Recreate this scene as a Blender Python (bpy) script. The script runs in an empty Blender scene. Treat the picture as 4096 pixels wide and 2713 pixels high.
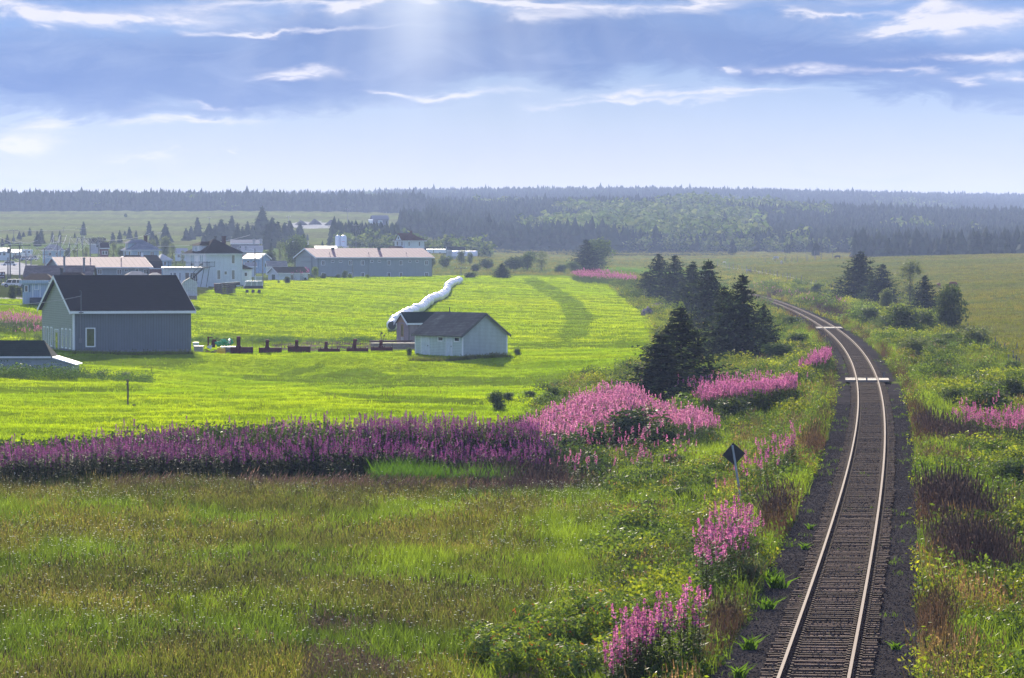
import bpy, math, random
import numpy as np
from mathutils import Vector, Matrix
R = math.radians
rng = np.random.default_rng(7)
random.seed(7)
sc = bpy.context.scene
COL = sc.collection

# ------------------------------------------------------------------ camera
F = 14882.0           # focal length in pixels of the 4096 wide frame
HC = 9.1              # camera height above the rail heads
PITCH = math.atan((1356.5 - 1010.6) / F)
cam = bpy.data.objects.new("camera", bpy.data.cameras.new("camera"))
COL.objects.link(cam)
cam.location = (0, 0, HC)
cam.rotation_euler = (R(90) - PITCH, 0, 0)
cam.data.sensor_width = 36
cam.data.lens = F / 4096 * 36
cam.data.clip_start = 1
cam.data.clip_end = 30000
sc.camera = cam

# ------------------------------------------------------------------ light
SUN_EL, SUN_AZ = 21.0, -7.0          # degrees; azimuth from +Y towards +X
sun = bpy.data.objects.new("sun", bpy.data.lights.new("sun", 'SUN'))
COL.objects.link(sun)
sun.data.energy = 5.0
sun.data.angle = R(0.6)
sun.data.color = (1.0, 0.89, 0.72)
sdir = Vector((math.sin(R(SUN_AZ)) * math.cos(R(SUN_EL)), math.cos(R(SUN_AZ)) * math.cos(R(SUN_EL)), math.sin(R(SUN_EL))))
sun.rotation_euler = sdir.to_track_quat('Z', 'Y').to_euler()
sc.view_settings.view_transform = 'Standard'
sc.view_settings.look = 'None'
sc.view_settings.gamma = 1
sc.view_settings.exposure = 1.0
sc.cycles.volume_bounces = 1
sc.cycles.max_bounces = 6
sc.cycles.transparent_max_bounces = 8
sc.cycles.diffuse_bounces = 3
sc.cycles.use_denoising = True

# ------------------------------------------------------------------ node helpers
class NT:
    def __init__(s, tree): s.t = tree; s.t.nodes.clear()
    def n(s, typ, **kw):
        nd = s.t.nodes.new(typ)
        for k, v in kw.items(): setattr(nd, k, v)
        return nd
    def l(s, a, b): s.t.links.new(a, b)
    def m(s, op, a, b=None, c=None):
        nd = s.n('ShaderNodeMath', operation=op)
        for i, v in enumerate((a, b, c)):
            if v is None: continue
            if isinstance(v, (int, float)): nd.inputs[i].default_value = v
            else: s.l(v, nd.inputs[i])
        return nd.outputs[0]
    def mix(s, f, a, b, mode='MIX'):
        nd = s.n('ShaderNodeMix', data_type='RGBA', blend_type=mode)
        for i, v in ((0, f), (6, a), (7, b)):
            if isinstance(v, (int, float)): nd.inputs[i].default_value = v
            elif isinstance(v, tuple): nd.inputs[i].default_value = (*v, 1)
            else: s.l(v, nd.inputs[i])
        return nd.outputs[2]
    def ramp(s, f, stops):
        nd = s.n('ShaderNodeValToRGB')
        cr = nd.color_ramp
        while len(cr.elements) < len(stops): cr.elements.new(0.5)
        for e, (p, c) in zip(cr.elements, stops):
            e.position = p; e.color = (*c, 1) if isinstance(c, tuple) else (c, c, c, 1)
        s.l(f, nd.inputs[0])
        return nd.outputs[0]
    def noise(s, vec, scale, detail=3, rough=.55, dist=0):
        nd = s.n('ShaderNodeTexNoise')
        nd.inputs['Scale'].default_value = scale; nd.inputs['Detail'].default_value = detail
        nd.inputs['Roughness'].default_value = rough; nd.inputs['Distortion'].default_value = dist
        if vec is not None: s.l(vec, nd.inputs['Vector'])
        return nd.outputs['Fac']

def srgb(r, g, b):
    f = lambda c: (c / 255 / 12.92) if c / 255 <= .04045 else ((c / 255 + .055) / 1.055) ** 2.4
    return (f(r), f(g), f(b))

# ------------------------------------------------------------------ world: sky and clouds by direction
w = bpy.data.worlds.new("World"); sc.world = w; w.use_nodes = True
t = NT(w.node_tree)
SKYK = 0.5                                   # display -> scene (exposure is +1)
tc = t.n('ShaderNodeTexCoord')
sep = t.n('ShaderNodeSeparateXYZ'); t.l(tc.outputs['Generated'], sep.inputs[0])
X, Y, Z = sep.outputs
az = t.m('MULTIPLY', t.m('ARCTAN2', X, Y), 5.0)       # visible range about -0.68..0.68
el = t.m('MULTIPLY', t.m('ARCSINE', Z), 5.0)           # visible range 0..0.34
comb = t.n('ShaderNodeCombineXYZ'); t.l(az, comb.inputs[0]); t.l(t.m('MULTIPLY', el, 3.2), comb.inputs[1])
wv = comb.outputs[0]
n1 = t.noise(wv, 2.6, 5, .55, .4)
n2 = t.noise(wv, 8.0, 5, .6, .6)
n3 = t.noise(wv, 26.0, 4, .6, .3)
wob = t.m('ADD', t.m('MULTIPLY', t.m('SUBTRACT', n1, .5), .10), t.m('MULTIPLY', t.m('SUBTRACT', n2, .5), .035))
wobx = t.m('MULTIPLY', t.m('SUBTRACT', n2, .5), .25)
azw = t.m('ADD', az, wobx)
elw = t.m('ADD', el, wob)
def blob(px, py, sx, sy, wobble=True, pw=2.0):   # centre and half sizes, degrees of the sky given in units of the frame
    a0 = (px - 1183.5) / 8600 * 5; e0 = (584 - py) / 8600 * 5
    dx = t.m('DIVIDE', t.m('SUBTRACT', azw if wobble else az, a0), sx / 8600 * 5)
    dy = t.m('DIVIDE', t.m('SUBTRACT', elw if wobble else el, e0), sy / 8600 * 5)
    r2 = t.m('ADD', t.m('POWER', t.m('ABSOLUTE', dx), pw), t.m('POWER', t.m('ABSOLUTE', dy), 2.0))
    return t.m('EXPONENT', t.m('MULTIPLY', r2, -1.0))
def addup(lst):
    o = lst[0]
    for q in lst[1:]: o = t.m('ADD', o, q)
    return o
K = lambda *c: tuple(v * SKYK for v in srgb(*c))
grad = t.ramp(t.m('DIVIDE', t.m('MAXIMUM', el, 0), 1.0), [
    (0.0, K(222, 228, 244)), (.085, K(222, 228, 245)), (.17, K(196, 214, 244)), (.26, K(152, 186, 240)),
    (.34, K(125, 168, 236)), (1.0, K(150, 168, 210))])
dark = addup([blob(250, 175, 520, 95), blob(1850, 135, 560, 62), blob(1250, 110, 260, 60), t.m('MULTIPLY', blob(600, 215, 330, 60), .6),
              t.m('MULTIPLY', blob(1400, 40, 500, 30), .35), t.m('MULTIPLY', blob(2250, 230, 300, 50), .35), t.m('MULTIPLY', blob(760, 100, 240, 90), .5)])
dark = t.m('MULTIPLY', t.ramp(t.m('ADD', t.m('MINIMUM', dark, 1.0), t.m('MULTIPLY', t.m('SUBTRACT', n2, .5), .9)), [(.22, 0.0), (.42, .55), (.75, 1.0)]), t.m('ADD', .45, t.m('MULTIPLY', n1, .8)))
colr = t.mix(t.m('MINIMUM', t.m('MULTIPLY', dark, 1.15), 1.0), grad, K(98, 136, 208))
# grey-lilac cloud bodies
body = t.m('MULTIPLY', addup([blob(200, 110, 300, 60), blob(950, 20, 700, 26), blob(150, 255, 200, 30), blob(2150, 60, 260, 50), blob(1650, 15, 500, 25)]), t.ramp(n2, [(.38, 0.0), (.7, 1.0)]))
colr = t.mix(t.m('MINIMUM', body, .6), colr, K(150, 176, 228))
toward = t.m('MINIMUM', t.m('MULTIPLY', t.m('ABSOLUTE', az), .28), 1.0)      # 0 towards the backlit clouds ahead, 1 in the rest of the sky
colr = t.mix(1.0, colr, t.mix(toward, t.ramp(el, [(0.0, (1.05, .92, .66)), (.10, (1.0, .90, .74)), (.20, (.88, .86, .79)), (.34, (.66, .70, .70)), (.6, (.8, .82, .9)), (1.0, (1.25, 1.28, 1.36))]), (1.35, 1.38, 1.45)), 'MULTIPLY')
# bright sunlit streaks and tops
cut = t.ramp(t.m('ADD', t.m('MULTIPLY', n2, .65), t.m('MULTIPLY', n3, .35)), [(.40, 0.0), (.62, 1.0)])
br = addup([blob(190, 42, 330, 15), blob(330, 30, 120, 12), blob(130, 30, 90, 12), blob(620, 66, 240, 6), t.m('MULTIPLY', blob(600, 12, 260, 14), .6), t.m('MULTIPLY', blob(1500, 20, 300, 12), .5), t.m('MULTIPLY', blob(1240, 30, 120, 10), .5), blob(0, 20, 160, 14), blob(740, 172, 70, 9), blob(690, 186, 45, 6), blob(1030, 216, 165, 6, pw=4),
            blob(1590, 226, 250, 7, pw=4), blob(1480, 240, 220, 5), blob(430, 299, 150, 8, pw=4), blob(110, 293, 60, 9), blob(352, 356, 42, 10),
            blob(60, 330, 75, 24), blob(20, 345, 60, 15), blob(508, 367, 18, 5), blob(450, 262, 80, 6), blob(2150, 30, 100, 36), blob(2190, 55, 120, 18), blob(2320, 48, 120, 18), blob(2110, 10, 60, 16), blob(2230, 128, 120, 8), blob(2330, 140, 80, 10),
            blob(2320, 178, 90, 8), blob(1890, 160, 90, 9), blob(2090, 163, 60, 8), blob(105, 72, 24, 10), blob(1180, 4, 170, 9), blob(1990, 36, 150, 6),
            blob(900, 5, 330, 8), blob(1650, 4, 260, 8), blob(1700, 170, 25, 8)])
br = t.m('MINIMUM', t.m('MULTIPLY', br, t.m('ADD', .35, t.m('MULTIPLY', cut, 1.0))), 1.0)
colr = t.mix(t.m('MULTIPLY', br, .85), colr, K(252, 246, 250))
# light wisps everywhere
wisp = t.m('MULTIPLY', t.ramp(t.noise(wv, 5.0, 6, .62, 1.2), [(.5, 0.0), (.78, 1.0)]), .30)
colr = t.mix(wisp, colr, K(186, 204, 240))
# sun shafts under the cloud deck: soft wedges that fan from the hidden sun
a_s, e_s = (960 - 1183.5) / 8600 * 5, (584 + 900) / 8600 * 5
ang = t.m('ARCTAN2', t.m('SUBTRACT', az, a_s), t.m('SUBTRACT', e_s, el))
c2 = t.n('ShaderNodeCombineXYZ'); t.l(t.m('MULTIPLY', ang, 6.0), c2.inputs[0])
ray = t.ramp(t.noise(c2.outputs[0], 1.1, 2, .5), [(.35, 0.0), (.72, 1.0)])
rmask = t.m('MULTIPLY', blob(1050, 60, 620, 330, False), t.m('MULTIPLY', ray, .24))
core = t.m('MULTIPLY', t.m('EXPONENT', t.m('MULTIPLY', t.m('POWER', t.m('ABSOLUTE', t.m('DIVIDE', t.m('SUBTRACT', ang, .010), .10)), 2.0), -1.0)), t.m('MULTIPLY', blob(980, 0, 400, 190, False), .55))
colr = t.mix(t.m('MINIMUM', t.m('ADD', rmask, core), 1.0), colr, K(236, 241, 252))
# far from the view the sky is plainer
sky = t.n('ShaderNodeTexSky', sky_type='NISHITA'); sky.sun_disc = False
sky.sun_elevation = R(SUN_EL); sky.sun_rotation = R(SUN_AZ)
sky.dust_density = 1.5
nis = t.mix(1.0, sky.outputs[0], (0.07, 0.07, 0.07), 'MULTIPLY')
vis = t.ramp(t.m('ABSOLUTE', el), [(0.45, 1.0), (1.0, 0.8)])
final = t.mix(vis, nis, colr)
final = t.mix(t.ramp(t.m('ABSOLUTE', el), [(.5, 0.0), (1.0, .03)]), final, (0.0, 0.0, 0.0))
bg = t.n('ShaderNodeBackground'); t.l(final, bg.inputs[0]); bg.inputs[1].default_value = 1.0
wo = t.n('ShaderNodeOutputWorld'); t.l(bg.outputs[0], wo.inputs[0])

# ------------------------------------------------------------------ materials
MATS = {}
def mat(name, col, rough=.7, var=.12, scale=3.0, bump=0.0, metal=0.0, spec=.5, kind=None, p=1.0, col2=None, coat=0):
    """procedural painted / weathered surface; kind: lap (horizontal boards), rib (vertical ribs), shingle, seam"""
    if name in MATS: return MATS[name]
    m_ = bpy.data.materials.new(name); m_.use_nodes = True
    q = NT(m_.node_tree)
    o = q.n('ShaderNodeOutputMaterial'); b = q.n('ShaderNodeBsdfPrincipled'); q.l(b.outputs[0], o.inputs[0])
    tcx = q.n('ShaderNodeTexCoord'); ob = tcx.outputs['Object']
    nz = q.noise(ob, scale, 5, .6)
    c2_ = col2 or tuple(max(0, c * (1 - 2.2 * var)) for c in col)
    c = q.mix(q.ramp(nz, [(.3, 0.0), (.75, 1.0)]), tuple(min(1, v * (1 + var)) for v in col), c2_)
    h = None
    if kind in ('lap', 'rib', 'seam'):      # rain streaks and uneven weathering
        mps = q.n('ShaderNodeMapping'); mps.inputs['Scale'].default_value = (1.6, 1.6, .22); q.l(ob, mps.inputs[0])
        c = q.mix(q.ramp(q.noise(mps.outputs[0], 1.3, 5, .7), [(.35, .0), (.7, .55)]), c, tuple(v * .72 for v in col))
    sp = q.n('ShaderNodeSeparateXYZ'); q.l(ob, sp.inputs[0])
    if kind == 'lap':
        fr = q.m('FRACT', q.m('DIVIDE', sp.outputs[2], p))
        c = q.mix(q.ramp(fr, [(0, 1.0), (.1, 1.0), (.16, 0.0)]), c, tuple(v * .45 for v in col)); h = fr
    elif kind == 'rib':
        fr = q.m('FRACT', q.m('DIVIDE', sp.outputs[0], p))
        c = q.mix(q.ramp(fr, [(0, 1.0), (.12, 1.0), (.2, 0.0)]), c, tuple(v * .6 for v in col)); h = q.m('PINGPONG', fr, .5)
    elif kind == 'shingle':
        fr = q.m('FRACT', q.m('DIVIDE', sp.outputs[2], p))
        br_ = q.n('ShaderNodeTexWhiteNoise', noise_dimensions='3D')
        sn = q.n('ShaderNodeVectorMath', operation='SNAP'); q.l(ob, sn.inputs[0]); sn.inputs[1].default_value = (p * 2.4, 50, p)
        q.l(sn.outputs[0], br_.inputs[0])
        c = q.mix(q.m('MULTIPLY', br_.outputs[0], .5), c, tuple(v * .45 for v in col))
        c = q.mix(q.ramp(fr, [(0, .8), (.18, .8), (.3, 0.0)]), c, tuple(v * .3 for v in col)); h = fr
        mp_ = q.n('ShaderNodeMapping'); mp_.inputs['Scale'].default_value = (.35, .35, 1.9); q.l(ob, mp_.inputs[0])
        c = q.mix(q.ramp(q.noise(mp_.outputs[0], 1.6, 4, .7), [(.4, 0.0), (.62, .75)]), c, tuple(v * (.45 if max(col) > .1 else .75) for v in col)); rough = 1.0; spec = .12
    elif kind == 'seam':
        fr = q.m('FRACT', q.m('DIVIDE', sp.outputs[0], p))
        c = q.mix(q.ramp(fr, [(0, 1.0), (.07, 1.0), (.13, 0.0)]), c, tuple(v * .5 for v in col)); h = q.m('LESS_THAN', fr, .1)
    q.l(c, b.inputs['Base Color'])
    b.inputs['Roughness'].default_value = rough; b.inputs['Metallic'].default_value = metal
    b.inputs['Specular IOR Level'].default_value = spec
    if coat: b.inputs['Coat Weight'].default_value = coat
    if bump or h is not None:
        bp = q.n('ShaderNodeBump'); bp.inputs['Strength'].default_value = bump or .4; bp.inputs['Distance'].default_value = .05
        if h is None: h = nz
        q.l(h, bp.inputs['Height']); q.l(bp.outputs[0], b.inputs['Normal'])
    MATS[name] = m_
    return m_

def leafmat(name, trans=.45, gloss=.06, rough=.45, warm_=.5):
    """leaves and blades: colour comes from the plant (attribute), light passes through"""
    m_ = bpy.data.materials.new(name); m_.use_nodes = True
    q = NT(m_.node_tree)
    o = q.n('ShaderNodeOutputMaterial')
    at_ = q.n('ShaderNodeAttribute', attribute_name='tint')
    d = q.n('ShaderNodeBsdfDiffuse'); tr = q.n('ShaderNodeBsdfTranslucent'); g = q.n('ShaderNodeBsdfGlossy')
    g.inputs['Roughness'].default_value = rough
    q.l(at_.outputs[0], d.inputs[0])
    warm = q.mix(warm_, at_.outputs[0], q.mix(1.0, at_.outputs[0], (1.5, 1.45, .5), 'MULTIPLY'))
    q.l(warm, tr.inputs[0])
    a = q.n('ShaderNodeMixShader'); a.inputs[0].default_value = trans; q.l(d.outputs[0], a.inputs[1]); q.l(tr.outputs[0], a.inputs[2])
    c = q.n('ShaderNodeMixShader'); c.inputs[0].default_value = gloss; q.l(a.outputs[0], c.inputs[1]); q.l(g.outputs[0], c.inputs[2])
    q.l(c.outputs[0], o.inputs[0])
    return m_
LEAF = leafmat('leaf', .5, .035)
GRASS = leafmat('grass_blade', .6, .01, warm_=.3)
DRY = leafmat('dry_blade', .45, .01, warm_=0.0)
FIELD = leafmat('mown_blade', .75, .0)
FARLEAF = leafmat('far_leaf', .4, .0)
NEEDLE = leafmat('needle', .38, .01, .6)
PETAL = leafmat('petal', .5, .02)

# ------------------------------------------------------------------ terrain
PROF = {   # column of the frame -> (depth, height) pairs of the ground, metres
 -3000: [(30,-2.5),(178,-2.4),(412,-2.0),(530,2.6),(700,3.2),(1000,6),(1600,14.5),(2600,38),(2700,38),(3300,50),(4300,69.0),(5300,81.9),(9000,88)],
 0: [(30,-2.5),(98,-2.5),(178,-2.4),(200,-2.0),(230,-1.8),(300,-2.4),(345,-2.3),(387,-2.5),(401,-2.3),(412,-2.2),(470,-.5),(530,2.4),(600,2.8),(700,3.2),(800,4.2),(1150,6.8),(1600,15),(2600,38),(2700,38),(3300,50),(4300,68.1),(5300,78.3),(9000,88)],
 600: [(30,-2.5),(98,-2.5),(178,-2.4),(200,-2.0),(230,-1.8),(300,-2.5),(340,-2.7),(389,-3.0),(403,-2.3),(420,-2.2),(450,-2.0),(560,0),(620,2.0),(735,2.85),(850,3.6),(1000,4.8),(1150,6.6),(1600,14.5),(2600,38),(2700,38),(3300,50),(4300,68.1),(5300,78.3),(9000,88)],
 1000: [(30,-2.5),(98,-2.5),(178,-2.4),(200,-2.0),(230,-1.8),(300,-2.5),(340,-3.2),(387,-3.7),(401,-2.3),(430,-2.3),(450,-2.1),(560,-.2),(670,1.7),(735,2.4),(850,2.7),(900,3.0),(1000,4),(1200,6),(1600,13.5),(2500,37),(2700,38),(3300,48),(4300,69.0),(5300,78.3),(9000,88)],
 1500: [(30,-2.5),(98,-2.5),(178,-2.4),(205,-1.8),(230,-2.0),(300,-2.5),(340,-3.2),(387,-3.7),(401,-2.3),(430,-2.3),(450,-2.2),(560,-.8),(700,1.0),(820,2.3),(900,3.1),(950,3.4),(1000,3.8),(1150,5.6),(1300,8.0),(1600,13),(2000,24),(2500,36),(2700,37),(3300,48),(4300,70.8),(5300,78.3),(9000,88)],
 2000: [(30,-2.5),(98,-2.4),(178,-2.4),(205,-2.0),(230,-2.1),(300,-2.5),(340,-3.2),(387,-3.6),(401,-2.3),(412,-2.2),(450,-2.0),(560,-.9),(700,.4),(820,1.9),(900,3.0),(950,3.1),(1000,3.3),(1200,5.2),(1500,7.4),(1750,9.2),(2200,20),(2700,38),(3300,45),(4300,73.5),(5300,78.3),(9000,88)],
 2550: [(30,-2.2),(98,-2.0),(178,-2.2),(250,-2.2),(350,-2.2),(450,-1.9),(560,-1.2),(700,-.2),(850,1.0),(1000,2.2),(1200,3.6),(1500,6.2),(1800,8.8),(2200,20),(2700,40),(3200,43),(4300,74.3),(5300,82.8),(9000,88)],
 3000: [(30,-1.6),(98,-1.5),(300,-1.4),(700,-.9),(850,.2),(1000,2.0),(1300,5.2),(1400,6.6),(1800,8.8),(2200,18),(2700,37),(3200,38),(4300,72.6),(5300,84.6),(9000,88)],
 3500: [(30,-1.0),(98,-1.0),(300,-1.0),(450,-.9),(600,-.6),(704,-.4),(860,1.0),(1000,3.4),(1300,7.3),(1500,6.4),(1800,8.4),(2200,15),(2700,34),(3200,33),(4300,67.3),(5300,86.4),(9000,88)],
 4096: [(30,-1.1),(98,-1.1),(200,-1.1),(300,-.9),(400,-.5),(600,.5),(780,2.0),(1000,4.6),(1300,8.7),(1500,7.6),(1800,9.0),(2200,14),(2700,31),(3200,27),(4300,53.1),(5300,84.6),(9000,88)],
 7000: [(30,-1.1),(200,-1.0),(400,0),(780,3.0),(1300,10),(1800,9.5),(2700,28),(4300,48.7),(5300,81.9),(9000,88)],
}
gx = np.linspace(-3000, 7000, 401); gv = np.linspace(math.log(20), math.log(9500), 700)
cols = sorted(PROF)
tab = np.array([np.interp(np.exp(gv), [a for a, _ in PROF[c]], [b for _, b in PROF[c]]) for c in cols])
G = np.array([np.interp(gx, cols, tab[:, j]) for j in range(len(gv))]).T
def blur(A, n, ax):
    for _ in range(n):
        P_ = np.pad(A, [(1, 1) if i == ax else (0, 0) for i in range(2)], mode='edge')
        A = .25 * np.take(P_, range(0, A.shape[ax]), ax) + .5 * A + .25 * np.take(P_, range(2, A.shape[ax] + 2), ax)
    return A
G = blur(blur(G, 14, 0), 5, 1)
# track centre line
TZ = np.array([79.5, 152.3, 196.5, 268.5, 322.5, 387, 453, 596, 705, 800, 900, 1000, 1100])
TX = np.array([6.67, 14.11, 18.7, 25.8, 30.3, 34.9, 38.6, 44.9, 49.4, 52.7, 53.2, 50.5, 43.0])
tp = np.polyfit(TZ / 500, TX, 5)
def trackx(Y): return np.polyval(tp, np.clip(Y, 60, 1150) / 500) + np.where(Y < 60, (Y - 60) * .1, 0)
def und(X, Y):
    return (.10 * np.sin(X * .21 + 1.3 * np.sin(Y * .05)) * np.sin(Y * .13 + .7) + .07 * np.sin(X * .47 + Y * .33 + 2) + .05 * np.sin(Y * .71 + 2 * np.sin(X * .17))
            + .12 * np.sin(Y * .052 + X * .03))
def ground(X, Y, bed=True):
    X = np.asarray(X, float); Y = np.asarray(Y, float)
    Yc = np.maximum(Y, 20.5)
    u = np.clip((2048 + F * X / Yc - gx[0]) / (gx[1] - gx[0]), 0, len(gx) - 1.001)
    v = np.clip((np.log(Yc) - gv[0]) / (gv[1] - gv[0]), 0, len(gv) - 1.001)
    i = u.astype(int); j = v.astype(int); a = u - i; b = v - j
    z = (G[i, j] * (1 - a) + G[i + 1, j] * a) * (1 - b) + (G[i, j + 1] * (1 - a) + G[i + 1, j + 1] * a) * b
    z = z + und(X, Y) * np.where(Y > 1500, 3, 1.3)
    pxs = 2048 + F * X / Yc
    bk = np.clip((Y - 181.6) / 3.6, 0, 1); bk = bk * bk * (3 - 2 * bk) * np.clip((200 - Y) / 9, 0, 1)
    z = z + 1.15 * bk * np.clip(pxs / 900, .15, 1) * np.clip((2350 - pxs) / 350, 0, 1)
    if bed:
        d = np.abs(X - trackx(Y))
        tt = np.clip((d - 2.3) / 4.5, 0, 1); tt = tt * tt * (3 - 2 * tt)
        k = (Y < 1180)
        z = np.where(k, (-.30 - .0 * d) * (1 - tt) + z * tt, z)
    return z
def gz(x, y): return float(ground(np.array([x]), np.array([y]))[0])
def at(px, py, Z):
    """world point seen at frame position (px, py) at depth Z"""
    dx = (px - 2048) / F; dy = (1356.5 - py) / F
    d = np.array([dx, math.cos(PITCH) + dy * math.sin(PITCH), -math.sin(PITCH) + dy * math.cos(PITCH)])
    return d / d[1] * Z + np.array([0, 0, HC])
def gp(px, Z):
    x = (px - 2048) / F * Z
    return np.array([x, Z, gz(x, Z)])
ZS = np.exp(np.linspace(math.log(60), math.log(3000), 1600))
def proj(X, Y, Zz):
    yc = (Zz - HC) * math.cos(PITCH) + Y * math.sin(PITCH); dc = Y * math.cos(PITCH) - (Zz - HC) * math.sin(PITCH)
    return 2048 + F * X / dc, 1356.5 - F * yc / dc
def on(px, py):
    xs = (px - 2048) / F * ZS
    _, yy = proj(xs, ZS, ground(xs, ZS))
    k = np.argmax(yy <= py)
    return np.array([xs[k], ZS[k], gz(xs[k], ZS[k])])

# ------------------------------------------------------------------ mesh helpers
def mesh_np(name, V, T, C=None, mats=(), smooth=False):
    me = bpy.data.meshes.new(name)
    V = np.asarray(V, np.float32); T = np.asarray(T, np.int32)
    k = T.shape[1]
    me.vertices.add(len(V)); me.vertices.foreach_set('co', V.ravel())
    me.loops.add(T.size); me.loops.foreach_set('vertex_index', T.ravel())
    me.polygons.add(len(T)); me.polygons.foreach_set('loop_start', np.arange(0, T.size, k, dtype=np.int32))
    me.polygons.foreach_set('loop_total', np.full(len(T), k, dtype=np.int32))
    if smooth: me.polygons.foreach_set('use_smooth', np.ones(len(T), bool))
    if C is not None:
        a = me.color_attributes.new('tint', 'FLOAT_COLOR', 'POINT')
        c4 = np.ones((len(V), 4), np.float32); c4[:, :3] = C
        a.data.foreach_set('color', c4.ravel())
    for m_ in mats: me.materials.append(m_)
    me.update(calc_edges=True)
    return me
def link(name, me, parent=None, loc=(0, 0, 0), rz=0.0):
    o = bpy.data.objects.new(name, me); COL.objects.link(o)
    o.location = loc; o.rotation_euler = (0, 0, rz)
    if parent is not None: o.parent = parent
    return o
def tag(o, label=None, cat=None, group=None, kind=None):
    if label: o['label'] = label
    if cat: o['category'] = cat
    if group: o['group'] = group
    if kind: o['kind'] = kind
    return o
def thing(name, label, cat, loc=(0, 0, 0), rz=0.0, group=None):
    return tag(link(name, None, None, tuple(float(v) for v in loc), rz), label, cat, group)
class MB:
    def __init__(s): s.v = []; s.f = []
    def add(s, vs, fs):
        b = len(s.v); s.v += [tuple(float(c) for c in v) for v in vs]; s.f += [tuple(b + i for i in f) for f in fs]; return s
    def box(s, x0, x1, y0, y1, z0, z1):
        vs = [(x, y, z) for z in (z0, z1) for y in (y0, y1) for x in (x0, x1)]
        return s.add(vs, [(0, 2, 3, 1), (4, 5, 7, 6), (0, 1, 5, 4), (2, 6, 7, 3), (0, 4, 6, 2), (1, 3, 7, 5)])
    def cbox(s, c, size, rx=0, ry=0, rz=0):
        M = Matrix.Rotation(rz, 3, 'Z') @ Matrix.Rotation(ry, 3, 'Y') @ Matrix.Rotation(rx, 3, 'X')
        h = [q / 2 for q in size]
        vs = [Vector(c) + M @ Vector((x, y, z)) for z in (-h[2], h[2]) for y in (-h[1], h[1]) for x in (-h[0], h[0])]
        return s.add(vs, [(0, 2, 3, 1), (4, 5, 7, 6), (0, 1, 5, 4), (2, 6, 7, 3), (0, 4, 6, 2), (1, 3, 7, 5)])
    def tube(s, pts, r, n=6, r2=None, caps=True):
        pts = [Vector(p_) for p_ in pts]; m_ = len(pts); rs = [r + ((r2 if r2 is not None else r) - r) * i / max(1, m_ - 1) for i in range(m_)]
        vs = []; 
        for i, p_ in enumerate(pts):
            d = (pts[min(i + 1, m_ - 1)] - pts[max(i - 1, 0)]).normalized()
            a = d.cross(Vector((0, 0, 1)) if abs(d.z) < .9 else Vector((1, 0, 0))).normalized(); b_ = d.cross(a)
            for k in range(n):
                g = 2 * math.pi * k / n; vs.append(p_ + (a * math.cos(g) + b_ * math.sin(g)) * rs[i])
        fs = [(i * n + k, i * n + (k + 1) % n, (i + 1) * n + (k + 1) % n, (i + 1) * n + k) for i in range(m_ - 1) for k in range(n)]
        if caps: fs += [tuple(range(n - 1, -1, -1)), tuple((m_ - 1) * n + k for k in range(n))]
        return s.add(vs, fs)
    def prism(s, poly, axis, a, b):
        """extrude a 2-D outline along axis ('x': outline in y,z; 'y': outline in x,z; 'z': outline in x,y)"""
        n = len(poly)
        def P3(p_, t_): return (t_, p_[0], p_[1]) if axis == 'x' else (p_[0], t_, p_[1]) if axis == 'y' else (p_[0], p_[1], t_)
        vs = [P3(p_, a) for p_ in poly] + [P3(p_, b) for p_ in poly]
        fs = [(i, (i + 1) % n, n + (i + 1) % n, n + i) for i in range(n)] + [tuple(range(n - 1, -1, -1)), tuple(range(n, 2 * n))]
        return s.add(vs, fs)
    def build(s, name, m_, parent=None, loc=(0, 0, 0), rz=0.0, smooth=False, bevel=0):
        me = bpy.data.meshes.new(name); me.from_pydata(s.v, [], s.f)
        import bmesh
        bm = bmesh.new(); bm.from_mesh(me); bmesh.ops.recalc_face_normals(bm, faces=bm.faces); bm.to_mesh(me); bm.free()
        if smooth:
            for p_ in me.polygons: p_.use_smooth = True
        me.materials.append(m_)
        return link(name, me, parent, loc, rz)
def scatter(name, protos, pos, scale, rot=None, lean=None, tint=None, material=LEAF, parent=None, pick=None, origin=(0, 0, 0)):
    N = len(pos)
    if N == 0: return None
    scale = np.asarray(scale, float)
    if scale.ndim == 0: scale = np.full(N, float(scale))
    if scale.ndim == 1: scale = np.stack([scale] * 3, 1)
    rot = rng.uniform(0, 6.283, N) if rot is None else rot
    lean = rng.normal(0, .06, (N, 2)) if lean is None else lean
    pick = rng.integers(0, len(protos), N) if pick is None else pick
    tint = np.ones((N, 3)) if tint is None else tint
    VV, TT, CC, off = [], [], [], 0
    for k, (V, T, C) in enumerate(protos):
        ii = np.nonzero(pick == k)[0]
        if len(ii) == 0: continue
        v = V[None] * scale[ii][:, None, :]
        c, s_ = np.cos(rot[ii])[:, None], np.sin(rot[ii])[:, None]
        x = v[..., 0] * c - v[..., 1] * s_; y = v[..., 0] * s_ + v[..., 1] * c; z = v[..., 2]
        x = x + z * lean[ii, 0][:, None]; y = y + z * lean[ii, 1][:, None]
        o = np.stack([x, y, z], -1) + pos[ii][:, None, :]
        VV.append(o.reshape(-1, 3)); TT.append((T[None] + (off + np.arange(len(ii)) * len(V))[:, None, None]).reshape(-1, 3))
        CC.append((C[None] * tint[ii][:, None, :]).reshape(-1, 3)); off += len(ii) * len(V)
    V = np.concatenate(VV) - np.array(origin)
    me = mesh_np(name, V, np.concatenate(TT), np.clip(np.concatenate(CC), 0, 1), [material])
    return link(name, me, parent, origin)
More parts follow.
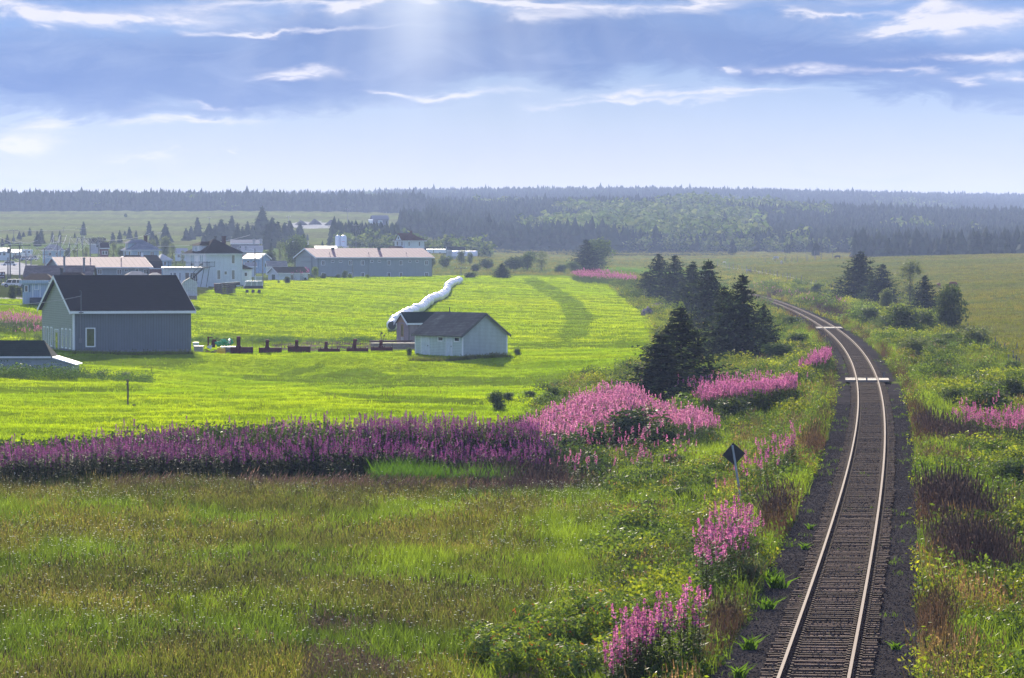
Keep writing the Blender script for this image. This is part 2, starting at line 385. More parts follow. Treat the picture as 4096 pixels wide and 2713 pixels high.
def inpoly(x, y, poly):
    poly = np.asarray(poly, float); ins = np.zeros(len(x), bool); n = len(poly); j = n - 1
    for i in range(n):
        xi, yi = poly[i]; xj, yj = poly[j]
        c = ((yi > y) != (yj > y)) & (x < (xj - xi) * (y - yi) / ((yj - yi) if yj != yi else 1e-9) + xi)
        ins ^= c; j = i
    return ins
def region(n, px0, px1, z0, z1):
    """n points spread evenly over the ground between two columns and two depths"""
    Y = np.sqrt(rng.uniform(z0 ** 2, z1 ** 2, n)); u = rng.uniform(px0, px1, n)
    X = (u - 2048) / F * Y
    return X, Y
def cnoise(X, Y, s, seed=0):
    """smooth patchy value 0..1"""
    a = 0
    r_ = np.random.default_rng(seed)
    for k in range(5):
        th = r_.uniform(0, 6.28); f_ = (1.0 + .8 * k) / s; ph = r_.uniform(0, 6.28, 2)
        a = a + np.sin((X * math.cos(th) + Y * math.sin(th) * .6) * f_ + ph[0] + 1.5 * np.sin((Y * math.cos(th) - X * math.sin(th)) * f_ * .7 + ph[1])) / (1 + .5 * k)
    return 1 / (1 + np.exp(-a * 1.1))
# ------------------------------------------------------------------ zones of the ground (frame coordinates of 2367 wide picture)
PS = 4096 / 2367.0
FIELD_P = [(-900, 690), (20, 692), (90, 697), (300, 690), (460, 684), (500, 666), (600, 651), (640, 648), (780, 641), (1000, 638), (1300, 637), (1400, 652), (1440, 690),
           (1485, 725), (1512, 750), (1505, 800), (1480, 850), (1400, 872), (1290, 900), (1235, 945), (1180, 1000), (1100, 1015), (600, 1035), (-900, 1080)]
ROUGH_P = [[(560, 866), (700, 872), (840, 850), (900, 866), (1000, 868), (1130, 872), (1200, 872), (1300, 862), (1480, 852), (1480, 880), (1400, 897), (1120, 893), (900, 897), (720, 889), (560, 880)],
           [(1205, 645), (1240, 642), (1300, 672), (1345, 700), (1375, 735), (1360, 775), (1300, 795), (1290, 770), (1310, 740), (1290, 700), (1230, 665)],
           [(700, 905), (1120, 925), (1120, 938), (900, 935)], [(-300, 895), (330, 893), (345, 905), (200, 908), (-300, 912)],
           [(455, 772), (640, 775), (900, 795), (960, 800), (960, 812), (700, 812), (455, 800)], [(1180, 793), (1500, 790), (1505, 803), (1180, 808)],
           [(560, 880), (640, 868), (740, 842), (760, 846), (660, 880)], [(-900, 735), (95, 738), (95, 752), (-900, 752)], [(-900, 764), (95, 764), (95, 782), (-900, 782)],
           [(450, 812), (480, 838), (420, 850), (170, 845), (150, 825)]]
LIMA_P = [(1790, 612), (2560, 560), (2560, 1000), (2250, 850), (2200, 790), (2150, 700), (1960, 675), (1880, 655), (1700, 622)]   # right pasture
def zones(X, Y):
    z = ground(X, Y)
    px, py = proj(X, Y, z); px = px / PS; py = py / PS
    d = np.abs(X - trackx(Y)); side = np.sign(X - trackx(Y))
    wob = (cnoise(X, Y, 4, 3) - .5)
    trk = (d < 2.2 + .35 * wob) & (Y < 1150)
    wx = 14 * wob; wy = wob * 6 * (300 / np.maximum(Y, 150))
    fld = inpoly(px + wx, py + wy, FIELD_P) & (Y < 1000)
    rgh = np.zeros(len(X), bool)
    for p_ in ROUGH_P: rgh |= inpoly(px + wx * .4, py + wy * .6, p_)
    rgh &= fld
    mead = (py > 1128) & (px < 1400 + (py - 1130) * .12 + wx) & (Y < 200)
    past = inpoly(px, py, LIMA_P) & (Y < 1800)
    return dict(z=z, px=px, py=py, d=d, side=side, trk=trk, fld=fld & ~rgh, rgh=rgh, mead=mead, past=past)

# terrain sheet
cx = np.concatenate([-(np.geomspace(300, 90000, 60)[::-1]), np.linspace(-250, 4350, 560), 4400 + np.geomspace(60, 86000, 60)])
rz_ = np.concatenate([np.linspace(8, 60, 20, endpoint=False), np.exp(np.linspace(math.log(60), math.log(9200), 640))])
YY, UU = np.meshgrid(rz_, cx, indexing='ij')
XX = (UU - 2048) / F * YY
xf, yf = XX.ravel(), YY.ravel()
zo = zones(xf, yf)
n1_ = cnoise(xf, yf, 6, 11)[:, None]; n2_ = cnoise(xf, yf, 25, 12)[:, None]; n3_ = cnoise(xf, yf, 1.6, 13)[:, None]
A = lambda *c: np.array(c)[None]
C = A(.075, .085, .028) * (1 - n1_) + A(.06, .085, .02) * n1_                      # rough soil and litter between plants
far = (yf > 900)[:, None]
C = np.where(far, A(.15, .18, .045) * (1 - n2_) + A(.12, .175, .035) * n2_, C)
far2 = (yf > 1500)[:, None]
band = (np.sin(yf / 38 + xf * .004) > .2)[:, None]
C = np.where(far2, np.where(band, A(.155, .16, .055), A(.18, .205, .055)), C)
C = np.where((zo['past'])[:, None], A(.17, .16, .05) * (1 - n2_) + A(.12, .15, .03) * n2_, C)
C = np.where(zo['mead'][:, None], A(.07, .07, .028) * (1 - n1_) + A(.05, .07, .02) * n1_, C)
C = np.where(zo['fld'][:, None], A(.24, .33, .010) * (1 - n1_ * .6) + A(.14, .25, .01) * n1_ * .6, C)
C = np.where(zo['rgh'][:, None], A(.15, .215, .014), C)
# a lime strip of young grass behind the big tree, and forest floor on the hills
pxx, pyy = zo['px'], zo['py']
lime = inpoly(pxx, pyy, [(1400, 617), (1600, 619), (1640, 626), (1600, 633), (1400, 632)]) & (yf < 1400)
C = np.where(lime[:, None], A(.16, .30, .03), C)
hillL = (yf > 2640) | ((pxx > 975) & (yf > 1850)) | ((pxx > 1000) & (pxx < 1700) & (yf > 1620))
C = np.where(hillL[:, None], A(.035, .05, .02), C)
road = inpoly(pxx, pyy, [(-900, 612), (40, 606), (110, 618), (150, 627), (60, 635), (-900, 640)]) & (yf > 640)
drive = inpoly(pxx, pyy, [(-900, 689), (95, 688.5), (95, 691), (-900, 694)]) & (yf < 700)
C = np.where((road | drive)[:, None], A(.55, .53, .51), C)  # sun glare on the road is put into this pale grey
yard = inpoly(pxx, pyy, [(655, 520), (700, 512), (790, 516), (790, 524), (700, 530)]) & (yf > 1500)
C = np.where(yard[:, None], A(.45, .44, .42), C)
dirt = inpoly(pxx, pyy, [(620, 793), (900, 790), (940, 806), (760, 812), (640, 808)]) & (yf < 600)
C = np.where(dirt[:, None], A(.13, .10, .075) * (.6 + .8 * n3_), C)
cross = ((np.abs(yf - 268.5 + .0 * xf) < 2.2 + 1.0 * n1_[:, 0]) | (np.abs(yf - 453) < 2.5)) & (zo['d'] < 7) & (zo['d'] > 1.9)
C = np.where(zo['trk'][:, None] & ~cross[:, None], A(.062, .055, .055), C)
C = np.where(cross[:, None], A(.17, .19, .06), C)
C *= (.8 + .4 * n3_)
nr, nc = XX.shape
idx = np.arange(nr * nc).reshape(nr, nc)
Q = np.stack([idx[:-1, :-1], idx[:-1, 1:], idx[1:, 1:], idx[1:, :-1]], -1).reshape(-1, 4)
gm = bpy.data.materials.new('ground'); gm.use_nodes = True
q = NT(gm.node_tree)
o_ = q.n('ShaderNodeOutputMaterial'); b_ = q.n('ShaderNodeBsdfDiffuse'); q.l(b_.outputs[0], o_.inputs[0])
at_ = q.n('ShaderNodeAttribute', attribute_name='tint'); tcg = q.n('ShaderNodeTexCoord')
na = q.noise(tcg.outputs['Object'], .9, 6, .7); nb = q.noise(tcg.outputs['Object'], 9, 4, .7)
c_ = q.mix(q.ramp(na, [(.3, 0.0), (.7, 1.0)]), q.mix(1.0, at_.outputs[0], (.72, .72, .72), 'MULTIPLY'), q.mix(1.0, at_.outputs[0], (1.2, 1.2, 1.2), 'MULTIPLY'))
c_ = q.mix(q.ramp(nb, [(.35, 0.0), (.7, .6)]), c_, q.mix(1.0, c_, (.6, .6, .6), 'MULTIPLY'))
q.l(c_, b_.inputs['Color'])
bp = q.n('ShaderNodeBump'); bp.inputs['Strength'].default_value = .8; bp.inputs['Distance'].default_value = .12; q.l(nb, bp.inputs['Height']); q.l(bp.outputs[0], b_.inputs['Normal'])
gme = mesh_np('ground', np.stack([xf, yf, zo['z']], 1), Q, C, [gm], smooth=True)
tag(link('ground', gme), 'rolling farmland that carries the meadows and hills', kind='structure')

# ------------------------------------------------------------------ plant prototypes: (vertices, triangles, colours)
def pj(parts):
    V, T, C_, o = [], [], [], 0
    for v, t_, c in parts:
        V.append(v); T.append(t_ + o); C_.append(c); o += len(v)
    return np.concatenate(V), np.concatenate(T), np.concatenate(C_)
def blades(n, h, wd, spread, bend, base, tip, seed=0, heads=None, hw=1.6, simple=False, hspread=.35):
    r = np.random.default_rng(seed); P_ = []
    for k in range(n):
        a = r.uniform(0, 6.283); rr = spread * math.sqrt(r.uniform()); bx, by = rr * math.cos(a), rr * math.sin(a)
        hh = h * r.uniform(1 - hspread, 1 + hspread * .6); f = r.uniform(0, 6.283); dx, dy = math.cos(f), math.sin(f); wv = wd * r.uniform(.7, 1.3) / 2
        ba = r.uniform(0, 6.283); l = hh * bend * r.uniform(.3, 1.3); ex, ey = math.cos(ba) * l, math.sin(ba) * l
        m = .55
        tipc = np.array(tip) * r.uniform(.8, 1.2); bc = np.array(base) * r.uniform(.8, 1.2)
        if simple:
            v = [(bx - dx * wv, by - dy * wv, 0), (bx + dx * wv, by + dy * wv, 0), (bx + ex, by + ey, hh)]
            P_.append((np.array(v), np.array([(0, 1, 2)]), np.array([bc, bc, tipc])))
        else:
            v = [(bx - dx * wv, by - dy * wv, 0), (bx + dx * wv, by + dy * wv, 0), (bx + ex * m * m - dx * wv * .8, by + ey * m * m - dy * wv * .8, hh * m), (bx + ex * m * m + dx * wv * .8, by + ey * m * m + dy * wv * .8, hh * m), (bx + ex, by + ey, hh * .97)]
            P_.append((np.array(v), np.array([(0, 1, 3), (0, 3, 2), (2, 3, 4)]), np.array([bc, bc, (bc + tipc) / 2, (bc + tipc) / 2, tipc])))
        if heads is not None and r.uniform() < heads[0]:
            hc = np.array(heads[1]) * r.uniform(.75, 1.25); s = wd * hw; tx, ty = bx + ex, by + ey; L = hh * .2
            v = [(tx - s, ty, hh * .92), (tx, ty + s, hh * .92), (tx + s, ty, hh * .92), (tx + ex * .1, ty + ey * .1, hh * .92 + L), (tx, ty, hh * .86)]
            P_.append((np.array(v), np.array([(0, 1, 3), (1, 2, 3), (2, 0, 3), (0, 2, 4)]), np.tile(hc, (5, 1))))
    return pj(P_)
def leaves(pts, nrm, size, cols, seed=0, asp=.5, jit=.5):
    """one diamond leaf per point"""
    r = np.random.default_rng(seed); n = len(pts)
    size = np.asarray(size) * np.ones(n)
    nn = nrm + r.normal(0, jit, (n, 3)); nn /= np.linalg.norm(nn, axis=1)[:, None] + 1e-9
    a = np.cross(nn, r.normal(0, 1, (n, 3))); a /= np.linalg.norm(a, axis=1)[:, None] + 1e-9
    b = np.cross(nn, a)
    L = a * (size * r.uniform(.7, 1.3, n))[:, None]; Wd = b * (size * asp * r.uniform(.7, 1.3, n))[:, None]
    V = np.stack([pts - L, pts - Wd, pts + L, pts + Wd], 1).reshape(-1, 3)
    base = np.arange(n)[:, None] * 4
    T = np.concatenate([base + [0, 1, 2], base + [0, 2, 3]], 0)
    C_ = np.repeat(cols, 4, 0)
    return V, T, C_
def crown(n, lobes, size, cols, seed=0, shell=.55, asp=.5, jit=.6):
    """leaves filling several lobes (cx, cy, cz, rx, ry, rz)"""
    r = np.random.default_rng(seed); lob = np.array(lobes, float)
    wgt = lob[:, 3] * lob[:, 4] + lob[:, 5] * lob[:, 3]; k = r.choice(len(lob), n, p=wgt / wgt.sum())
    d = r.normal(0, 1, (n, 3)); d /= np.linalg.norm(d, axis=1)[:, None]
    rad = (shell + (1 - shell) * r.uniform(0, 1, n) ** .5) * (1 + .12 * r.normal(0, 1, n))
    # clumps: pull leaves towards random bud directions
    p_ = lob[k, :3] + d * rad[:, None] * lob[k, 3:6]
    cl = (np.sin(p_[:, 0] * 9 / (lob[0, 3] + .01) + 1) + np.sin(p_[:, 1] * 8 / (lob[0, 4] + .01) + 2) + np.sin(p_[:, 2] * 10 / (lob[0, 5] + .01)))
    keep = (cl + r.normal(0, .8, n)) > -1.0
    keep &= p_[:, 2] > 0.01
    p_, d = p_[keep], d[keep]
    cols = np.array(cols); cc = cols[r.integers(0, len(cols), len(p_))] * r.uniform(.75, 1.25, (len(p_), 1))
    return leaves(p_, d, size, cc, seed + 1, asp, jit)
def stemtris(p0, p1, w0, w1, col, n=3):
    p0 = np.array(p0, float); p1 = np.array(p1, float); V = []
    for p_, w_ in ((p0, w0), (p1, w1)):
        for k in range(n): a = 2 * math.pi * k / n; V.append(p_ + [w_ * math.cos(a), w_ * math.sin(a), 0])
    T = []
    for k in range(n): a, b = k, (k + 1) % n; T += [(a, b, n + b), (a, n + b, n + a)]
    return np.array(V), np.array(T), np.tile(np.array(col), (2 * n, 1))
MAG = [(.42, .11, .40), (.52, .19, .50), (.34, .08, .33), (.48, .16, .43)]
def fireweed(h, seed, npet=18, nleaf=26, psz=.028, spike=.17):
    r = np.random.default_rng(seed); P_ = [stemtris((0, 0, 0), (.03, 0, h), .008, .004, (.10, .08, .03))]
    zl = r.uniform(.12, 1 - spike, nleaf) * h; a = r.uniform(0, 6.283, nleaf); L = .11 * (1.1 - zl / h * .5)
    pts = np.stack([np.cos(a) * L, np.sin(a) * L, zl + .02], 1)
    V, T, C_ = [], [], []
    for i in range(nleaf):
        d = np.array([math.cos(a[i]), math.sin(a[i]), r.uniform(-.2, .5)]); s = np.array([-d[1], d[0], 0]) * .03; o = np.array([0, 0, zl[i]]); l = L[i] * 1.9
        b = len(V); V += [o, o + d * l * .5 - s, o + d * l, o + d * l * .5 + s]; T += [(b, b + 1, b + 2), (b, b + 2, b + 3)]
        c = np.array([.06, .11, .025]) * r.uniform(.7, 1.4); C_ += [c] * 4
    P_.append((np.array(V), np.array(T), np.array(C_)))
    zz = h * (1 - spike) + spike * h * r.uniform(0, 1, npet) ** 1.1; a = r.uniform(0, 6.283, npet)
    rad = .055 * (1 - .75 * (zz / h - 1 + spike) / spike) * r.uniform(.5, 1.1, npet)
    pts = np.stack([np.cos(a) * rad, np.sin(a) * rad, zz], 1); nr_ = np.stack([np.cos(a), np.sin(a), np.full(npet, .2)], 1)
    cc = np.array(MAG)[r.integers(0, 4, npet)] * r.uniform(.8, 1.2, (npet, 1))
    P_.append(leaves(pts, nr_, psz, cc, seed, .85, .6))
    return pj(P_)
def weed(seed, h=.7, rad=.38, n=46, size=.06, cols=((.07, .12, .02), (.10, .16, .03), (.05, .09, .02))):
    lob = [(0, 0, h * .45, rad, rad, h * .55), (rad * .5, .1, h * .35, rad * .6, rad * .6, h * .4), (-rad * .4, -.15, h * .3, rad * .6, rad * .6, h * .4)]
    return crown(n, lob, size, cols, seed, .3, .42, .7)
FW = [fireweed(1.55 + .15 * k, 40 + k) for k in range(4)]
FWL = [fireweed(1.5 + .15 * k, 50 + k, npet=12, nleaf=16, psz=.043) for k in range(3)]
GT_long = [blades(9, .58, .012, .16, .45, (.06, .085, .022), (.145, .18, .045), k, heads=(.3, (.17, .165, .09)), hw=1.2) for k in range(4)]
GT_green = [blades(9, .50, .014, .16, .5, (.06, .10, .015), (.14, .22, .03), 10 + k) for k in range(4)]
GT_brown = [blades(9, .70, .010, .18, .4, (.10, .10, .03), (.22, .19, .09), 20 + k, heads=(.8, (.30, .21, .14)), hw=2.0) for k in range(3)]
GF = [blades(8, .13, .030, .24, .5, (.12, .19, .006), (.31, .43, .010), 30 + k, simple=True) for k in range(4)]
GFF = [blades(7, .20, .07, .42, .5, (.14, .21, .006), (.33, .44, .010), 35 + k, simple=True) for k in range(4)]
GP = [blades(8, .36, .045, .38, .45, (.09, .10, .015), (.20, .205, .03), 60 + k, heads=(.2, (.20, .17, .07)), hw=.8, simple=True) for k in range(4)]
WD = [weed(70 + k) for k in range(4)]
WDY = [weed(75 + k, .6, .36, 46, .055, ((.13, .18, .02), (.17, .19, .025), (.10, .15, .02))) for k in range(3)]
TW = [blades(16, .8, .010, .2, .35, (.07, .045, .045), (.10, .062, .06), 80 + k, heads=(.4, (.10, .07, .06)), hw=1.5) for k in range(3)]
SED = [blades(12, 1.0, .022, .2, .35, (.07, .15, .015), (.14, .30, .03), 85 + k) for k in range(3)]

def plant(name, protos, X, Y, scale, material, label, tintf=None, var=.18, sjit=.25, lean=None, down=0.02):
    n = len(X)
    if n == 0: return None
    pos = np.stack([X, Y, ground(X, Y) - down], 1)
    tint = rng.normal(1, var, (n, 1)).clip(.5, 1.6) * np.ones((n, 3))
    if tintf is not None: tint = tint * tintf
    s = scale * rng.normal(1, sjit, n).clip(.5, 1.8)
    o = scatter(name, protos, pos, s, tint=tint, material=material, lean=lean)
    return tag(o, label, kind='stuff')
def lobset_(seed, n=12, w=.75):
    r = np.random.default_rng(seed)
    return [(r.normal(0, w * .45), r.normal(0, w * .45), r.uniform(.2, .62), r.uniform(.25, .42), r.uniform(.25, .42), r.uniform(.18, .30)) for _ in range(n)]
GR_ = [(.07, .115, .022), (.10, .155, .03), (.05, .085, .018)]; YL_ = [(.16, .21, .02), (.20, .23, .025), (.11, .16, .02)]; DK_ = [(.045, .07, .02), (.06, .09, .025)]
# ------------------------------------------------------------------ ground cover
def cm(X, Y, s, seed, a, b):
    k = cnoise(X, Y, s, seed)[:, None]
    return np.array(a)[None] * (1 - k) + np.array(b)[None] * k
# foreground meadow
X, Y = region(80000, -1200, 2900, 90, 186); z_ = zones(X, Y); k = z_['mead']
X, Y = X[k], Y[k]; py_ = z_['py'][k]; px_ = z_['px'][k]
sel = cnoise(X, Y, 2.4, 21) + .35 * (px_ > 1250) + rng.normal(0, .12, len(X))
a = sel > .5
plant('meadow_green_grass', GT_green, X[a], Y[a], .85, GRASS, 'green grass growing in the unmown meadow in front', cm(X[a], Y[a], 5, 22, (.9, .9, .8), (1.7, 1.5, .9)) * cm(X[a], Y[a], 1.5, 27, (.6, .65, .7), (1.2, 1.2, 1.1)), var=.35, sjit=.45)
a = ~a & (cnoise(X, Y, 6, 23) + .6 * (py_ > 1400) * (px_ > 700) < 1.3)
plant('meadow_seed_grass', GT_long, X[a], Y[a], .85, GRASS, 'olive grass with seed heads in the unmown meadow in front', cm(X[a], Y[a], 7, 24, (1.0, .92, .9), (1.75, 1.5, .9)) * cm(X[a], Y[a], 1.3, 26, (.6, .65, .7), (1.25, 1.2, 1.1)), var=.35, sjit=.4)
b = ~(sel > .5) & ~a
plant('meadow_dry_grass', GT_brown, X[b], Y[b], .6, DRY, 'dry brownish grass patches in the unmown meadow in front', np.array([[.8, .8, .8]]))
# white specks on stems: sun glints in the grass put in as colour
X, Y = region(22000, -1100, 2700, 92, 180); z_ = zones(X, Y); k = z_['mead'] & (cnoise(X, Y, 4, 25) + rng.normal(0, .2, len(X)) > .5); X, Y = X[k], Y[k]
hw_ = []
for s_ in range(2):
    st = stemtris((0, 0, 0), (0, 0, .62), .004, .003, (.1, .13, .03)); r_ = np.random.default_rng(s_)
    pt = np.stack([r_.normal(0, .02, 3), r_.normal(0, .02, 3), np.full(3, .63)], 1)
    hw_.append(pj([st, leaves(pt, np.tile([0, -.3, 1.0], (3, 1)), .022, np.tile([.8, .82, .75], (3, 1)), s_, .9, .3)]))
plant('meadow_glints', hw_, X, Y, 1.0, PETAL, 'tiny white specks for sun glints dotted over the unmown meadow')
# pinkish grass fringe at the foot of the fireweed bank
X, Y = region(5000, 300, 2300, 172, 181.5); z_ = zones(X, Y); k = (z_['py'] > 1139) & (z_['py'] < 1152) & (z_['px'] > 250) & (z_['px'] < 1330); X, Y = X[k], Y[k]
plant('fringe_grass', GT_brown, X, Y, .8, DRY, 'pinkish seed grass along the foot of the fireweed bank', cm(X, Y, 4, 5, (.9, .85, .9), (1.25, 1.1, 1.15)), lean=np.stack([rng.normal(.45, .1, len(X)), rng.normal(0, .1, len(X))], 1))
X, Y = region(2200, 1500, 2080, 175, 182); k = (cnoise(X, Y, 3, 77) > .4); X, Y = X[k], Y[k]
plant('sedge', SED, X, Y, 1.0, GRASS, 'bright green rushes at the right end of the fireweed bank', np.array([[.62, .62, .6]]))
# mown field
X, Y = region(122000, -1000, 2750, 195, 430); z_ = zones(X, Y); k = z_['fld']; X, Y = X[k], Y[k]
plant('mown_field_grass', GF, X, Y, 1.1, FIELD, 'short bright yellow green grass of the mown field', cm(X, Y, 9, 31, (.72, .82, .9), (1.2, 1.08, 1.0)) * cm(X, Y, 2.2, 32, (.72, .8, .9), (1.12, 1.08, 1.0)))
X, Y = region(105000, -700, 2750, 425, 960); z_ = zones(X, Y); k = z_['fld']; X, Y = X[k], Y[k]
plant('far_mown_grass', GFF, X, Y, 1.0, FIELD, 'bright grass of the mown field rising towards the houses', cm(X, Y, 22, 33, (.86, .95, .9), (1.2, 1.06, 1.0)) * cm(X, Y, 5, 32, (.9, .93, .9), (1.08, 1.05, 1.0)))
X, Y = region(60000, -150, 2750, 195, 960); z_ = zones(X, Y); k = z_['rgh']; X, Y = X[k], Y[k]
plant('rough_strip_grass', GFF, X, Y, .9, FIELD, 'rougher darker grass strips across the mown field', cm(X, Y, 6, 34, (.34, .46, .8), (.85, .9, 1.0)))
X, Y = region(900, -60, 610, 338, 351); z_ = zones(X, Y); k = (z_['px'] < 180) | (rng.uniform(0, 1, len(X)) < .4)
plant('shed_brush', WD, X[k], Y[k], 1.25, LEAF, 'weedy brush along the front of the low shed and past its right end', cm(X[k], Y[k], 2, 47, (.6, .7, .6), (1.1, 1.1, .9)), sjit=.35)
X, Y = region(16000, 760, 1680, 425, 520); z_ = zones(X, Y); k = (z_['py'] > 787) & (z_['py'] < 792.5) & (rng.uniform(0, 1, len(X)) < .6)
plant('bank_edge_weeds', WD, X[k], Y[k], .8, LEAF, 'dark weedy edge of the bank behind the machinery row', cm(X[k], Y[k], 3, 48, (.5, .6, .5), (.9, 1.0, .8)), sjit=.35)
X, Y = region(700, -50, 2650, 205, 900); z_ = zones(X, Y); k = z_['fld'] & (cnoise(X, Y, 12, 49) > .5); X, Y = X[k], Y[k]
plant('field_tufts', GP, X, Y, 1.1, GRASS, 'darker tufts dotted over the mown field', cm(X, Y, 5, 50, (.5, .6, .5), (.9, .9, .7)), sjit=.4)
for i, (bx_, by_, bw_, bd_) in enumerate(((294, 1424, 490, 1.5), (1649, 1428, 215, 1.0), (1846, 1432, 190, .8))):
    c_ = at(bx_, by_, 410); n_ = 260; X = c_[0] + rng.uniform(0, bw_ * 410 / F, n_); Y = (410.5 if i == 0 else 401) - rng.uniform(0, bd_ * 1.5, n_)
    plant('wall_foot_grass', GP, X, Y, .8, GRASS, ('long grass along the foot of the barn', 'long grass along the doors of the shingled shed', 'long grass along the gable of the shingled shed')[i], cm(X, Y, 1.5, 51, (.5, .6, .5), (1.0, 1.1, .8)), sjit=.4)
# right pasture, far middle pastures
X, Y = region(70000, 2800, 4350, 240, 1330); z_ = zones(X, Y); k = z_['past'] & (z_['d'] > 9); X, Y = X[k], Y[k]
plant('pasture_grass', GP, X, Y, 1.0, GRASS, 'rough pasture grass on the slope right of the railway', cm(X, Y, 24, 35, (.8, .95, .9), (1.25, 1.1, .85)) * cm(X, Y, 5, 36, (.8, .9, .9), (1.15, 1.08, .95)))
X, Y = region(5000, 2900, 4350, 250, 1250); z_ = zones(X, Y); k = z_['past'] & (z_['d'] > 9) & (cnoise(X, Y, 9, 38) + rng.normal(0, .15, len(X)) > .72); X, Y = X[k], Y[k]
plant('pasture_weeds', WD, X, Y, 1.1, LEAF, 'darker weed clumps dotted over the right pasture', cm(X, Y, 8, 39, (.8, .9, .9), (1.3, 1.25, 1.1)))
X, Y = region(26000, 1680, 4200, 955, 1850); z_ = zones(X, Y); k = ~z_['past'] & ~z_['fld']; X, Y = X[k], Y[k]
plant('far_pasture_grass', GP, X, Y, 1.4, GRASS, 'pale grass of the distant pastures in the middle', cm(X, Y, 40, 37, (1.1, 1.0, .9), (1.4, 1.2, 1.2)))
# verges and brush on both sides of the railway
SG = on(2970, 2003)
def verge(n, p0, p1, z0, z1):
    X, Y = region(n, p0, p1, z0, z1); z_ = zones(X, Y)
    k = ~z_['trk'] & ~z_['fld'] & ~z_['mead'] & ~z_['rgh'] & (z_['d'] > 2.25) & (z_['py'] < 1700)
    k &= ~((z_['past']) & (z_['d'] > 14)) & ((z_['px'] > 1330) | (Y > 204) & (Y < 500)) & (z_['px'] > 1150) & ~((np.abs(Y - 268.5) < 1.6) & (z_['d'] < 5)) & ~((np.abs(Y - 453) < 2) & (z_['d'] < 5))
    k &= ~((np.abs(X - SG[0]) < 1.3) & (Y < SG[1] + .6) & (Y > SG[1] - 9))
    return X[k], Y[k], {a: b[k] for a, b in z_.items()}
for nm, n, p0, p1, z0, z1, sc_ in (('near', 46000, 2000, 4350, 72, 210, 1.0), ('mid', 52000, 1900, 4350, 205, 480, 1.1), ('far', 34000, 1900, 4300, 470, 1050, 1.5)):
    X, Y, z_ = verge(n, p0, p1, z0, z1)
    cn = cnoise(X, Y, 2.0 * sc_, 41) + rng.normal(0, .08, len(X)); c3 = cnoise(X, Y, 4.0 * sc_, 42) + rng.normal(0, .08, len(X))
    edge = (z_['d'] < 3.1) & (c3 > .62)
    kk = [('verge_grass', GT_green if nm != 'far' else GP, (cn < .42) & ~edge, .95, GRASS, 'tall green grass on the railway verges'),
          ('verge_weeds', WD, (cn >= .42) & (cn < .62) & ~edge, .85, LEAF, 'leafy green weeds on the railway verges'),
          ('verge_bright_weeds', WDY, (cn >= .62) & (cn < .86) & ~edge, .85, LEAF, 'yellow green leafy weeds on the railway verges'),
          ('verge_seed_grass', GT_brown if nm != 'far' else GP, (cn >= .86) & ~edge, .75, DRY, 'pinkish brown seed grass on the railway verges'),
          ('dry_stalks', TW, edge, .7, DRY, 'dark reddish dead stalks along the ballast edge')]
    for name, pr, kx, s_, mt_, lb in kk:
        if kx.sum() == 0: continue
        low = np.clip((z_['d'][kx] - 1.9) / 2.0, .35, 1)
        sub = rng.uniform(0, 1, kx.sum()) < (.6 if name in ('verge_weeds', 'verge_bright_weeds') else 1)
        o = plant(name, pr, X[kx][sub], Y[kx][sub], s_ * sc_, mt_, lb + {'near': ' close to the camera', 'mid': ' beyond the sign', 'far': ' towards the far bend'}[nm],
                  cm(X[kx][sub], Y[kx][sub], 3.2 * sc_, 43, (.75, .8, .6), (2.1, 1.85, 1.0)), sjit=.4, var=.3)
# dark reddish dock thickets on the right bank (frame positions of their feet)
for (px, py, sx, n, s_) in ((3790, 2080, 150, 480, 1.2), (3900, 2270, 150, 420, 1.1), (3130, 2100, 90, 130, 1.0), (3780, 1770, 150, 400, 1.1), (2960, 2620, 90, 140, 1.0), (2050, 1960, 210, 700, 1.2), (3320, 1255, 70, 200, 1.3), (3100, 1190, 110, 260, 1.3), (3330, 1270, 60, 200, 1.2)):
    c = on(px, py); s0 = sx / F * c[1]
    X = c[0] + rng.normal(0, s0 * .55, n); Y = c[1] + rng.normal(0, s0 * 1.6, n)
    k = np.abs(X - trackx(Y)) > 2.5
    plant('dead_stalk_thicket', TW, X[k], Y[k], s_, DRY, 'dark reddish brown thicket of dead stalks beside the railway', None)
shr = [crown(620, lobset_(230 + k), .055, [GR_, GR_, YL_, DK_, YL_][k], 230 + k, shell=.4) for k in range(5)]
for nm, n, z0, z1, s_ in (('close to the camera', 420, 78, 200, 1.0), ('up to the first bend', 520, 200, 420, 1.35), ('beyond the crossings', 420, 420, 900, 1.9)):
    X, Y, z_ = verge(n * 5, 1950, 4350, z0, z1); kk = (z_['d'] > 4.2) & (cnoise(X, Y, 5 * s_, 45) > .38); X, Y = X[kk][:n], Y[kk][:n]
    plant('verge_shrubs', shr, X, Y, s_, LEAF, 'low leafy shrubs massed on the railway verges ' + nm, cm(X, Y, 7 * s_, 46, (.85, .9, .7), (1.7, 1.5, 1.0)), sjit=.3, var=.2)
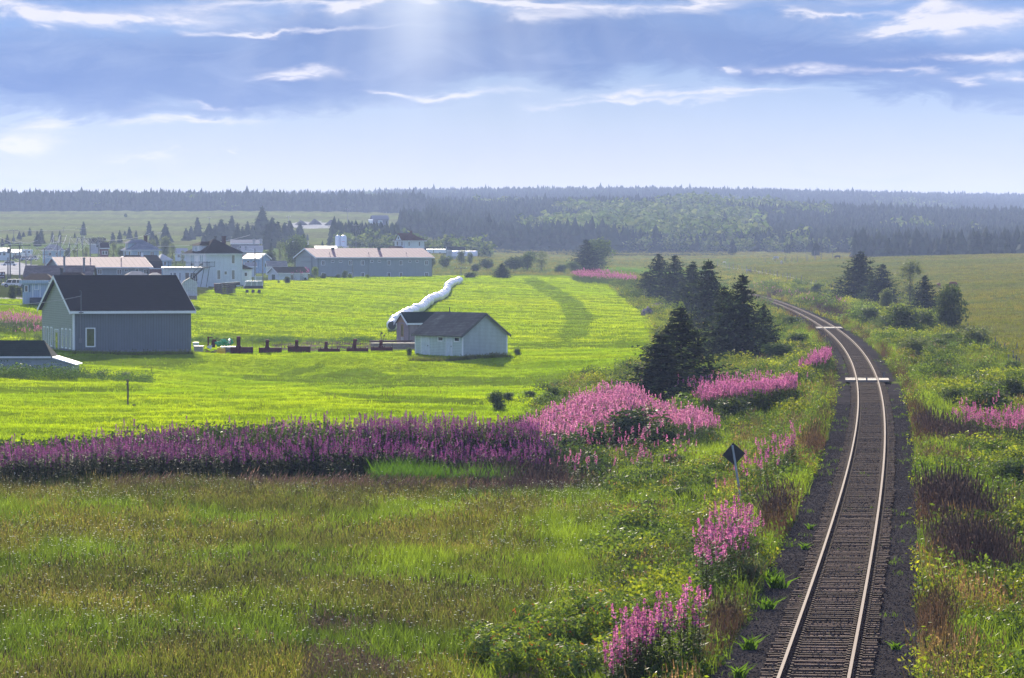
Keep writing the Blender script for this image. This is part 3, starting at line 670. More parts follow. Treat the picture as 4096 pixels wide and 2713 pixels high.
# ------------------------------------------------------------------ fireweed
def patch(name, label, poly, z0, z1, n, protos, head=1.5, scale=1.0, dens=None, tf=None):
    pl = np.array(poly, float); a, b = pl[:, 0].min() * PS - 60, pl[:, 0].max() * PS + 60
    X, Y = region(n, a, b, z0, z1)
    hx, hy = proj(X, Y, ground(X, Y) + head * scale)
    k = inpoly(hx / PS, hy / PS, pl) & (np.abs(X - trackx(Y)) > 2.6)
    k &= (cnoise(X, Y, 2.2, 91) + rng.normal(0, .15, len(X)) > (.25 if dens is None else dens)) & (rng.uniform(0, 1, len(X)) < .34)
    u_ = np.nonzero(k)[0]; u_ = u_[rng.uniform(0, 1, len(u_)) < .45]
    plant('fireweed_undergrowth', WD, X[u_], Y[u_], 1.25 * scale, LEAF, 'dark leafy undergrowth of the ' + label, np.array([[.62, .68, .62]]))
    return plant(name, protos, X[k], Y[k], scale, PETAL, label, tf, var=.2, sjit=.1)
HED = [(-620, 1052), (60, 1038), (180, 1025), (300, 1010), (420, 1002), (560, 1000), (640, 992), (760, 990), (900, 988), (1060, 988), (1150, 990), (1230, 1000), (1290, 1030), (1240, 1090), (1100, 1100), (900, 1095), (700, 1100), (300, 1100), (60, 1118), (-620, 1128)]
patch('fireweed', 'long purple bank of fireweed between meadow and mown field', HED, 179, 196, 42000, FW, 1.45, 1.0, .02, np.array([[.48, .47, .66]]))  # tint puts the shade on the bank's face into the petal colour
X, Y = region(9500, -1100, 2400, 181, 196)
plant('bank_undergrowth', WD, X, Y, 1.6, LEAF, 'dark leafy undergrowth inside the fireweed bank', np.array([[.55, .55, .55]]))
patch('fireweed', 'broad pink mound of fireweed in front of the foremost spruce', [(1180, 1002), (1230, 975), (1290, 940), (1370, 908), (1460, 896), (1500, 920), (1560, 945), (1640, 962), (1680, 990), (1640, 1010), (1570, 980), (1480, 968), (1390, 975), (1330, 1005), (1200, 1030)], 205, 315, 60000, FWL, 1.4, 1.0, .3, np.array([[1.1, 1.25, 1.1]]))
patch('fireweed', 'sparse fireweed on the slope under the pink mound', [(1200, 1030), (1330, 1005), (1500, 1000), (1600, 1010), (1620, 1060), (1500, 1100), (1300, 1090)], 175, 250, 6000, FW, 1.4, 1.0, .7)
patch('fireweed', 'pink belt of fireweed right of the foremost spruce', [(1600, 905), (1700, 893), (1800, 884), (1900, 886), (1925, 900), (1880, 915), (1800, 925), (1700, 926), (1620, 920)], 240, 330, 60000, FWL, 1.4, 1.0, .1)
patch('fireweed', 'short pink streak of fireweed below the pink belt', [(1800, 962), (1850, 938), (1905, 920), (1905, 932), (1850, 955), (1800, 975)], 215, 300, 16000, FWL, 1.4, .9, .1)
patch('fireweed', 'small pink streak of fireweed beside the ballast before the first bend', [(1845, 850), (1880, 825), (1915, 808), (1925, 820), (1890, 842), (1850, 858)], 280, 420, 30000, FWL, 1.4, 1.0, .1)
patch('fireweed', 'scattered fireweed between spruces and crossing', [(1470, 880), (1640, 862), (1900, 872), (1900, 884), (1640, 905), (1600, 900)], 250, 380, 14000, FWL, 1.4, .95, .45)
patch('fireweed', 'scattered fireweed spikes behind the diamond sign', [(1590, 1165), (1700, 1085), (1820, 1010), (1850, 1010), (1830, 1060), (1740, 1110), (1640, 1160)], 130, 260, 16000, FW, 1.4, .95, .55)
patch('fireweed', 'magenta fireweed clump beside the ballast below the diamond sign', [(1605, 1290), (1625, 1240), (1660, 1212), (1750, 1198), (1775, 1208), (1750, 1245), (1690, 1275), (1630, 1300)], 100, 170, 9000, FW, 1.4, .95, .1)
patch('fireweed', 'tall fireweed clump at the bottom edge of the picture', [(1405, 1530), (1450, 1465), (1560, 1440), (1590, 1415), (1655, 1410), (1700, 1440), (1650, 1480), (1640, 1540), (1560, 1580), (1430, 1590)], 82, 125, 22000, FW, 1.4, .95, -.2)
patch('fireweed', 'far fireweed bank behind the field corner', [(1320, 631), (1350, 625), (1400, 627), (1475, 640), (1470, 646), (1400, 641), (1340, 638)], 780, 1150, 26000, FWL, 1.4, 1.25, .1)
patch('fireweed', 'fireweed behind the white two storey house', [(672, 622), (715, 622), (715, 632), (672, 632)], 850, 1100, 16000, FWL, 1.4, 1.2, .1)
patch('fireweed', 'thin pink line of fireweed along the field crest', [(1000, 634), (1065, 634), (1065, 640), (1000, 640)], 900, 1100, 10000, FWL, 1.4, .8, .2)
patch('fireweed', 'pink fireweed left of the dark roofed barn', [(-60, 728), (50, 724), (100, 728), (100, 742), (-60, 745)], 440, 560, 12000, FWL, 1.4, 1.0, .1)
patch('fireweed', 'few fireweed spikes in the grass left of the barn', [(40, 756), (100, 754), (100, 764), (40, 766)], 430, 560, 6000, FWL, 1.4, 1.0, .5)
patch('fireweed', 'pink fireweed at the right edge of the picture', [(2195, 960), (2260, 955), (2420, 958), (2420, 992), (2330, 995), (2240, 975)], 190, 280, 16000, FW, 1.4, 1.0, .25)
patch('fireweed', 'few fireweed spikes low at the right edge', [(2330, 1460), (2420, 1440), (2420, 1540), (2340, 1520)], 85, 130, 1500, FW, 1.4, 1.0, .5)
patch('fireweed', 'fireweed along the pasture fence beyond the first bend', [(1700, 655), (1760, 655), (1880, 680), (1960, 695), (1950, 705), (1800, 682)], 500, 900, 5000, FWL, 1.4, 1.1, .6)

# ------------------------------------------------------------------ trees and bushes
def spruce_proto(seed, whorls=26, br=9, full=1.0, wide=.26, low=.06, drop=.25, spr=.075, irr=.25):
    """unit-height spruce crown made of needle sprays along drooping branches"""
    r = np.random.default_rng(seed); pts, nr_, sz = [], [], []
    side_bias = r.uniform(0, 6.28)
    for i in range(whorls):
        tz = low + (1 - low) * (i / whorls) ** .92 + r.normal(0, .006)
        rad = wide * (1 - tz) ** .70 * (1 - .35 * max(0, (.16 - tz) / .16)) + .012
        for j in range(max(4, int(br * (1 - .45 * tz)))):
            a = r.uniform(0, 6.283); L = rad * r.uniform(1 - irr * 1.6, 1 + irr) * (1 + .12 * math.cos(a - side_bias))
            if r.uniform() < .08: L *= .4
            m = max(3, int(L / spr * 2.1 * full))
            for k in range(m):
                f = (k + r.uniform(0, 1)) / m
                z = tz - drop * L * f + .30 * L * f * f
                off = (1 - f) * .30 * L + .006
                s = r.normal(0, off)
                pts.append((math.cos(a) * L * f - math.sin(a) * s, math.sin(a) * L * f + math.cos(a) * s, z + r.normal(0, .004) - abs(s) * .2))
                nr_.append((math.cos(a) * .3, math.sin(a) * .3, 1.0)); sz.append(spr * r.uniform(.45, 1.0) * (1.1 - .5 * f) * .62)
    for k in range(14): pts.append((r.normal(0, .004), r.normal(0, .004), 1 - k * .008)); nr_.append((1, 0, .3)); sz.append(.012)
    pts = np.array(pts); cols = np.array([(.014, .024, .012), (.020, .032, .014), (.032, .046, .016), (.011, .020, .012)])[r.integers(0, 4, len(pts))] * r.uniform(.6, 1.5, (len(pts), 1))
    rr_ = np.hypot(pts[:, 0], pts[:, 1]) / (wide * (1 - pts[:, 2].clip(0, .98)) ** .7 + .02); cols = cols * (1 + 1.1 * (rr_ > .8))[:, None]      # paler fresh tips; sunlit crown edges are put into the colour too
    return leaves(pts, np.array(nr_), np.array(sz), cols, seed, .5, .4)
def trunk_proto(r0=.02, top=.97, limbs=0, seed=0, low=.2, wide=.25, col=(.10, .075, .055)):
    r = np.random.default_rng(seed); P_ = [stemtris((0, 0, -.03), (0, 0, top), r0, r0 * .12, col, 7)]
    for k in range(limbs):
        z0 = r.uniform(low, top * .8); a = r.uniform(0, 6.28); L = wide * r.uniform(.5, 1)
        P_.append(stemtris((0, 0, z0), (math.cos(a) * L, math.sin(a) * L, z0 + L * r.uniform(.3, 1.1)), r0 * .35, r0 * .08, col, 4))
    return pj(P_)
BARK = leafmat('bark', 0.0, .02)
def keep_mesh(nm, proto, m_): return mesh_np(nm, proto[0], proto[1], proto[2], [m_])
SPR = [keep_mesh('spruce_crown', spruce_proto(100 + k, 30, 16, 1.9, (.60, .54, .64, .52)[k], (.03, .02, .03, .03)[k], spr=.082, irr=.3), NEEDLE) for k in range(4)]
SPT = keep_mesh('spruce_trunk', trunk_proto(.018), BARK)
def cone_proto(seed, n=5, layers=4, wd=.2, cols=((.030, .045, .024), (.040, .058, .028))):
    r = np.random.default_rng(seed); V, T, C_ = [], [], []
    for L in range(layers):
        z0 = L / layers * .9; z1 = min(1, z0 + .42 + (.1 if L == layers - 1 else 0)); rad = wd * (1 - z0) ** .9
        b = len(V); V.append((r.normal(0, .01), r.normal(0, .01), z1)); c = np.array(cols[r.integers(0, len(cols))]) * r.uniform(.8, 1.2)
        for k in range(n): a = 6.283 * (k + r.uniform(-.3, .3)) / n; q_ = rad * r.uniform(.65, 1.25); V.append((q_ * math.cos(a), q_ * math.sin(a), z0 + r.uniform(-.03, .03)))
        for k in range(n): T.append((b, b + 1 + k, b + 1 + (k + 1) % n))
        C_ += [c] * (n + 1)
    return np.array(V), np.array(T), np.array(C_)
SPL = [keep_mesh('far_spruce_crown', pj([cone_proto(140 + k, 7, 7, (.24, .20, .28)[k]), spruce_proto(120 + k, 15, 9, 1.0, (.32, .27, .36)[k], .03, spr=.10, irr=.3)]), NEEDLE) for k in range(3)]
def tree(kind, label, px, py, hpx, crowns=SPR, k=None, Z=None, wide=1.0, group=None, trunk=None, lean=0, cat='tree', tint=None, h=None):
    p_ = on(px, py) if Z is None else gp(px, Z)
    hh = h if h else hpx * p_[1] / F
    o = thing(kind, label, cat, (p_[0], p_[1], p_[2] - .05), 0, group)
    k = random.randrange(len(crowns)) if k is None else k
    for nm, me in (('crown', crowns[k]), ('trunk', trunk or SPT)):
        c = link(nm, me, o); c.scale = (hh * wide, hh * wide, hh) if nm == 'crown' else (hh, hh, hh * .97)
        c.rotation_euler = (0, lean, random.uniform(0, 6.28) if nm == 'crown' else 0)
    return o
# spruces beside the railway: frame position of the foot and height in frame pixels
for i, (px, py, hp, wd, lb) in enumerate([
    (2725, 1590, 362, 1.3, 'tall dark spruce at the back of the foremost pair left of the railway'),
    (2645, 1618, 290, 1.5, 'lighter spruce in front of the foremost pair left of the railway'),
    (2900, 1430, 285, 1.05, 'broad spruce nearest the ballast in the spruce row'),
    (2970, 1440, 345, .95, 'ragged tall spruce at the right end of the spruce row'),
    (3055, 1400, 180, 1.1, 'low spreading spruce at the right foot of the row'),
    (2835, 1330, 292, .95, 'tall pointed spruce in the middle of the spruce row'),
    (2770, 1260, 215, 1.0, 'bushy spruce behind the middle of the spruce row'),
    (2700, 1225, 205, 1.1, 'spruce with two tips near the left end of the spruce row'),
    (2635, 1205, 190, 1.15, 'leftmost wide spruce of the spruce row'),
    (2585, 1195, 110, 1.3, 'low spruce at the left foot of the spruce row'),
    (3440, 1212, 208, 1.3, 'big spruce right of the railway beyond the first bend'),
    (3530, 1222, 165, 1.25, 'spreading spruce just right of the big one right of the railway'),
    (3700, 1250, 150, 1.1, 'small spruce beside the poplar right of the railway'),
    (3100, 1190, 28, 1.4, 'tiny young spruce on the far verge beyond the first bend'),
    (2008, 1112, 60, 1.5, 'wind bent little spruce on the field crest')]):
    tree('spruce', lb, px, py, hp, wide=wd, k=i % 4, group='spruces along the railway')
# broadleaf prototypes
def bl(seed, n, lobes, size, cols, **kw): return crown(n, lobes, size, cols, seed, **kw)
GRN = [(.07, .11, .025), (.10, .15, .03), (.05, .08, .02)]
PAL = [(.13, .16, .06), (.17, .20, .08), (.09, .12, .04)]
YEL = [(.16, .23, .02), (.22, .27, .025), (.10, .17, .02)]
DKG = [(.045, .072, .02), (.065, .09, .025), (.036, .056, .018)]
def lobset(seed, n, w, h0, h1, tall=1.0):
    r = np.random.default_rng(seed); L = []
    for k in range(n):
        z = r.uniform(h0, h1); rad = w * (.35 + .65 * math.sin(math.pi * min(1, (z - h0 * .5) / (1.0 - h0 * .5)))); a = r.uniform(0, 6.28); q_ = r.uniform(0, rad * .75)
        s = r.uniform(.13, .24) * (w / .35 + .4) * .75; L.append((math.cos(a) * q_, math.sin(a) * q_, z, s, s, s * .9 * tall))
    return L
BRD = [keep_mesh('broadleaf_crown', bl(200 + k, 3600, lobset(200 + k, 18, .38, .25, .85), .034, [GRN, PAL, DKG, YEL][k], shell=.5), LEAF) for k in range(4)]
POP = [keep_mesh('poplar_crown', bl(210 + k, 2200, lobset(210 + k, 16, .2, .15, .9), .022, PAL, shell=.4), LEAF) for k in range(2)]
BSH = [keep_mesh('bush_leaves', bl(220 + k, 4200, lobset(220 + k, 18, .55, .10, .78), .042, [GRN, DKG, PAL, YEL][k], shell=.35), LEAF) for k in range(4)]
BRT = keep_mesh('broadleaf_trunk', trunk_proto(.022, .8, 14, 3), BARK)
BST = keep_mesh('bush_stems', trunk_proto(.012, .7, 14, 4, .05, .35), BARK)
for (px, py, hp, wd, cr, k, kind, lb) in [
    (3640, 1215, 178, 1.5, POP, 0, 'poplar', 'pale poplar beside the small spruce right of the railway'),
    (3545, 1260, 105, 1.0, BRD, 1, 'young_tree', 'small pale tree in front of the big spruce right of the railway'),
    (2390, 1084, 132, 1.3, BRD, 0, 'broadleaf_tree', 'rounded green tree on the crest behind the field corner'),
    (2345, 1084, 126, 1.5, SPR, 3, 'spruce', 'dark spruce at the left of the crest tree behind the field corner'),
    (2730, 1300, 95, .5, BRD, 3, 'sapling', 'bright green sapling between the spruces of the row'),
    (2060, 1085, 74, 1.6, BRD, 2, 'willow', 'dark rounded willow clump on the left of the crest thicket'),
    (2110, 1085, 82, 1.4, BRD, 0, 'willow', 'grey green willow in the middle of the crest thicket'),
    (2165, 1082, 80, 1.6, POP, 1, 'willow', 'pale feathery willow on the right of the crest thicket'),
    (1950, 1080, 58, 1.5, BRD, 2, 'small_tree', 'small dark tree left of the crest thicket'),
    (1785, 1075, 52, 1.5, BRD, 0, 'small_tree', 'low green tree just right of the long grey building'),
    (1565, 1108, 40, 1.0, BRD, 3, 'young_tree', 'bright little tree in front of the long grey building'),
    (1262, 1112, 46, .9, BRD, 3, 'young_tree', 'bright narrow young tree at the left corner of the long grey building'),
    (3985, 1560, 10, 1.0, BRD, 3, 'seedling', 'tiny seedling in the grass near the right edge')]:
    tree(kind, lb, px, py, hp, cr, k, wide=wd, trunk=BRT if cr is not SPR else SPT)
for (px, py, hp, wd, k, lb) in [
    (3620, 1345, 125, 1.3, 1, 'large dark bush on the right bank before the poplar'), (3700, 1340, 100, 1.2, 1, 'dark bush on the right side of the large one on the right bank'),
    (3795, 1315, 180, .8, 1, 'tall dark bush at the pasture edge right of the poplar'), (3905, 1410, 115, 1.0, 2, 'bare twiggy bush by the pasture fence posts'),
    (3650, 1440, 105, 1.1, 2, 'speckled pale bush beside the ballast on the right'), (3480, 1300, 70, 1.5, 1, 'low dark bush under the big right spruce'),
    (3560, 1320, 60, 1.5, 0, 'low green bush under the small pale tree'), (3830, 1390, 60, 2.0, 0, 'low bright green thicket before the pasture edge'),
    (3750, 1400, 50, 2.0, 0, 'low green thicket below the tall dark bush'), (3950, 1560, 75, 1.6, 0, 'green bush on the right bank level with the near crossing'),
    (3790, 1530, 60, 1.5, 1, 'dark low bush on the right bank near the crossing'), (3960, 1660, 105, 1.9, 1, 'broad dark bush above the pink flowers at the right edge'),
    (3820, 1640, 90, 1.6, 1, 'dark bush on the right bank below the crossing'), (4060, 1600, 90, 1.4, 1, 'dark bush cut by the right edge of the picture'),
    (4040, 1500, 60, 1.3, 0, 'pale green bush at the right edge near the fence'), (3990, 1860, 120, 1.4, 3, 'yellow green bush right of the dead stalk thicket'),
    (4080, 1960, 130, 1.3, 0, 'green bush at the right edge beside the dead stalks'), (3880, 1760, 90, 1.2, 3, 'olive bush under the right hand flowers'),
    (2930, 1690, 105, 1.7, 1, 'dark rounded bush between pink belt and mound'), (2520, 1815, 185, 1.7, 1, 'big dark green bush under the pink mound'),
    (2640, 1825, 140, 1.5, 1, 'dark bush on the right flank under the pink mound'), (2390, 1825, 130, 1.6, 0, 'green bush on the left flank under the pink mound'),
    (2240, 1860, 130, 1.7, 1, 'dark bush where the fireweed bank meets the mound'), (3080, 1860, 90, 1.1, 3, 'bright yellow green bush right of the diamond sign'),
    (2700, 1880, 70, 1.7, 0, 'low green bush left of the diamond sign post'), (2560, 1900, 60, 1.6, 0, 'low leafy bush before the dark bushes left of the sign'),
    (2750, 2010, 65, 2.0, 0, 'low spreading bush near the foot of the diamond sign'), (2600, 2050, 60, 2.0, 0, 'flat green bush left of the sign foot'),
    (2470, 1960, 60, 1.8, 0, 'flat green bush further left of the sign foot'), (2940, 2040, 45, 1.6, 3, 'small bright bush right at the foot of the sign'),
    (2880, 2280, 110, 1.2, 0, 'green bush under the magenta flowers by the ballast'), (2990, 2360, 150, .9, 2, 'grey green bush below the magenta flowers'),
    (2620, 2200, 70, 1.3, 1, 'dark small bush in the meadow left of the magenta flowers'), (2510, 2410, 100, 1.3, 1, 'dark bush above the yellow leafed thicket'),
    (2900, 2500, 120, 1.2, 2, 'grey green bush behind the tall fireweed clump'), (2760, 1545, 60, 1.8, 0, 'green bush behind the pink belt'),
    (3150, 1320, 60, 1.7, 0, 'green bush left of the track below the first bend'), 
    (3120, 1450, 80, 2.0, 0, 'spreading green bush right of the spruce row'), (3180, 1390, 60, 1.7, 0, 'low bush left of the ballast before the first bend'),
    (2030, 1600, 32, 1.9, 0, 'green clump on the edge of the mown field by the mound'), (2120, 1590, 30, 2.0, 0, 'second green clump on the field edge by the mound'),
    (2200, 1620, 80, .9, 0, 'thin tall bush on the field edge by the mound'), (1990, 1640, 80, 1.0, 0, 'weedy clump at the right end of the mown field'),
    (1900, 1085, 30, 1.5, 1, 'low dark bush on the crest behind the bales'), (1880, 1112, 22, 3.0, 1, 'flat dark hedge on the crest by the line post'),
    (2010, 1105, 36, 1.8, 0, 'green bush on the crest left of the willows'), (2240, 1092, 36, 1.6, 0, 'green bush on the crest right of the willows'),
    (2300, 1086, 40, 1.5, 0, 'green bush at the foot of the crest tree'), (2820, 1120, 40, 1.3, 0, 'bush in front of the far pasture fence'),
    (3260, 1175, 45, 1.0, 0, 'round bush on the far verge before the pasture fence'),
    (2070, 1423, 30, 1.2, 0, 'grass clump at the right corner of the white shed'), (1637, 1425, 34, .8, 0, 'grass clump at the left corner of the white shed'),
    (1150, 1133, 28, 1.1, 1, 'round dark shrub in front of the long white garage'), (1115, 1133, 10, 1.2, 1, 'tiny shrub at the garage door'),
    (1295, 1115, 22, 1.3, 1, 'small dark shrub before the left end of the long grey building'), (1350, 1113, 14, 1.5, 0, 'small shrub second in the row before the long grey building'),
    (1400, 1113, 16, 1.5, 3, 'rounded shrub third in the row before the long grey building'), (1470, 1111, 14, 1.4, 3, 'small yellow shrub before the middle of the long grey building'),
    (1222, 1120, 10, 1.4, 1, 'tiny shrub beside the right end of the garage'), (1378, 1113, 30, .9, 0, 'loose green shrub before the long grey building'),
    (50, 1196, 58, .75, 1, 'large round shrub on the lawn left of the light blue bungalow'), (75, 1180, 35, .9, 1, 'small dark shrub behind the round lawn shrub'),
    (103, 1186, 22, .9, 1, 'dark red shrub under the bungalow window'), (160, 1196, 20, .9, 1, 'dark shrub beside the bungalow steps'),
    (140, 1475, 45, .8, 3, 'leafy bright bush before the low green roofed shed'), (30, 1480, 50, 1.5, 1, 'dark bush before the left end of the low shed'),
    (210, 1490, 34, 2.2, 0, 'green brush before the right end of the low shed'), (290, 1500, 26, 2.6, 1, 'low dark brush right of the low green roofed shed'),
    (90, 1488, 36, 2.0, 0, 'weedy brush along the low shed wall'), (400, 1507, 20, 3.0, 1, 'low dark tussock strip right of the low shed'), (500, 1507, 20, 3.0, 1, 'second low tussock strip near the lone post'),
    (535, 1628, 14, 1.4, 1, 'tussock at the foot of the lone post'), (200, 1200, 14, 2.0, 1, 'brush on the lawn behind the barn')]:
    tree('bush', lb, px, py, hp, BSH, k, wide=wd, trunk=BST, cat='bush')
# big leafy thicket at the bottom: long pointed leaves with reddish young shoots
def thicket(seed, n, lobes, red=.04):
    r = np.random.default_rng(seed); v = crown(n, lobes, .085, YEL + [(.09, .14, .02)], seed, shell=.75, asp=.32, jit=.35)
    C_ = v[2].copy(); m = len(C_) // 4; kk = np.nonzero(r.uniform(0, 1, m) < red)[0]
    for i in kk: C_[i * 4:i * 4 + 4] = (.35, .10, .03)
    return v[0], v[1], C_
for i, (px, py, sx, hh, lb) in enumerate([(2110, 2640, 260, 1.1, 'left part of the yellow leafed thicket at the bottom edge'), (2330, 2620, 300, 1.5, 'middle of the yellow leafed thicket at the bottom edge'), (2540, 2560, 300, 1.45, 'right part of the yellow leafed thicket behind the fireweed'), (2380, 2760, 460, 1.3, 'front of the yellow leafed thicket cut by the bottom edge')]):
    c = on(px, py) if py < 2700 else gp(px, 99); s0 = sx / F * c[1]; lob = []
    r_ = np.random.default_rng(300 + i)
    for k in range(22): lob.append((r_.uniform(-s0, s0) * .8, r_.uniform(-2.4, 2.4), hh * r_.uniform(.25, .62), r_.uniform(.35, .6), r_.uniform(.4, .7), hh * .38))
    v = thicket(300 + i, 14000, lob, .02)
    o = thing('leafy_thicket', lb, 'bush', c, 0, 'yellow leafed thicket'); link('foliage', keep_mesh('thicket_leaves', v, LEAF), o)
    st = link('stems', BST, o); st.scale = (s0 * 1.2, s0 * 1.2, hh)
# leafy dock plants on the ballast edge
dock = keep_mesh('dock_leaves', blades(26, .34, .07, .16, 1.3, (.07, .14, .015), (.14, .26, .02), 5), GRASS)
for i, (px, py, w_, lb) in enumerate([(3115, 2355, 1.4, 'large bright dock plant on the left ballast slope'), (3225, 2200, .7, 'small bright dock plant on the left ballast'), (3245, 2120, .6, 'tiny dock plant higher on the left ballast'),
    (3072, 2440, 1.0, 'dark leafed dock plant on the ballast edge'), (2995, 2600, 1.0, 'dock plant on the ballast edge near the bottom'), (2960, 2680, .9, 'lowest dock plant by the ballast'), (3080, 2320, 1.0, 'dock plant behind the large one'), (3590, 2600, .6, 'dock plant on the right ballast edge near the bottom')]):
    c = on(px, py) if py < 2650 else gp(px, 82); o = thing('dock_plant', lb, 'plant', c, i, 'dock plants on the ballast'); x = link('leaves', dock, o); x.scale = (w_, w_, w_)
X, Y = region(2600, 2900, 3750, 72, 330); k = (np.abs(X - trackx(Y)) < 2.5) & (cnoise(X, Y, 1.5, 66) > .60); X, Y = X[k], Y[k]
plant('ballast_weeds', [blades(9, .16, .02, .2, .8, (.06, .11, .015), (.12, .19, .03), 3)], X, Y, 1.0, GRASS, 'small green weeds growing through the ballast')

# ------------------------------------------------------------------ village trees, woods and hill forest
names = ['behind the pole line at the left edge', 'behind the power poles', 'left of the pale blue hip roofed house', 'behind the pale blue hip roofed house', 'between the two hip roofed houses', 'behind the black roofed white house', 'right of the black roofed white house', 'behind the red walled workshop', 'left of the long grey building']
vil = [(10,955,35),(30,955,40),(55,960,28),(78,955,34),(95,965,24),(120,955,36),(150,950,64),(165,950,66),(210,955,46),(240,960,40),(300,968,26),(335,955,60),(365,968,26),(452,968,52),(480,965,50),(518,968,50),(545,965,38),(597,965,56),(625,965,50),(662,970,86),(610,975,50),(745,985,60),(765,985,62),(790,985,78),(815,985,66),(837,985,98),(862,985,80),(885,985,88),(905,985,70),(928,985,80),(950,985,104),(970,985,95),(990,985,100),(1010,985,80),(1030,985,92),(1050,990,118),(1070,990,112),(1090,990,120),(1112,985,100),(1140,985,84),(1160,985,78),(1200,985,70),(1215,990,64),(1290,975,30),(1170,930,22),(1205,930,26),(1230,930,24),(500,905,24)]
for i, (px, py, hp) in enumerate(vil):
    tree('spruce', 'hazy dark spruce ' + names[min(len(names) - 1, int(px / 150))] + (' towering over its neighbours' if hp > 102 else ' taller than most' if hp > 82 else ' of middling height' if hp > 58 else ' of low height' if hp > 34 else ' and very small'), px, py, hp * random.uniform(.9, 1.08), SPL, Z=1420 + 53 * (i % 6), wide=random.uniform(1.3, 1.75), group='hazy spruces behind the village')
for i, (px, py, hp, k, cr, lb) in enumerate([(1085, 1040, 88, 2, BRD, 'dark tree right of the red walled workshop'), (1085, 1050, 90, 1, SPL, 'dark spruce behind the pole with the lamp'), (1120, 1045, 92, 0, POP, 'pale poplar left of the long grey building'), (1145, 1045, 80, 1, POP, 'shorter pale poplar left of the long grey building'),
    (1180, 1050, 130, 0, BRD, 'tall green tree behind the left gable of the long grey building'), (1215, 1040, 110, 0, BRD, 'green tree behind the long grey roof'), (1160, 1060, 95, 1, SPL, 'dark spruce left of the long grey gable'), (1245, 1010, 70, 1, BRD, 'pale green tree behind the left end of the long roof'),
    (300, 1034, 60, 0, POP, 'pale poplar among the power poles'), (345, 1034, 66, 1, POP, 'second pale poplar among the power poles'), (270, 1034, 50, 1, BRD, 'low pale tree among the power poles'), (420, 1030, 70, 1, BRD, 'green tree left of the pale blue house'), (455, 1030, 84, 0, POP, 'poplar left of the pale blue house'), (490, 1020, 70, 0, BRD, 'green tree touching the pale blue house'),
    (610, 1020, 90, 0, POP, 'poplar right of the pale blue house chimney'), (660, 1030, 92, 1, BRD, 'broad green tree right of the pale blue house'), (690, 1035, 90, 0, POP, 'slim pale poplar right of the pale blue house'), (730, 1040, 55, 1, POP, 'small pale tree left of the white house'),
    (1485, 1010, 60, 1, BRD, 'small tree behind the middle of the long roof'), (1505, 1000, 52, 1, BRD, 'lone round tree behind the long grey roof'), (1365, 1000, 80, 1, BRD, 'pale tree behind the white silos'), (1400, 1000, 72, 1, BRD, 'pale tree right of the white silos'), (1440, 1000, 52, 1, BRD, 'low pale tree right of the silos'), (1545, 1002, 40, 1, BRD, 'low pale tree left of the red roofed white house'),
    (1730, 1000, 48, 1, BRD, 'pale round tree right of the red roofed white house'), (1770, 1000, 45, 1, BRD, 'pale tree behind the trailers'), (1845, 1000, 62, 1, BRD, 'big pale rounded tree behind the dark roofed shed'), (1880, 1000, 52, 1, BRD, 'pale tree right of the big rounded one'),
    (1060, 1060, 40, 0, BRD, 'green bushes under the pole with the lamp'), (1095, 1068, 30, 0, BRD, 'green bush behind the garage'), (505, 899, 22, 2, BRD, 'lone tree in the distant hillside meadow')]):
    tree('village_tree', lb, px, py, hp, cr, k, Z=(2300 if py == 899 else 1100 + 25 * (i % 4)), wide=.9, trunk=BRT, group='trees of the village')
CON = [cone_proto(k, 5, 4, .24 + .04 * (k % 3)) for k in range(6)]
DEC = [crown(90, lobset(400 + k, 6, .40, .25, .8), .085, PAL + GRN, 400 + k, shell=.6, asp=.8, jit=.5) for k in range(4)]
def wood(name, label, n, p0, p1, z0, z1, cond, hc, hd, deciduous, seed, tc=1.0):
    X, Y = region(n, p0, p1, z0, z1); zz = ground(X, Y); px, py = proj(X, Y, zz); px /= PS; py /= PS
    k = cond(px, py, X, Y); X, Y, zz = X[k], Y[k], zz[k]; px = px[k]; py = py[k]
    dd = (cnoise(X, Y * .5, 60, seed) + rng.normal(0, .05, len(X))) > deciduous(px, py) if callable(deciduous) else (cnoise(X, Y * .5, 60, seed) + rng.normal(0, .1, len(X))) > deciduous
    out = []
    for nm, m, pr, hh, mt_ in (('', ~dd, CON, hc, NEEDLE), ('_broadleaf', dd, DEC, hd, FARLEAF)):
        if nm: m = m & (rng.uniform(0, 1, len(m)) < .8)
        if m.sum() == 0: continue
        N = m.sum(); s = hh * rng.normal(1, .22, N).clip(.5, 1.6); s = np.where(rng.uniform(0, 1, N) < .012, s * 1.25, s)
        wdt = s * rng.uniform(.8, 1.25, N) * (1.35 if nm else 1)
        tint = (rng.normal(1, .15, (N, 1)).clip(.6, 1.5) * np.ones((N, 3))) * (tc if nm == '' else 1.1)
        o = scatter(name + nm, pr, np.stack([X[m], Y[m], zz[m] - .4], 1), np.stack([wdt, wdt, s], 1), tint=tint, material=mt_, lean=np.zeros((N, 2)))
        tag(o, label + (' (paler broadleaf trees)' if nm else ''), kind='stuff'); o['label'] = ('pale broadleaf trees in ' if nm else 'dark conifers of ') + label
        out.append(o)
wood('left_hill_wood', 'the wood above the distant hillside meadow', 15000, -150, 1700, 2640, 2860, lambda px, py, X, Y: px < 1000, 11, 9, .93, 1)
wood('left_ridge_wood', 'the farthest ridge on the left', 16000, -200, 1900, 3300, 5200, lambda px, py, X, Y: Y > 3300, 9, 8, .78, 2)
wood('front_hill_wood', 'the front wooded hillside', 34000, 1650, 4350, 1850, 2800, lambda px, py, X, Y: (px > 985 + (Y - 1850) * -.0) & (Y > 1850), 8.5, 10.5, lambda px, py: .44 + .55 * np.clip(np.sqrt(((px - 1720) / 430) ** 2 + ((py - 550) / 55) ** 2) - .5, 0, 1), 3)
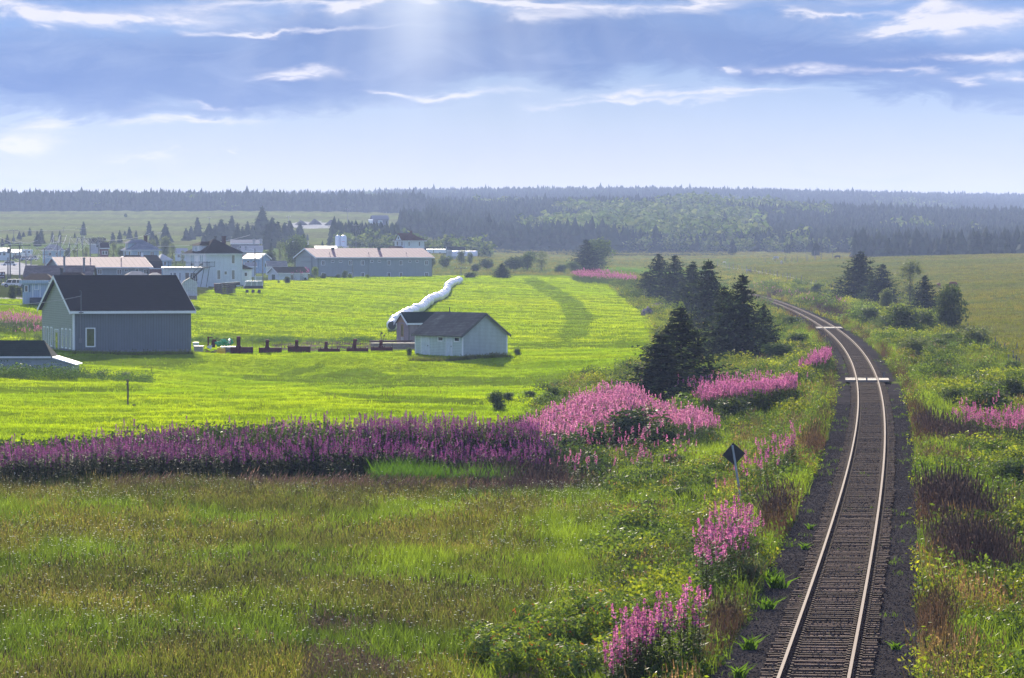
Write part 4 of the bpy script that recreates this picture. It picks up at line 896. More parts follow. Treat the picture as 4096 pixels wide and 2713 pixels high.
wood('back_hill_wood', 'the wooded hill behind', 42000, 1500, 4400, 3000, 4900, lambda px, py, X, Y: Y > 3000, 9.5, 8, .86, 4)
wood('last_ridge_wood', 'the last hazy ridge on the right', 9000, 2600, 4400, 5100, 6200, lambda px, py, X, Y: Y > 3000, 9, 9, .95, 5)
# belts at the feet of the hill
def belt(name, label, px0, px1, Z0, Z1, n, h, pr=CON, sdv=.22, m_=NEEDLE, tint=1.0):
    X, Y = region(n, px0, px1, Z0, Z1); s = h * rng.normal(1, sdv, n).clip(.4, 1.6); wdt = s * rng.uniform(1.0, 1.5, n)
    o = scatter(name, pr, np.stack([X, Y, ground(X, Y) - .3], 1), np.stack([wdt, wdt, s], 1), material=m_, lean=np.zeros((n, 2)), tint=rng.normal(1, .15, (n, 1)).clip(.6, 1.5) * np.ones((n, 3)) * tint)
    tag(o, label, kind='stuff')
belt('conifer_belt', 'dark conifer belt in front of the hills in the middle', 1900, 2540, 1810, 1870, 260, 10.5)
belt('conifer_belt', 'dark conifer belt behind the village below the hillside meadow', 1325, 1600, 1500, 1560, 150, 8.8, sdv=.15)
belt('conifer_belt', 'dark conifer wood right of the hillside meadow', 1600, 2000, 1850, 2100, 520, 9.5, sdv=.16)
belt('conifer_belt', 'dark conifer belt behind the pasture crest on the right', 3420, 4300, 1500, 1580, 330, 9)
belt('mixed_belt', 'pale broadleaf belt behind the village houses', 1330, 1960, 1420, 1470, 120, 6, DEC, m_=FARLEAF)
belt('mixed_belt', 'pale broadleaf belt at the foot of the hills', 2500, 3420, 1800, 1850, 230, 6.5, DEC, m_=FARLEAF)
belt('conifer_belt', 'dark conifers among the pale belt at the foot of the hills', 2460, 3450, 1800, 1860, 90, 9)
SPM = spruce_proto(130, 14, 7, .6, .26, .05, spr=.09)
for i, (px, hp, Z, lb) in enumerate([(2930, 62, 1700, 'single dark spruce before the pale belt'), (3150, 46, 1700, 'dark round conifer before the pale belt'), (3265, 66, 1600, 'big dark conifer in front of the pale belt'), (3420, 80, 1480, 'rough topped conifer behind the pasture fence'), (3555, 82, 1400, 'open crowned conifer behind the pasture crest'), (3800, 76, 1400, 'thin hazy conifer behind the pasture crest'),
    (3905, 104, 1420, 'left one of the tall twin conifers behind the pasture'), (3945, 100, 1420, 'right one of the tall twin conifers behind the pasture'), (4030, 74, 1420, 'conifer right of the tall twins'), (3715, 40, 1400, 'short hazy conifer before the dark belt'), (3590, 70, 1450, 'conifer beside the open crowned one')]):
    tree('conifer', lb, px, 0, hp, SPL, Z=Z, wide=1.3, group='conifers behind the pasture crest')
HAZE = 1.15e-4
# ------------------------------------------------------------------ railway
rust = mat('rail_side', (.16, .10, .075), .6, .2, 8)
railm = mat('rail_steel', (.15, .095, .08), .7, .15, 6, spec=.06)
tiem = mat('weathered_tie', (.125, .085, .067), .95, .35, 5, bump=.3, col2=(.035, .027, .027), spec=.02)
platem = mat('tie_plate', (.10, .065, .05), .9, .3, 9, spec=.05)
def trk(Y): 
    x = float(trackx(np.array([Y]))[0]); dx = float(trackx(np.array([Y + .5]))[0]) - float(trackx(np.array([Y - .5]))[0])
    return x, math.atan2(dx, 1.0)
railway = thing('railway_track', 'single railway track curving left away from the camera', 'railway track', (trk(79)[0], 79, 0))
OX, OY = railway.location.x, railway.location.y
Ys = [60.0]
while Ys[-1] < 1150: Ys.append(Ys[-1] + .54 * (1 if Ys[-1] < 400 else 1.0) * math.cos(trk(Ys[-1])[1]))
profs = {'rail': [(-.036, 0), (.036, 0), (.036, -.035), (-.036, -.035)], 'rail_web': [(-.010, -.036), (.010, -.036), (.010, -.14), (.068, -.155), (.068, -.17), (-.068, -.17), (-.068, -.155), (-.010, -.14)]}
webm = mat('rusty_web', (.075, .045, .035), .9, .2, 6, spec=.03)
for s, nm_ in ((-1, 'rail'), (-1, 'rail_web'), (1, 'rail'), (1, 'rail_web')):
    prof = profs[nm_]; b = MB(); ys = np.concatenate([np.arange(60, 420, 3), np.arange(420, 1150, 8)]); vs = []
    for y in ys:
        x, a = trk(y); cx_, cy_ = x + s * .75 * math.cos(a), y - s * .75 * math.sin(a)
        vs += [(cx_ + p_[0] * math.cos(a) - OX, cy_ - p_[0] * math.sin(a) - OY, p_[1]) for p_ in prof]
    n = len(prof); fs = [(i * n + k, i * n + (k + 1) % n, (i + 1) * n + (k + 1) % n, (i + 1) * n + k) for i in range(len(ys) - 1) for k in range(n)]
    b.add(vs, fs); head_ = b.build(nm_, railm if nm_ == 'rail' else webm, railway if nm_ == 'rail' else head_)
tr = np.random.default_rng(5)
_q = NT.__new__(NT); _q.t = tiem.node_tree; _b = [n_ for n_ in tiem.node_tree.nodes if n_.type == 'BSDF_PRINCIPLED'][0]; _oi = _q.n('ShaderNodeObjectInfo')
_q.l(_q.mix(1.0, _b.inputs['Base Color'].links[0].from_socket, _q.ramp(_oi.outputs['Random'], [(0, .45), (.5, .9), (1, 1.5)]), 'MULTIPLY'), _b.inputs['Base Color'])
def tie(mb, y, org=None):
    x, a = trk(y); j = tr.normal(0, .03); aa = a + tr.normal(0, .008)
    c = (x + j - OX, y - OY, -.25 + tr.normal(0, .008)) if org is None else (0, 0, 0)
    mb.cbox(c, (2.44 + tr.normal(0, .03), .18, .16), rz=-aa)
tn = 0; big = MB(); vis = [y for y in Ys if 78 < y]
for y in Ys:
    if y > 78 and tn < 100:
        b = MB(); tie(b, y); b.build('tie', tiem, railway); tn += 1
    else: tie(big, y)
o = big.build('far_ties', tiem, railway); o['kind'] = 'stuff'
pl_ = MB()
for y in Ys:
    if y > 330: break
    x, a = trk(y)
    for s in (-1, 1):
        for e in (-1, 1):
            xx = s * .75 + e * .135; pl_.cbox((x + xx * math.cos(a) - OX, y - xx * math.sin(a) - OY, -.158), (.09, .15, .025), rz=-a)
o = pl_.build('tie_plates', platem, railway); o['kind'] = 'stuff'
# ballast stones
X, Y = region(120000, 2700, 4000, 74, 230); d = np.abs(X - trackx(Y)); k = (d < 2.45) & ~((d < 1.2) & (rng.uniform(0, 1, len(X)) < .2)) & ~((np.abs(d - .75) < .09)); X, Y = X[k], Y[k]; d = d[k]
octv = np.array([(1, 0, 0), (-1, 0, 0), (0, 1, 0), (0, -1, 0), (0, 0, 1), (0, 0, -1)], float); octt = np.array([(0, 2, 4), (2, 1, 4), (1, 3, 4), (3, 0, 4), (2, 0, 5), (1, 2, 5), (3, 1, 5), (0, 3, 5)])
st = []
for s in range(4):
    r_ = np.random.default_rng(s); st.append((octv * r_.uniform(.6, 1.2, (6, 1)) + r_.normal(0, .12, (6, 3)), octt, np.tile([.060, .052, .053], (6, 1))))
stm = leafmat('stone', 0.0, .0, .5)
zz = ground(X, Y) + .0; zz = np.where(d < 1.2, -.178, zz)
tintv = rng.lognormal(0, .35, (len(X), 1)).clip(.4, 3) * np.ones((len(X), 3))
o = scatter('ballast_stones', st, np.stack([X, Y, zz], 1), rng.uniform(.018, .042, len(X)), lean=np.zeros((len(X), 2)), tint=tintv, material=stm)
tag(o, 'dark crushed stone ballast under and beside the track', kind='stuff')
# bare light twigs and litter on the ballast
X, Y = region(700, 2700, 3950, 76, 260); d = np.abs(X - trackx(Y)); k = (d < 3.2) & (d > 1.3); X, Y = X[k], Y[k]
o = scatter('litter', [stemtris((-.12, 0, .03), (.12, .02, .05), .008, .006, (.5, .46, .42))], np.stack([X, Y, ground(X, Y) + .02], 1), rng.uniform(.5, 1.3, len(X)), lean=np.zeros((len(X), 2)), material=stm)
tag(o, 'pale dry twigs and litter lying on the ballast', kind='stuff')
plank = mat('sun_bleached_plank', (.27, .22, .18), .7, .15, 4)
for Yc, ln, lb in ((268.5, 2.4, 'bleached plank farm crossing nearest the camera'), (453, 3.6, 'bleached plank farm crossing farther up the line')):
    x, a = trk(Yc); t0 = thing('plank_crossing', lb, 'crossing', (x, Yc, -.16), -a, 'plank crossings over the railway')
    for (x0, x1) in ((-1.55, -.84), (-.66, .66), (.84, 1.55)):
        b = MB(); k = 0; y = -ln
        while y < ln: b.box(x0 + random.uniform(-.03, .03), x1 + random.uniform(-.03, .03), y, y + .27, 0, .13 + random.uniform(0, .02)); y += .30
        b.build('plank_panel', plank, t0)

# ------------------------------------------------------------------ buildings
WHITE = mat('white_siding', (.78, .85, .92), .6, .04, 2, kind='lap', p=.13)
WHT = mat('white_trim', (.82, .85, .88), .5, .03)
GLS = mat('window_glass', (.05, .055, .05), .08, .05, spec=.8)
GLT = mat('curtained_glass', (.28, .27, .20), .2, .2)
BLK = mat('dark_shingle', (.030, .028, .034), .8, .2, 2, kind='shingle', p=.18)
BRN = mat('brown_dark_shingle', (.060, .042, .042), .8, .25, 2, kind='shingle', p=.2)
GREYS = mat('grey_siding', (.34, .39, .42), .6, .05, 2, kind='lap', p=.2)
PINKR = mat('mauve_metal_roof', (.34, .19, .205), .75, .1, 1, kind='seam', p=.95, spec=.2)
def window(par, side, a, z, wd, h, frame=WHT, glass=GLS, fr=.08, W=0, mull=0, sill=True):
    """side f: front wall (y = -.0), l: wall at x = W facing -x, r: wall at x = W facing +x; a = position along the wall"""
    b = MB(); g = MB()
    def bx(mb, a0, a1, z0, z1, t0, t1):
        if side == 'f': mb.box(a0, a1, W - t1, W - t0, z0, z1)
        elif side == 'l': mb.box(W - t1, W - t0, a0, a1, z0, z1)
        else: mb.box(W + t0, W + t1, a0, a1, z0, z1)
    a0, a1, z0, z1 = a - wd / 2, a + wd / 2, z - h / 2, z + h / 2
    bx(b, a0 - fr, a0, z0 - fr, z1 + fr, .0, .07); bx(b, a1, a1 + fr, z0 - fr, z1 + fr, .0, .07)
    bx(b, a0, a1, z1, z1 + fr, .0, .07); bx(b, a0, a1, z0 - fr, z0, .0, .09)
    for k in range(mull): m_ = a0 + (k + 1) * wd / (mull + 1); bx(b, m_ - .03, m_ + .03, z0, z1, .03, .065)
    bx(g, a0, a1, z0, z1, .0, .03)
    o = b.build('window', frame, par); g.build('pane', glass, o)
    return o
def door(par, side, a, z0, wd, h, m_, frame=WHT, W=0, glass=None):
    b = MB(); f = MB()
    def bx(mb, a0, a1, q0, q1, t0, t1):
        if side == 'f': mb.box(a0, a1, W - t1, W - t0, q0, q1)
        elif side == 'l': mb.box(W - t1, W - t0, a0, a1, q0, q1)
        else: mb.box(W + t0, W + t1, a0, a1, q0, q1)
    bx(b, a - wd / 2, a + wd / 2, z0, z0 + h, .0, .05)
    if glass:
        bx(f, a - wd * .3, a + wd * .3, z0 + h * .12, z0 + h * .88, .05, .06)
    o = b.build('door', m_, par)
    if glass: f.build('pane', glass, o)
    h_ = MB(); bx(h_, a + wd * .36, a + wd * .42, z0 + h * .45, z0 + h * .5, .05, .11); h_.build('handle', GLS, o)
    c = MB(); bx(c, a - wd / 2 - .09, a - wd / 2, z0, z0 + h + .09, .0, .07); bx(c, a + wd / 2, a + wd / 2 + .09, z0, z0 + h + .09, .0, .07); bx(c, a - wd / 2, a + wd / 2, z0 + h, z0 + h + .09, .0, .07)
    c.build('door_frame', frame, o)
    return o
def gable(root, x0, x1, Wd, h, rise, wall, roof, trim=WHT, ov=.35, th=.14, found=None, fh=.4, gwall=None, pk=None):
    """gabled block, ridge along x; gwall: other material for the end walls"""
    pk = Wd / 2 if pk is None else pk
    zb = -1.2
    if found:
        f = MB(); f.box(x0 + .02, x1 - .02, .02, Wd - .02, zb, fh); f.build('foundation', found, root); zb = fh
    b = MB(); b.box(x0 + .03, x1 - .03, 0, Wd, zb, h); b.build('wall', wall, root)
    for e, (xa, xb) in enumerate(((x0 - .0, x0 + .12), (x1 - .12, x1 + .0))):
        g = MB(); g.prism([(0.02, zb), (Wd - .02, zb), (Wd - .02, h - .02), (pk, h + rise - .04), (0.02, h - .02)], 'x', xa, xb); g.build('gable_wall', gwall or wall, root)
    r1 = rise / pk; r2 = rise / (Wd - pk)
    b = MB()
    b.prism([(-ov, h - ov * r1), (pk, h + rise), (pk, h + rise + th), (-ov, h - ov * r1 + th)], 'x', x0 - ov, x1 + ov)
    b.prism([(Wd + ov, h - ov * r2), (pk + .001, h + rise), (pk + .001, h + rise + th), (Wd + ov, h - ov * r2 + th)], 'x', x0 - ov, x1 + ov)
    b.build('roof', roof, root)
    if trim:
        t_ = MB(); e = .03; d = .2
        t_.box(x0 - ov, x1 + ov, -ov - e, -ov - .002, h - ov * r1 - .10, h - ov * r1 + th - .01)
        for xa, xb in ((x0 - ov - e, x0 - ov - .002), (x1 + ov + .002, x1 + ov + e)):
            t_.prism([(-ov, h - ov * r1 - d), (pk, h + rise - d), (pk, h + rise + th - .01), (-ov, h - ov * r1 + th - .01)], 'x', xa, xb)
            t_.prism([(Wd + ov, h - ov * r2 - d), (pk, h + rise - d), (pk, h + rise + th - .01), (Wd + ov, h - ov * r2 + th - .01)], 'x', xa, xb)
        t_.build('fascia', trim, root)
def hip(root, x0, x1, Wd, h, rise, wall, roof, ov=.5, ridge=0.0, trim=WHT, name='roof', z0=-1.2, y0=0.0, wn='wall'):
    b = MB(); b.box(x0, x1, y0, y0 + Wd, z0, h); b.build(wn, wall, root)
    L = x1 - x0; cx_ = (x0 + x1) / 2; cy_ = y0 + Wd / 2; q_ = ridge / 2
    v = [(x0 - ov, y0 - ov, h - .02), (x1 + ov, y0 - ov, h - .02), (x1 + ov, y0 + Wd + ov, h - .02), (x0 - ov, y0 + Wd + ov, h - .02), (cx_ - q_, cy_, h + rise), (cx_ + q_, cy_, h + rise)]
    b = MB(); b.add(v, [(0, 1, 5, 4), (1, 2, 5), (2, 3, 4, 5), (3, 0, 4), (3, 2, 1, 0)]); b.build(name, roof, root)
    t_ = MB(); t_.box(x0 - ov, x1 + ov, y0 - ov, y0 + Wd + ov, h - .2, h - .03); t_.build('eaves', trim, root)
def chimney(root, x, y, z, s, h, m_):
    b = MB(); b.box(x - s / 2, x + s / 2, y - s / 2, y + s / 2, z - 1.5, z + h); b.box(x - s * .6, x + s * .6, y - s * .6, y + s * .6, z + h, z + h + .12); return b.build('chimney', m_, root)
def place(px, py, Z): return at(px, py, Z)

# A: the big barn
c = at(294, 1421, 412)
barn = thing('barn', 'big barn with navy shingle roof, grey long side and greenish gable with tall windows', 'barn', c, R(17.2))
NAVY = mat('navy_shingle', (.012, .015, .024), .85, .2, 2, kind='shingle', p=.2)
RIB = mat('blue_grey_ribbed_siding', (.145, .172, .21), .55, .06, 1, kind='rib', p=.3)
GRN_S = mat('pale_green_clapboard', (.33, .37, .33), .7, .08, 2, kind='lap', p=.26)
CON_ = mat('concrete', (.20, .21, .24), .9, .15, 2, bump=.2)
gable(barn, 0, 13.3, 20, 4.85, 3.75, RIB, NAVY, ov=.45, th=.2, found=CON_, fh=.55, gwall=GRN_S)
b = MB(); b.box(-.06, .14, -.05, -.002, .5, 4.7); b.box(-.06, -.002, -.002, .3, .5, 4.5); b.build('corner_trim', WHT, barn)
window(barn, 'f', 1.9, 1.95, .85, 1.9, fr=.13, glass=mat('mirror_glass', (.09, .11, .05), .05, .2, spec=.8))
for a in (1.9, 4.3, 6.6, 13.6, 15.9, 18.2): window(barn, 'l', a, 1.75, .85, 1.95, fr=.16, W=0, glass=mat('bluish_glass', (.20, .25, .32), .1, .1))
door(barn, 'l', 10.2, .1, 2.2, 2.5, mat('grey_door', (.35, .38, .40), .4), W=0, glass=mat('door_glass', (.14, .17, .08), .08, .1))
met = mat('grey_metal', (.22, .23, .26), .5, .1, metal=.5)
b = MB(); b.tube([(.75, -.1, 1.7), (.75, -.1, 4.75)], .04); b.tube([(.75, -.55, 4.6), (.75, -.6, 7.05)], .05); b.box(.6, .9, -.16, -.01, 1.35, 1.85); b.cbox((.75, -.62, 4.72), (.5, .12, .12)); b.tube([(.75, -.6, 7.05), (.62, -.6, 7.12)], .06)
b.build('electric_mast', met, barn)
WIRE = mat('wire', (.55, .53, .52), .35, .05, metal=.8)
def cable(name, label, p0, p1, sag, r=.03, grp=None, n=14):
    p0, p1 = Vector(p0), Vector(p1); pts = []
    for i in range(n + 1): t_ = i / n; q_ = p0.lerp(p1, t_); q_.z -= sag * 4 * t_ * (1 - t_); pts.append(q_ - p0)
    o = MB().tube(pts, r, 4).build(name, WIRE, None, tuple(p0)); return tag(o, label, 'cable', grp)
mp = barn.matrix_basis
M_b = Matrix.Translation(barn.location) @ Matrix.Rotation(R(17.2), 4, 'Z')
cable('service_cable', 'bright twisted service cable running from the left edge to the barn mast', tuple(at(-120, 1212, 415)), tuple(M_b @ Vector((.75, -.62, 6.55))), .5, .028)

# B: low shed at the left edge
c = at(295, 1484, 352)
o = thing('low_shed', 'low shed with dark green roof cut by the left edge', 'shed', c, 0)
GRR = mat('dark_green_shingle', (.016, .034, .030), .85, .2, 2, kind='shingle', p=.18)
LAPG = mat('pale_blue_lap', (.42, .48, .54), .6, .05, 2, kind='lap', p=.15)
b = MB(); b.box(-12, -2.2, 0, 4.4, -1, 1.35); b.prism([(-2.2, -1), (0, -1), (0, .55), (-2.2, 1.2)], 'y', .0, 4.4); b.build('wall', LAPG, o)
b = MB(); b.prism([(-.35, 1.3), (2.1, 2.85), (4.7, 1.3)], 'x', -12, -2.0); b.v = [(x - (1.05 if abs(z - 2.85) < .01 and x > -5 else 0), y, z) for x, y, z in b.v]; b.build('roof', GRR, o)
b = MB(); b.prism([(-2.05, 1.20), (.3, .52), (.3, .62), (-2.05, 1.34)], 'y', -.3, 4.7); b.build('lean_to_roof', WHT, o)
b = MB(); b.box(-12, -2.1, -.40, -.352, 1.22, 1.38); b.box(-.1, .03, -.03, -.002, -1, .5); b.build('trim', WHT, o)
b = MB(); b.box(-6.95, -6.75, -.05, -.002, -.9, .7); b.build('corner_board', WHT, o)

# C: white shed with weathered shingle roof
c = at(1849, 1427, 403)
o = thing('shingled_shed', 'pale lapboard shed with weathered striped shingle roof in the mown field', 'shed', c, R(-54))
SHG = mat('weathered_striped_shingle', (.20, .185, .17), .9, .3, .7, kind='shingle', p=.17, col2=(.06, .06, .05))
LAP1 = mat('lit_wall_lap', (.60, .70, .70), .6, .06, 2, kind='lap', p=.17)  # lighter greenish light on the front wall is put into this colour
LAP2 = mat('shaded_gable_lap', (.52, .58, .62), .6, .05, 2, kind='lap', p=.15)  # duller copy for the gable, its shade put into the colour
gable(o, -9.0, 0, 6.0, 2.45, 2.2, LAP1, SHG, trim=mat('dark_edge', (.10, .10, .10), .8), ov=.32, th=.08, gwall=LAP2)
b = MB(); b.box(-.02, .05, -.05, .12, -.6, 2.4); b.box(.002, .04, 5.88, 6.03, -.6, 2.3); b.box(.002, .03, 0, 6, -.15, .05); b.box(-9.03, -8.9, -.03, -.002, -.5, 2.35); b.build('corner_trim', WHT, o)
WDR = mat('white_plank_door', (.66, .74, .80), .7, .08, 3, kind='rib', p=.18)
for a, wd in ((-7.0, 1.45), (-2.4, 1.05)): door(o, 'f', a, .02, wd, 2.2, WDR)
for a in (-4.05, -.95): window(o, 'f', a, 1.85, .85, .34, fr=.13)
# D: raw plywood shed
c = at(1633.5, 1388, 446)
o = thing('plywood_shed', 'unfinished plywood shed with dark green roof behind the shingled shed', 'shed', c, R(25))
PLY = mat('raw_plywood', (.34, .27, .27), .8, .2, 1.5, kind='rib', p=1.2, col2=(.24, .19, .20)); PLG = mat('orange_plywood', (.42, .27, .15), .7, .2, 2)
gable(o, 0, 6.1, 3.6, 2.9, 1.15, PLY, GRR, ov=.25, th=.12)
window(o, 'l', 1.8, 1.95, .5, 1.3, frame=PLG, fr=.14); b = MB(); b.box(-.05, -.002, 1.4, 2.2, .15, 1.2); b.build('door_panel', mat('pale_board', (.5, .47, .46), .7), o)
b = MB(); b.box(-.03, .0, .1, 3.5, 2.9, 3.0); b.prism([(.3, 2.95), (3.3, 2.95), (1.8, 3.9)], 'x', -.04, -.012); b.build('gable_board', PLG, o)
b = MB(); b.tube([(6.2, 1.8, 4.1), (6.2, 1.8, 4.3), (6.2, 1.8, 4.42), (6.2, 1.8, 4.6), (6.2, 1.8, 4.72)], .06); b.build('finial', mat('black_paint', (.015, .015, .018), .5), o)
deckm = mat('grey_lumber', (.30, .24, .21), .8, .25, 3)
c = at(1600, 1398, 428)
o = thing('lumber_pile', 'low stack of long boards before the plywood shed', 'lumber pile', c, R(2))
for k in range(5):
    b = MB()
    for j in range(3): b.box(-3.4 + .3 * random.random(), 2.6 + .5 * random.random(), j * .45 + .02 * k, j * .45 + .4, .0 + k * .15, .13 + k * .15)
    b.build('board_layer', plank if k in (1, 4) else deckm, o)
c = at(1480, 1372, 445)
o = thing('pipe_stack', 'rusty pipes and beams lying on the dirt left of the plywood shed', 'scrap', c, 0)
b = MB()
for k in range(6): b.tube([(-.2 + .3 * random.random(), k * .3, .1 + .12 * (k % 2)), (5.2 - random.random(), k * .3 + .2, .12 + .12 * (k % 2))], .06)
b.build('pipe', mat('rusty_iron', (.18, .09, .07), .7, .3), o)

# E: black roofed white house
c = at(822, 1138, 735)
hs = thing('white_house', 'two storey white house with black hip roof, deck and outside stairs', 'house', c, R(33))
hip(hs, 0, 8.25, 8.3, 6.1, 2.95, WHITE, mat('black_brown_shingle', (.040, .030, .030), .85, .2, 2, kind='shingle', p=.2), ov=.6)
for a, z, wd, h in ((2.85 + .1, 1.9, .65, 1.75), (4.5, 2.25, .55, .6), (6.2, 1.9, .62, 1.75), (6.2, 4.95, .62, 1.6)): window(hs, 'f', a, z, wd, h, glass=GLT, fr=.13)
for a in (1.6, 5.5): window(hs, 'l', a, 5.0, 1.5, 1.5, glass=mat('pale_glass', (.42, .55, .62), .1), fr=.1, mull=1); window(hs, 'l', a, 4.0, 1.3, .5, glass=GLS, fr=.06, mull=2)
door(hs, 'l', 3.6, 3.45, .9, 2.1, WHT)
chimney(hs, 6.3, 4.0, 8.0, .62, 1.45, mat('maroon_brick', (.10, .045, .045), .8, .2, 8)); b = MB(); b.tube([(4.6, 4.4, 8.6), (4.6, 4.4, 9.5)], .22, 8); b.tube([(4.6, 4.4, 9.4), (4.6, 4.4, 9.6)], .32, 8); b.build('vent_pipe', GLS, hs)
b = MB(); b.box(.2, 2.6, 2.6, 5.8, 6.2, 7.7); b.build('dormer', WHITE, hs); b = MB(); b.add([(-.3, 2.2, 7.7), (3.5, 2.2, 7.7), (3.5, 6.2, 7.7), (-.3, 6.2, 7.7), (1.4, 4.2, 8.5), (4.6, 4.2, 8.5)], [(0, 1, 5, 4), (1, 2, 5), (2, 3, 4, 5), (3, 0, 4), (3, 2, 1, 0)]); b.build('dormer_roof', MATS['black_brown_shingle'], hs); window(hs, 'l', 4.2, 6.95, 1.2, .75, W=.2, glass=MATS['pale_glass'])
b = MB(); b.box(8.25, 11.0, 1.0, 5.0, -1.2, 3.0); b.build('annex', WHITE, hs); b = MB(); b.add([(8.26, .6, 3.0), (11.3, .6, 3.0), (11.3, 5.4, 3.0), (8.26, 5.4, 3.0), (8.26, 1.2, 4.2), (8.26, 4.8, 4.2)], [(0, 1, 4), (1, 2, 5, 4), (2, 3, 5), (3, 0, 4, 5), (0, 3, 2, 1)]); b.build('annex_roof', BRN, hs); window(hs, 'f', 9.6, 1.95, .55, .7, W=1.0)
for x in (.1, 8.2): MB().tube([(x, -.1, 0), (x, -.1, 5.8)], .05).build('downspout', WHT, hs)
c = at(660, 1140, 722)
an = thing('porch_wing', 'low white wing with flat roof deck on the left of the two storey house', 'house wing', c, R(8)); an['category'] = 'porch'
b = MB(); b.prism([(0, .7), (.7, 0), (8.4, 0), (8.4, 9), (0, 9)], 'z', -1.2, 3.15); b.build('wall', WHITE, an)
b = MB(); b.prism([(-.35, .5), (.5, -.35), (8.4, -.35), (8.4, 9), (-.35, 9)], 'z', 3.15, 3.45); b.build('flat_roof', mat('bright_roof_membrane', (.62, .60, .58), .35), an)
RLG = mat('dark_green_railing', (.03, .045, .045), .6)
b = MB()
for z in (3.55, 4.4): b.box(.6, 9.6, .1, .16, z, z + .07)
for k in range(46): b.box(.6 + k * .2, .64 + k * .2, .11, .15, 3.45, 4.4)
for k in range(7): b.box(.6 + k * 1.5, .7 + k * 1.5, .08, .18, 3.45, 4.55)
b.build('railing', RLG, an)
for a, wd in ((1.2, .3), (1.9, .5), (2.9, .25)): window(an, 'f', a, 1.6, wd, 1.5, glass=MATS['bluish_glass'])
window(an, 'f', 4.3, 1.5, .7, 1.7, glass=GLS); window(an, 'f', 5.6, 1.5, 1.3, 1.6, glass=GLS, mull=3)
# stairs on the white house, world aligned
c = at(748, 1138, 715)
stz = thing('outside_stairs', 'dark green outside stairs rising to the landing of the white house', 'stairs', c, 0)
b = MB(); b.box(2.95, 4.4, 0, 1.1, 3.2, 3.35); b.build('landing', RLG, stz)
b = MB(); dx_ = 3.05; zt = 3.3
for yy_ in (0.0, .95): b.add([(-.3, yy_, 0), (0, yy_, 0), (dx_, yy_, zt), (dx_, yy_, zt - .35), (-.3, yy_ + .06, 0), (0, yy_ + .06, 0), (dx_, yy_ + .06, zt), (dx_, yy_ + .06, zt - .35)], [(0, 1, 2, 3), (7, 6, 5, 4), (1, 5, 6, 2), (0, 3, 7, 4)])
b.build('stringer', RLG, stz)
b = MB()
for k in range(14): t_ = k / 14; b.box(dx_ * t_ - .05, dx_ * t_ + .22, .06, .95, zt * t_ + .1, zt * t_ + .15)
b.build('step', RLG, stz)
b = MB(); b.tube([(0, .03, .95), (dx_, .03, zt + .95)], .04, 4); b.tube([(dx_, .03, zt + .95), (4.4, .03, zt + .95), (4.4, 1.05, zt + .95)], .04, 4)
for k in range(15): t_ = k / 14; b.tube([(dx_ * t_, .03, zt * t_ - .05), (dx_ * t_, .03, zt * t_ + .95)], .022, 4)
for k in range(7): b.tube([(dx_ + k * .22, .03, zt), (dx_ + k * .22, .03, zt + .95)], .02, 4)
b.build('handrail', RLG, stz)
for xa, xb in ((3.3, 2.3), (4.3, 3.4)):
    b = MB(); b.tube([(xa, .1, 3.2), (xb + .3, .1, -.5)], .06, 5); b.build('support_post', RLG, stz)

# F: long grey two storey building
c = at(1268, 1117, 900)
lg = thing('long_grey_building', 'long two storey blue grey building with mauve metal roof', 'apartment building', c, R(24))
gable(lg, 0, 30.2, 14.5, 5.3, 2.1, GREYS, PINKR, ov=.5, th=.12)
L_ = 30.2; fz = lambda y: (1115.6 - y) / 16.5
for i, x in enumerate((422, 740, 887, 1195, 1339, 1643)):
    a = (x - 350) / 1362 * L_; window(lg, 'f', a, 3.93, .74, .95, fr=.1, mull=1); window(lg, 'f', a, 1.0, .74, .95, fr=.1, mull=1)
for x in (532, 625, 993, 1083, 1443, 1533): window(lg, 'f', (x - 350) / 1362 * L_, 4.3, .6, .42, fr=.09, mull=1)
for x in (638, 1185): a = (x - 350) / 1362 * L_; b = MB(); b.box(a - .3, a + .3, 5.6, 6.2, 6.4, 7.7); b.build('roof_vent', mat('dark_vent', (.06, .06, .06), .6), lg)
for x in (540, 1000, 1447): a = (x - 350) / 1362 * L_; b = MB(); b.tube([(a, 2.4, 5.8), (a, 2.4, 6.5)], .07, 6); b.build('vent_pipe', MATS['dark_vent'], lg)
b = MB()
for a in (.4, L_ * .44, L_ - .1): MB().tube([(a, -.08, -.5), (a, -.08, 5.1)], .05, 5).build('downspout', met, lg)
b.tube([(-.08, 3.2, -.5), (-.08, 3.2, 5.45)], .12, 5); b.tube([(-.1, 3.2, 4.2), (-.1, 11, 4.2)], .06, 4); b.tube([(-.1, 3.2, 5.4), (-.1, 11, 5.4)], .06, 4); b.build('service_pipe', met, lg)
# G: long white garage
c = at(1114, 1129, 862)
o = thing('white_garage', 'long low white garage with black roof and green door', 'garage', c, R(24))
gable(o, 0, 7.3, 7.0, 2.15, 1.3, WHITE, BLK, ov=.35, th=.1)
door(o, 'l', 3.2, 0, 2.3, 1.75, mat('dark_green_door', (.02, .07, .06), .6), W=0); window(o, 'f', 3.3, 1.1, .65, 1.0, glass=GLT)
o = thing('white_garage', 'pale small garage half hidden behind the long low garage', 'garage', at(1072, 1092, 930), R(10)); gable(o, 0, 4.6, 5, 1.6, 1.3, WHITE, mat('grey_beige_shingle', (.34, .32, .31), .8, .1, kind='shingle', p=.2), ov=.3)
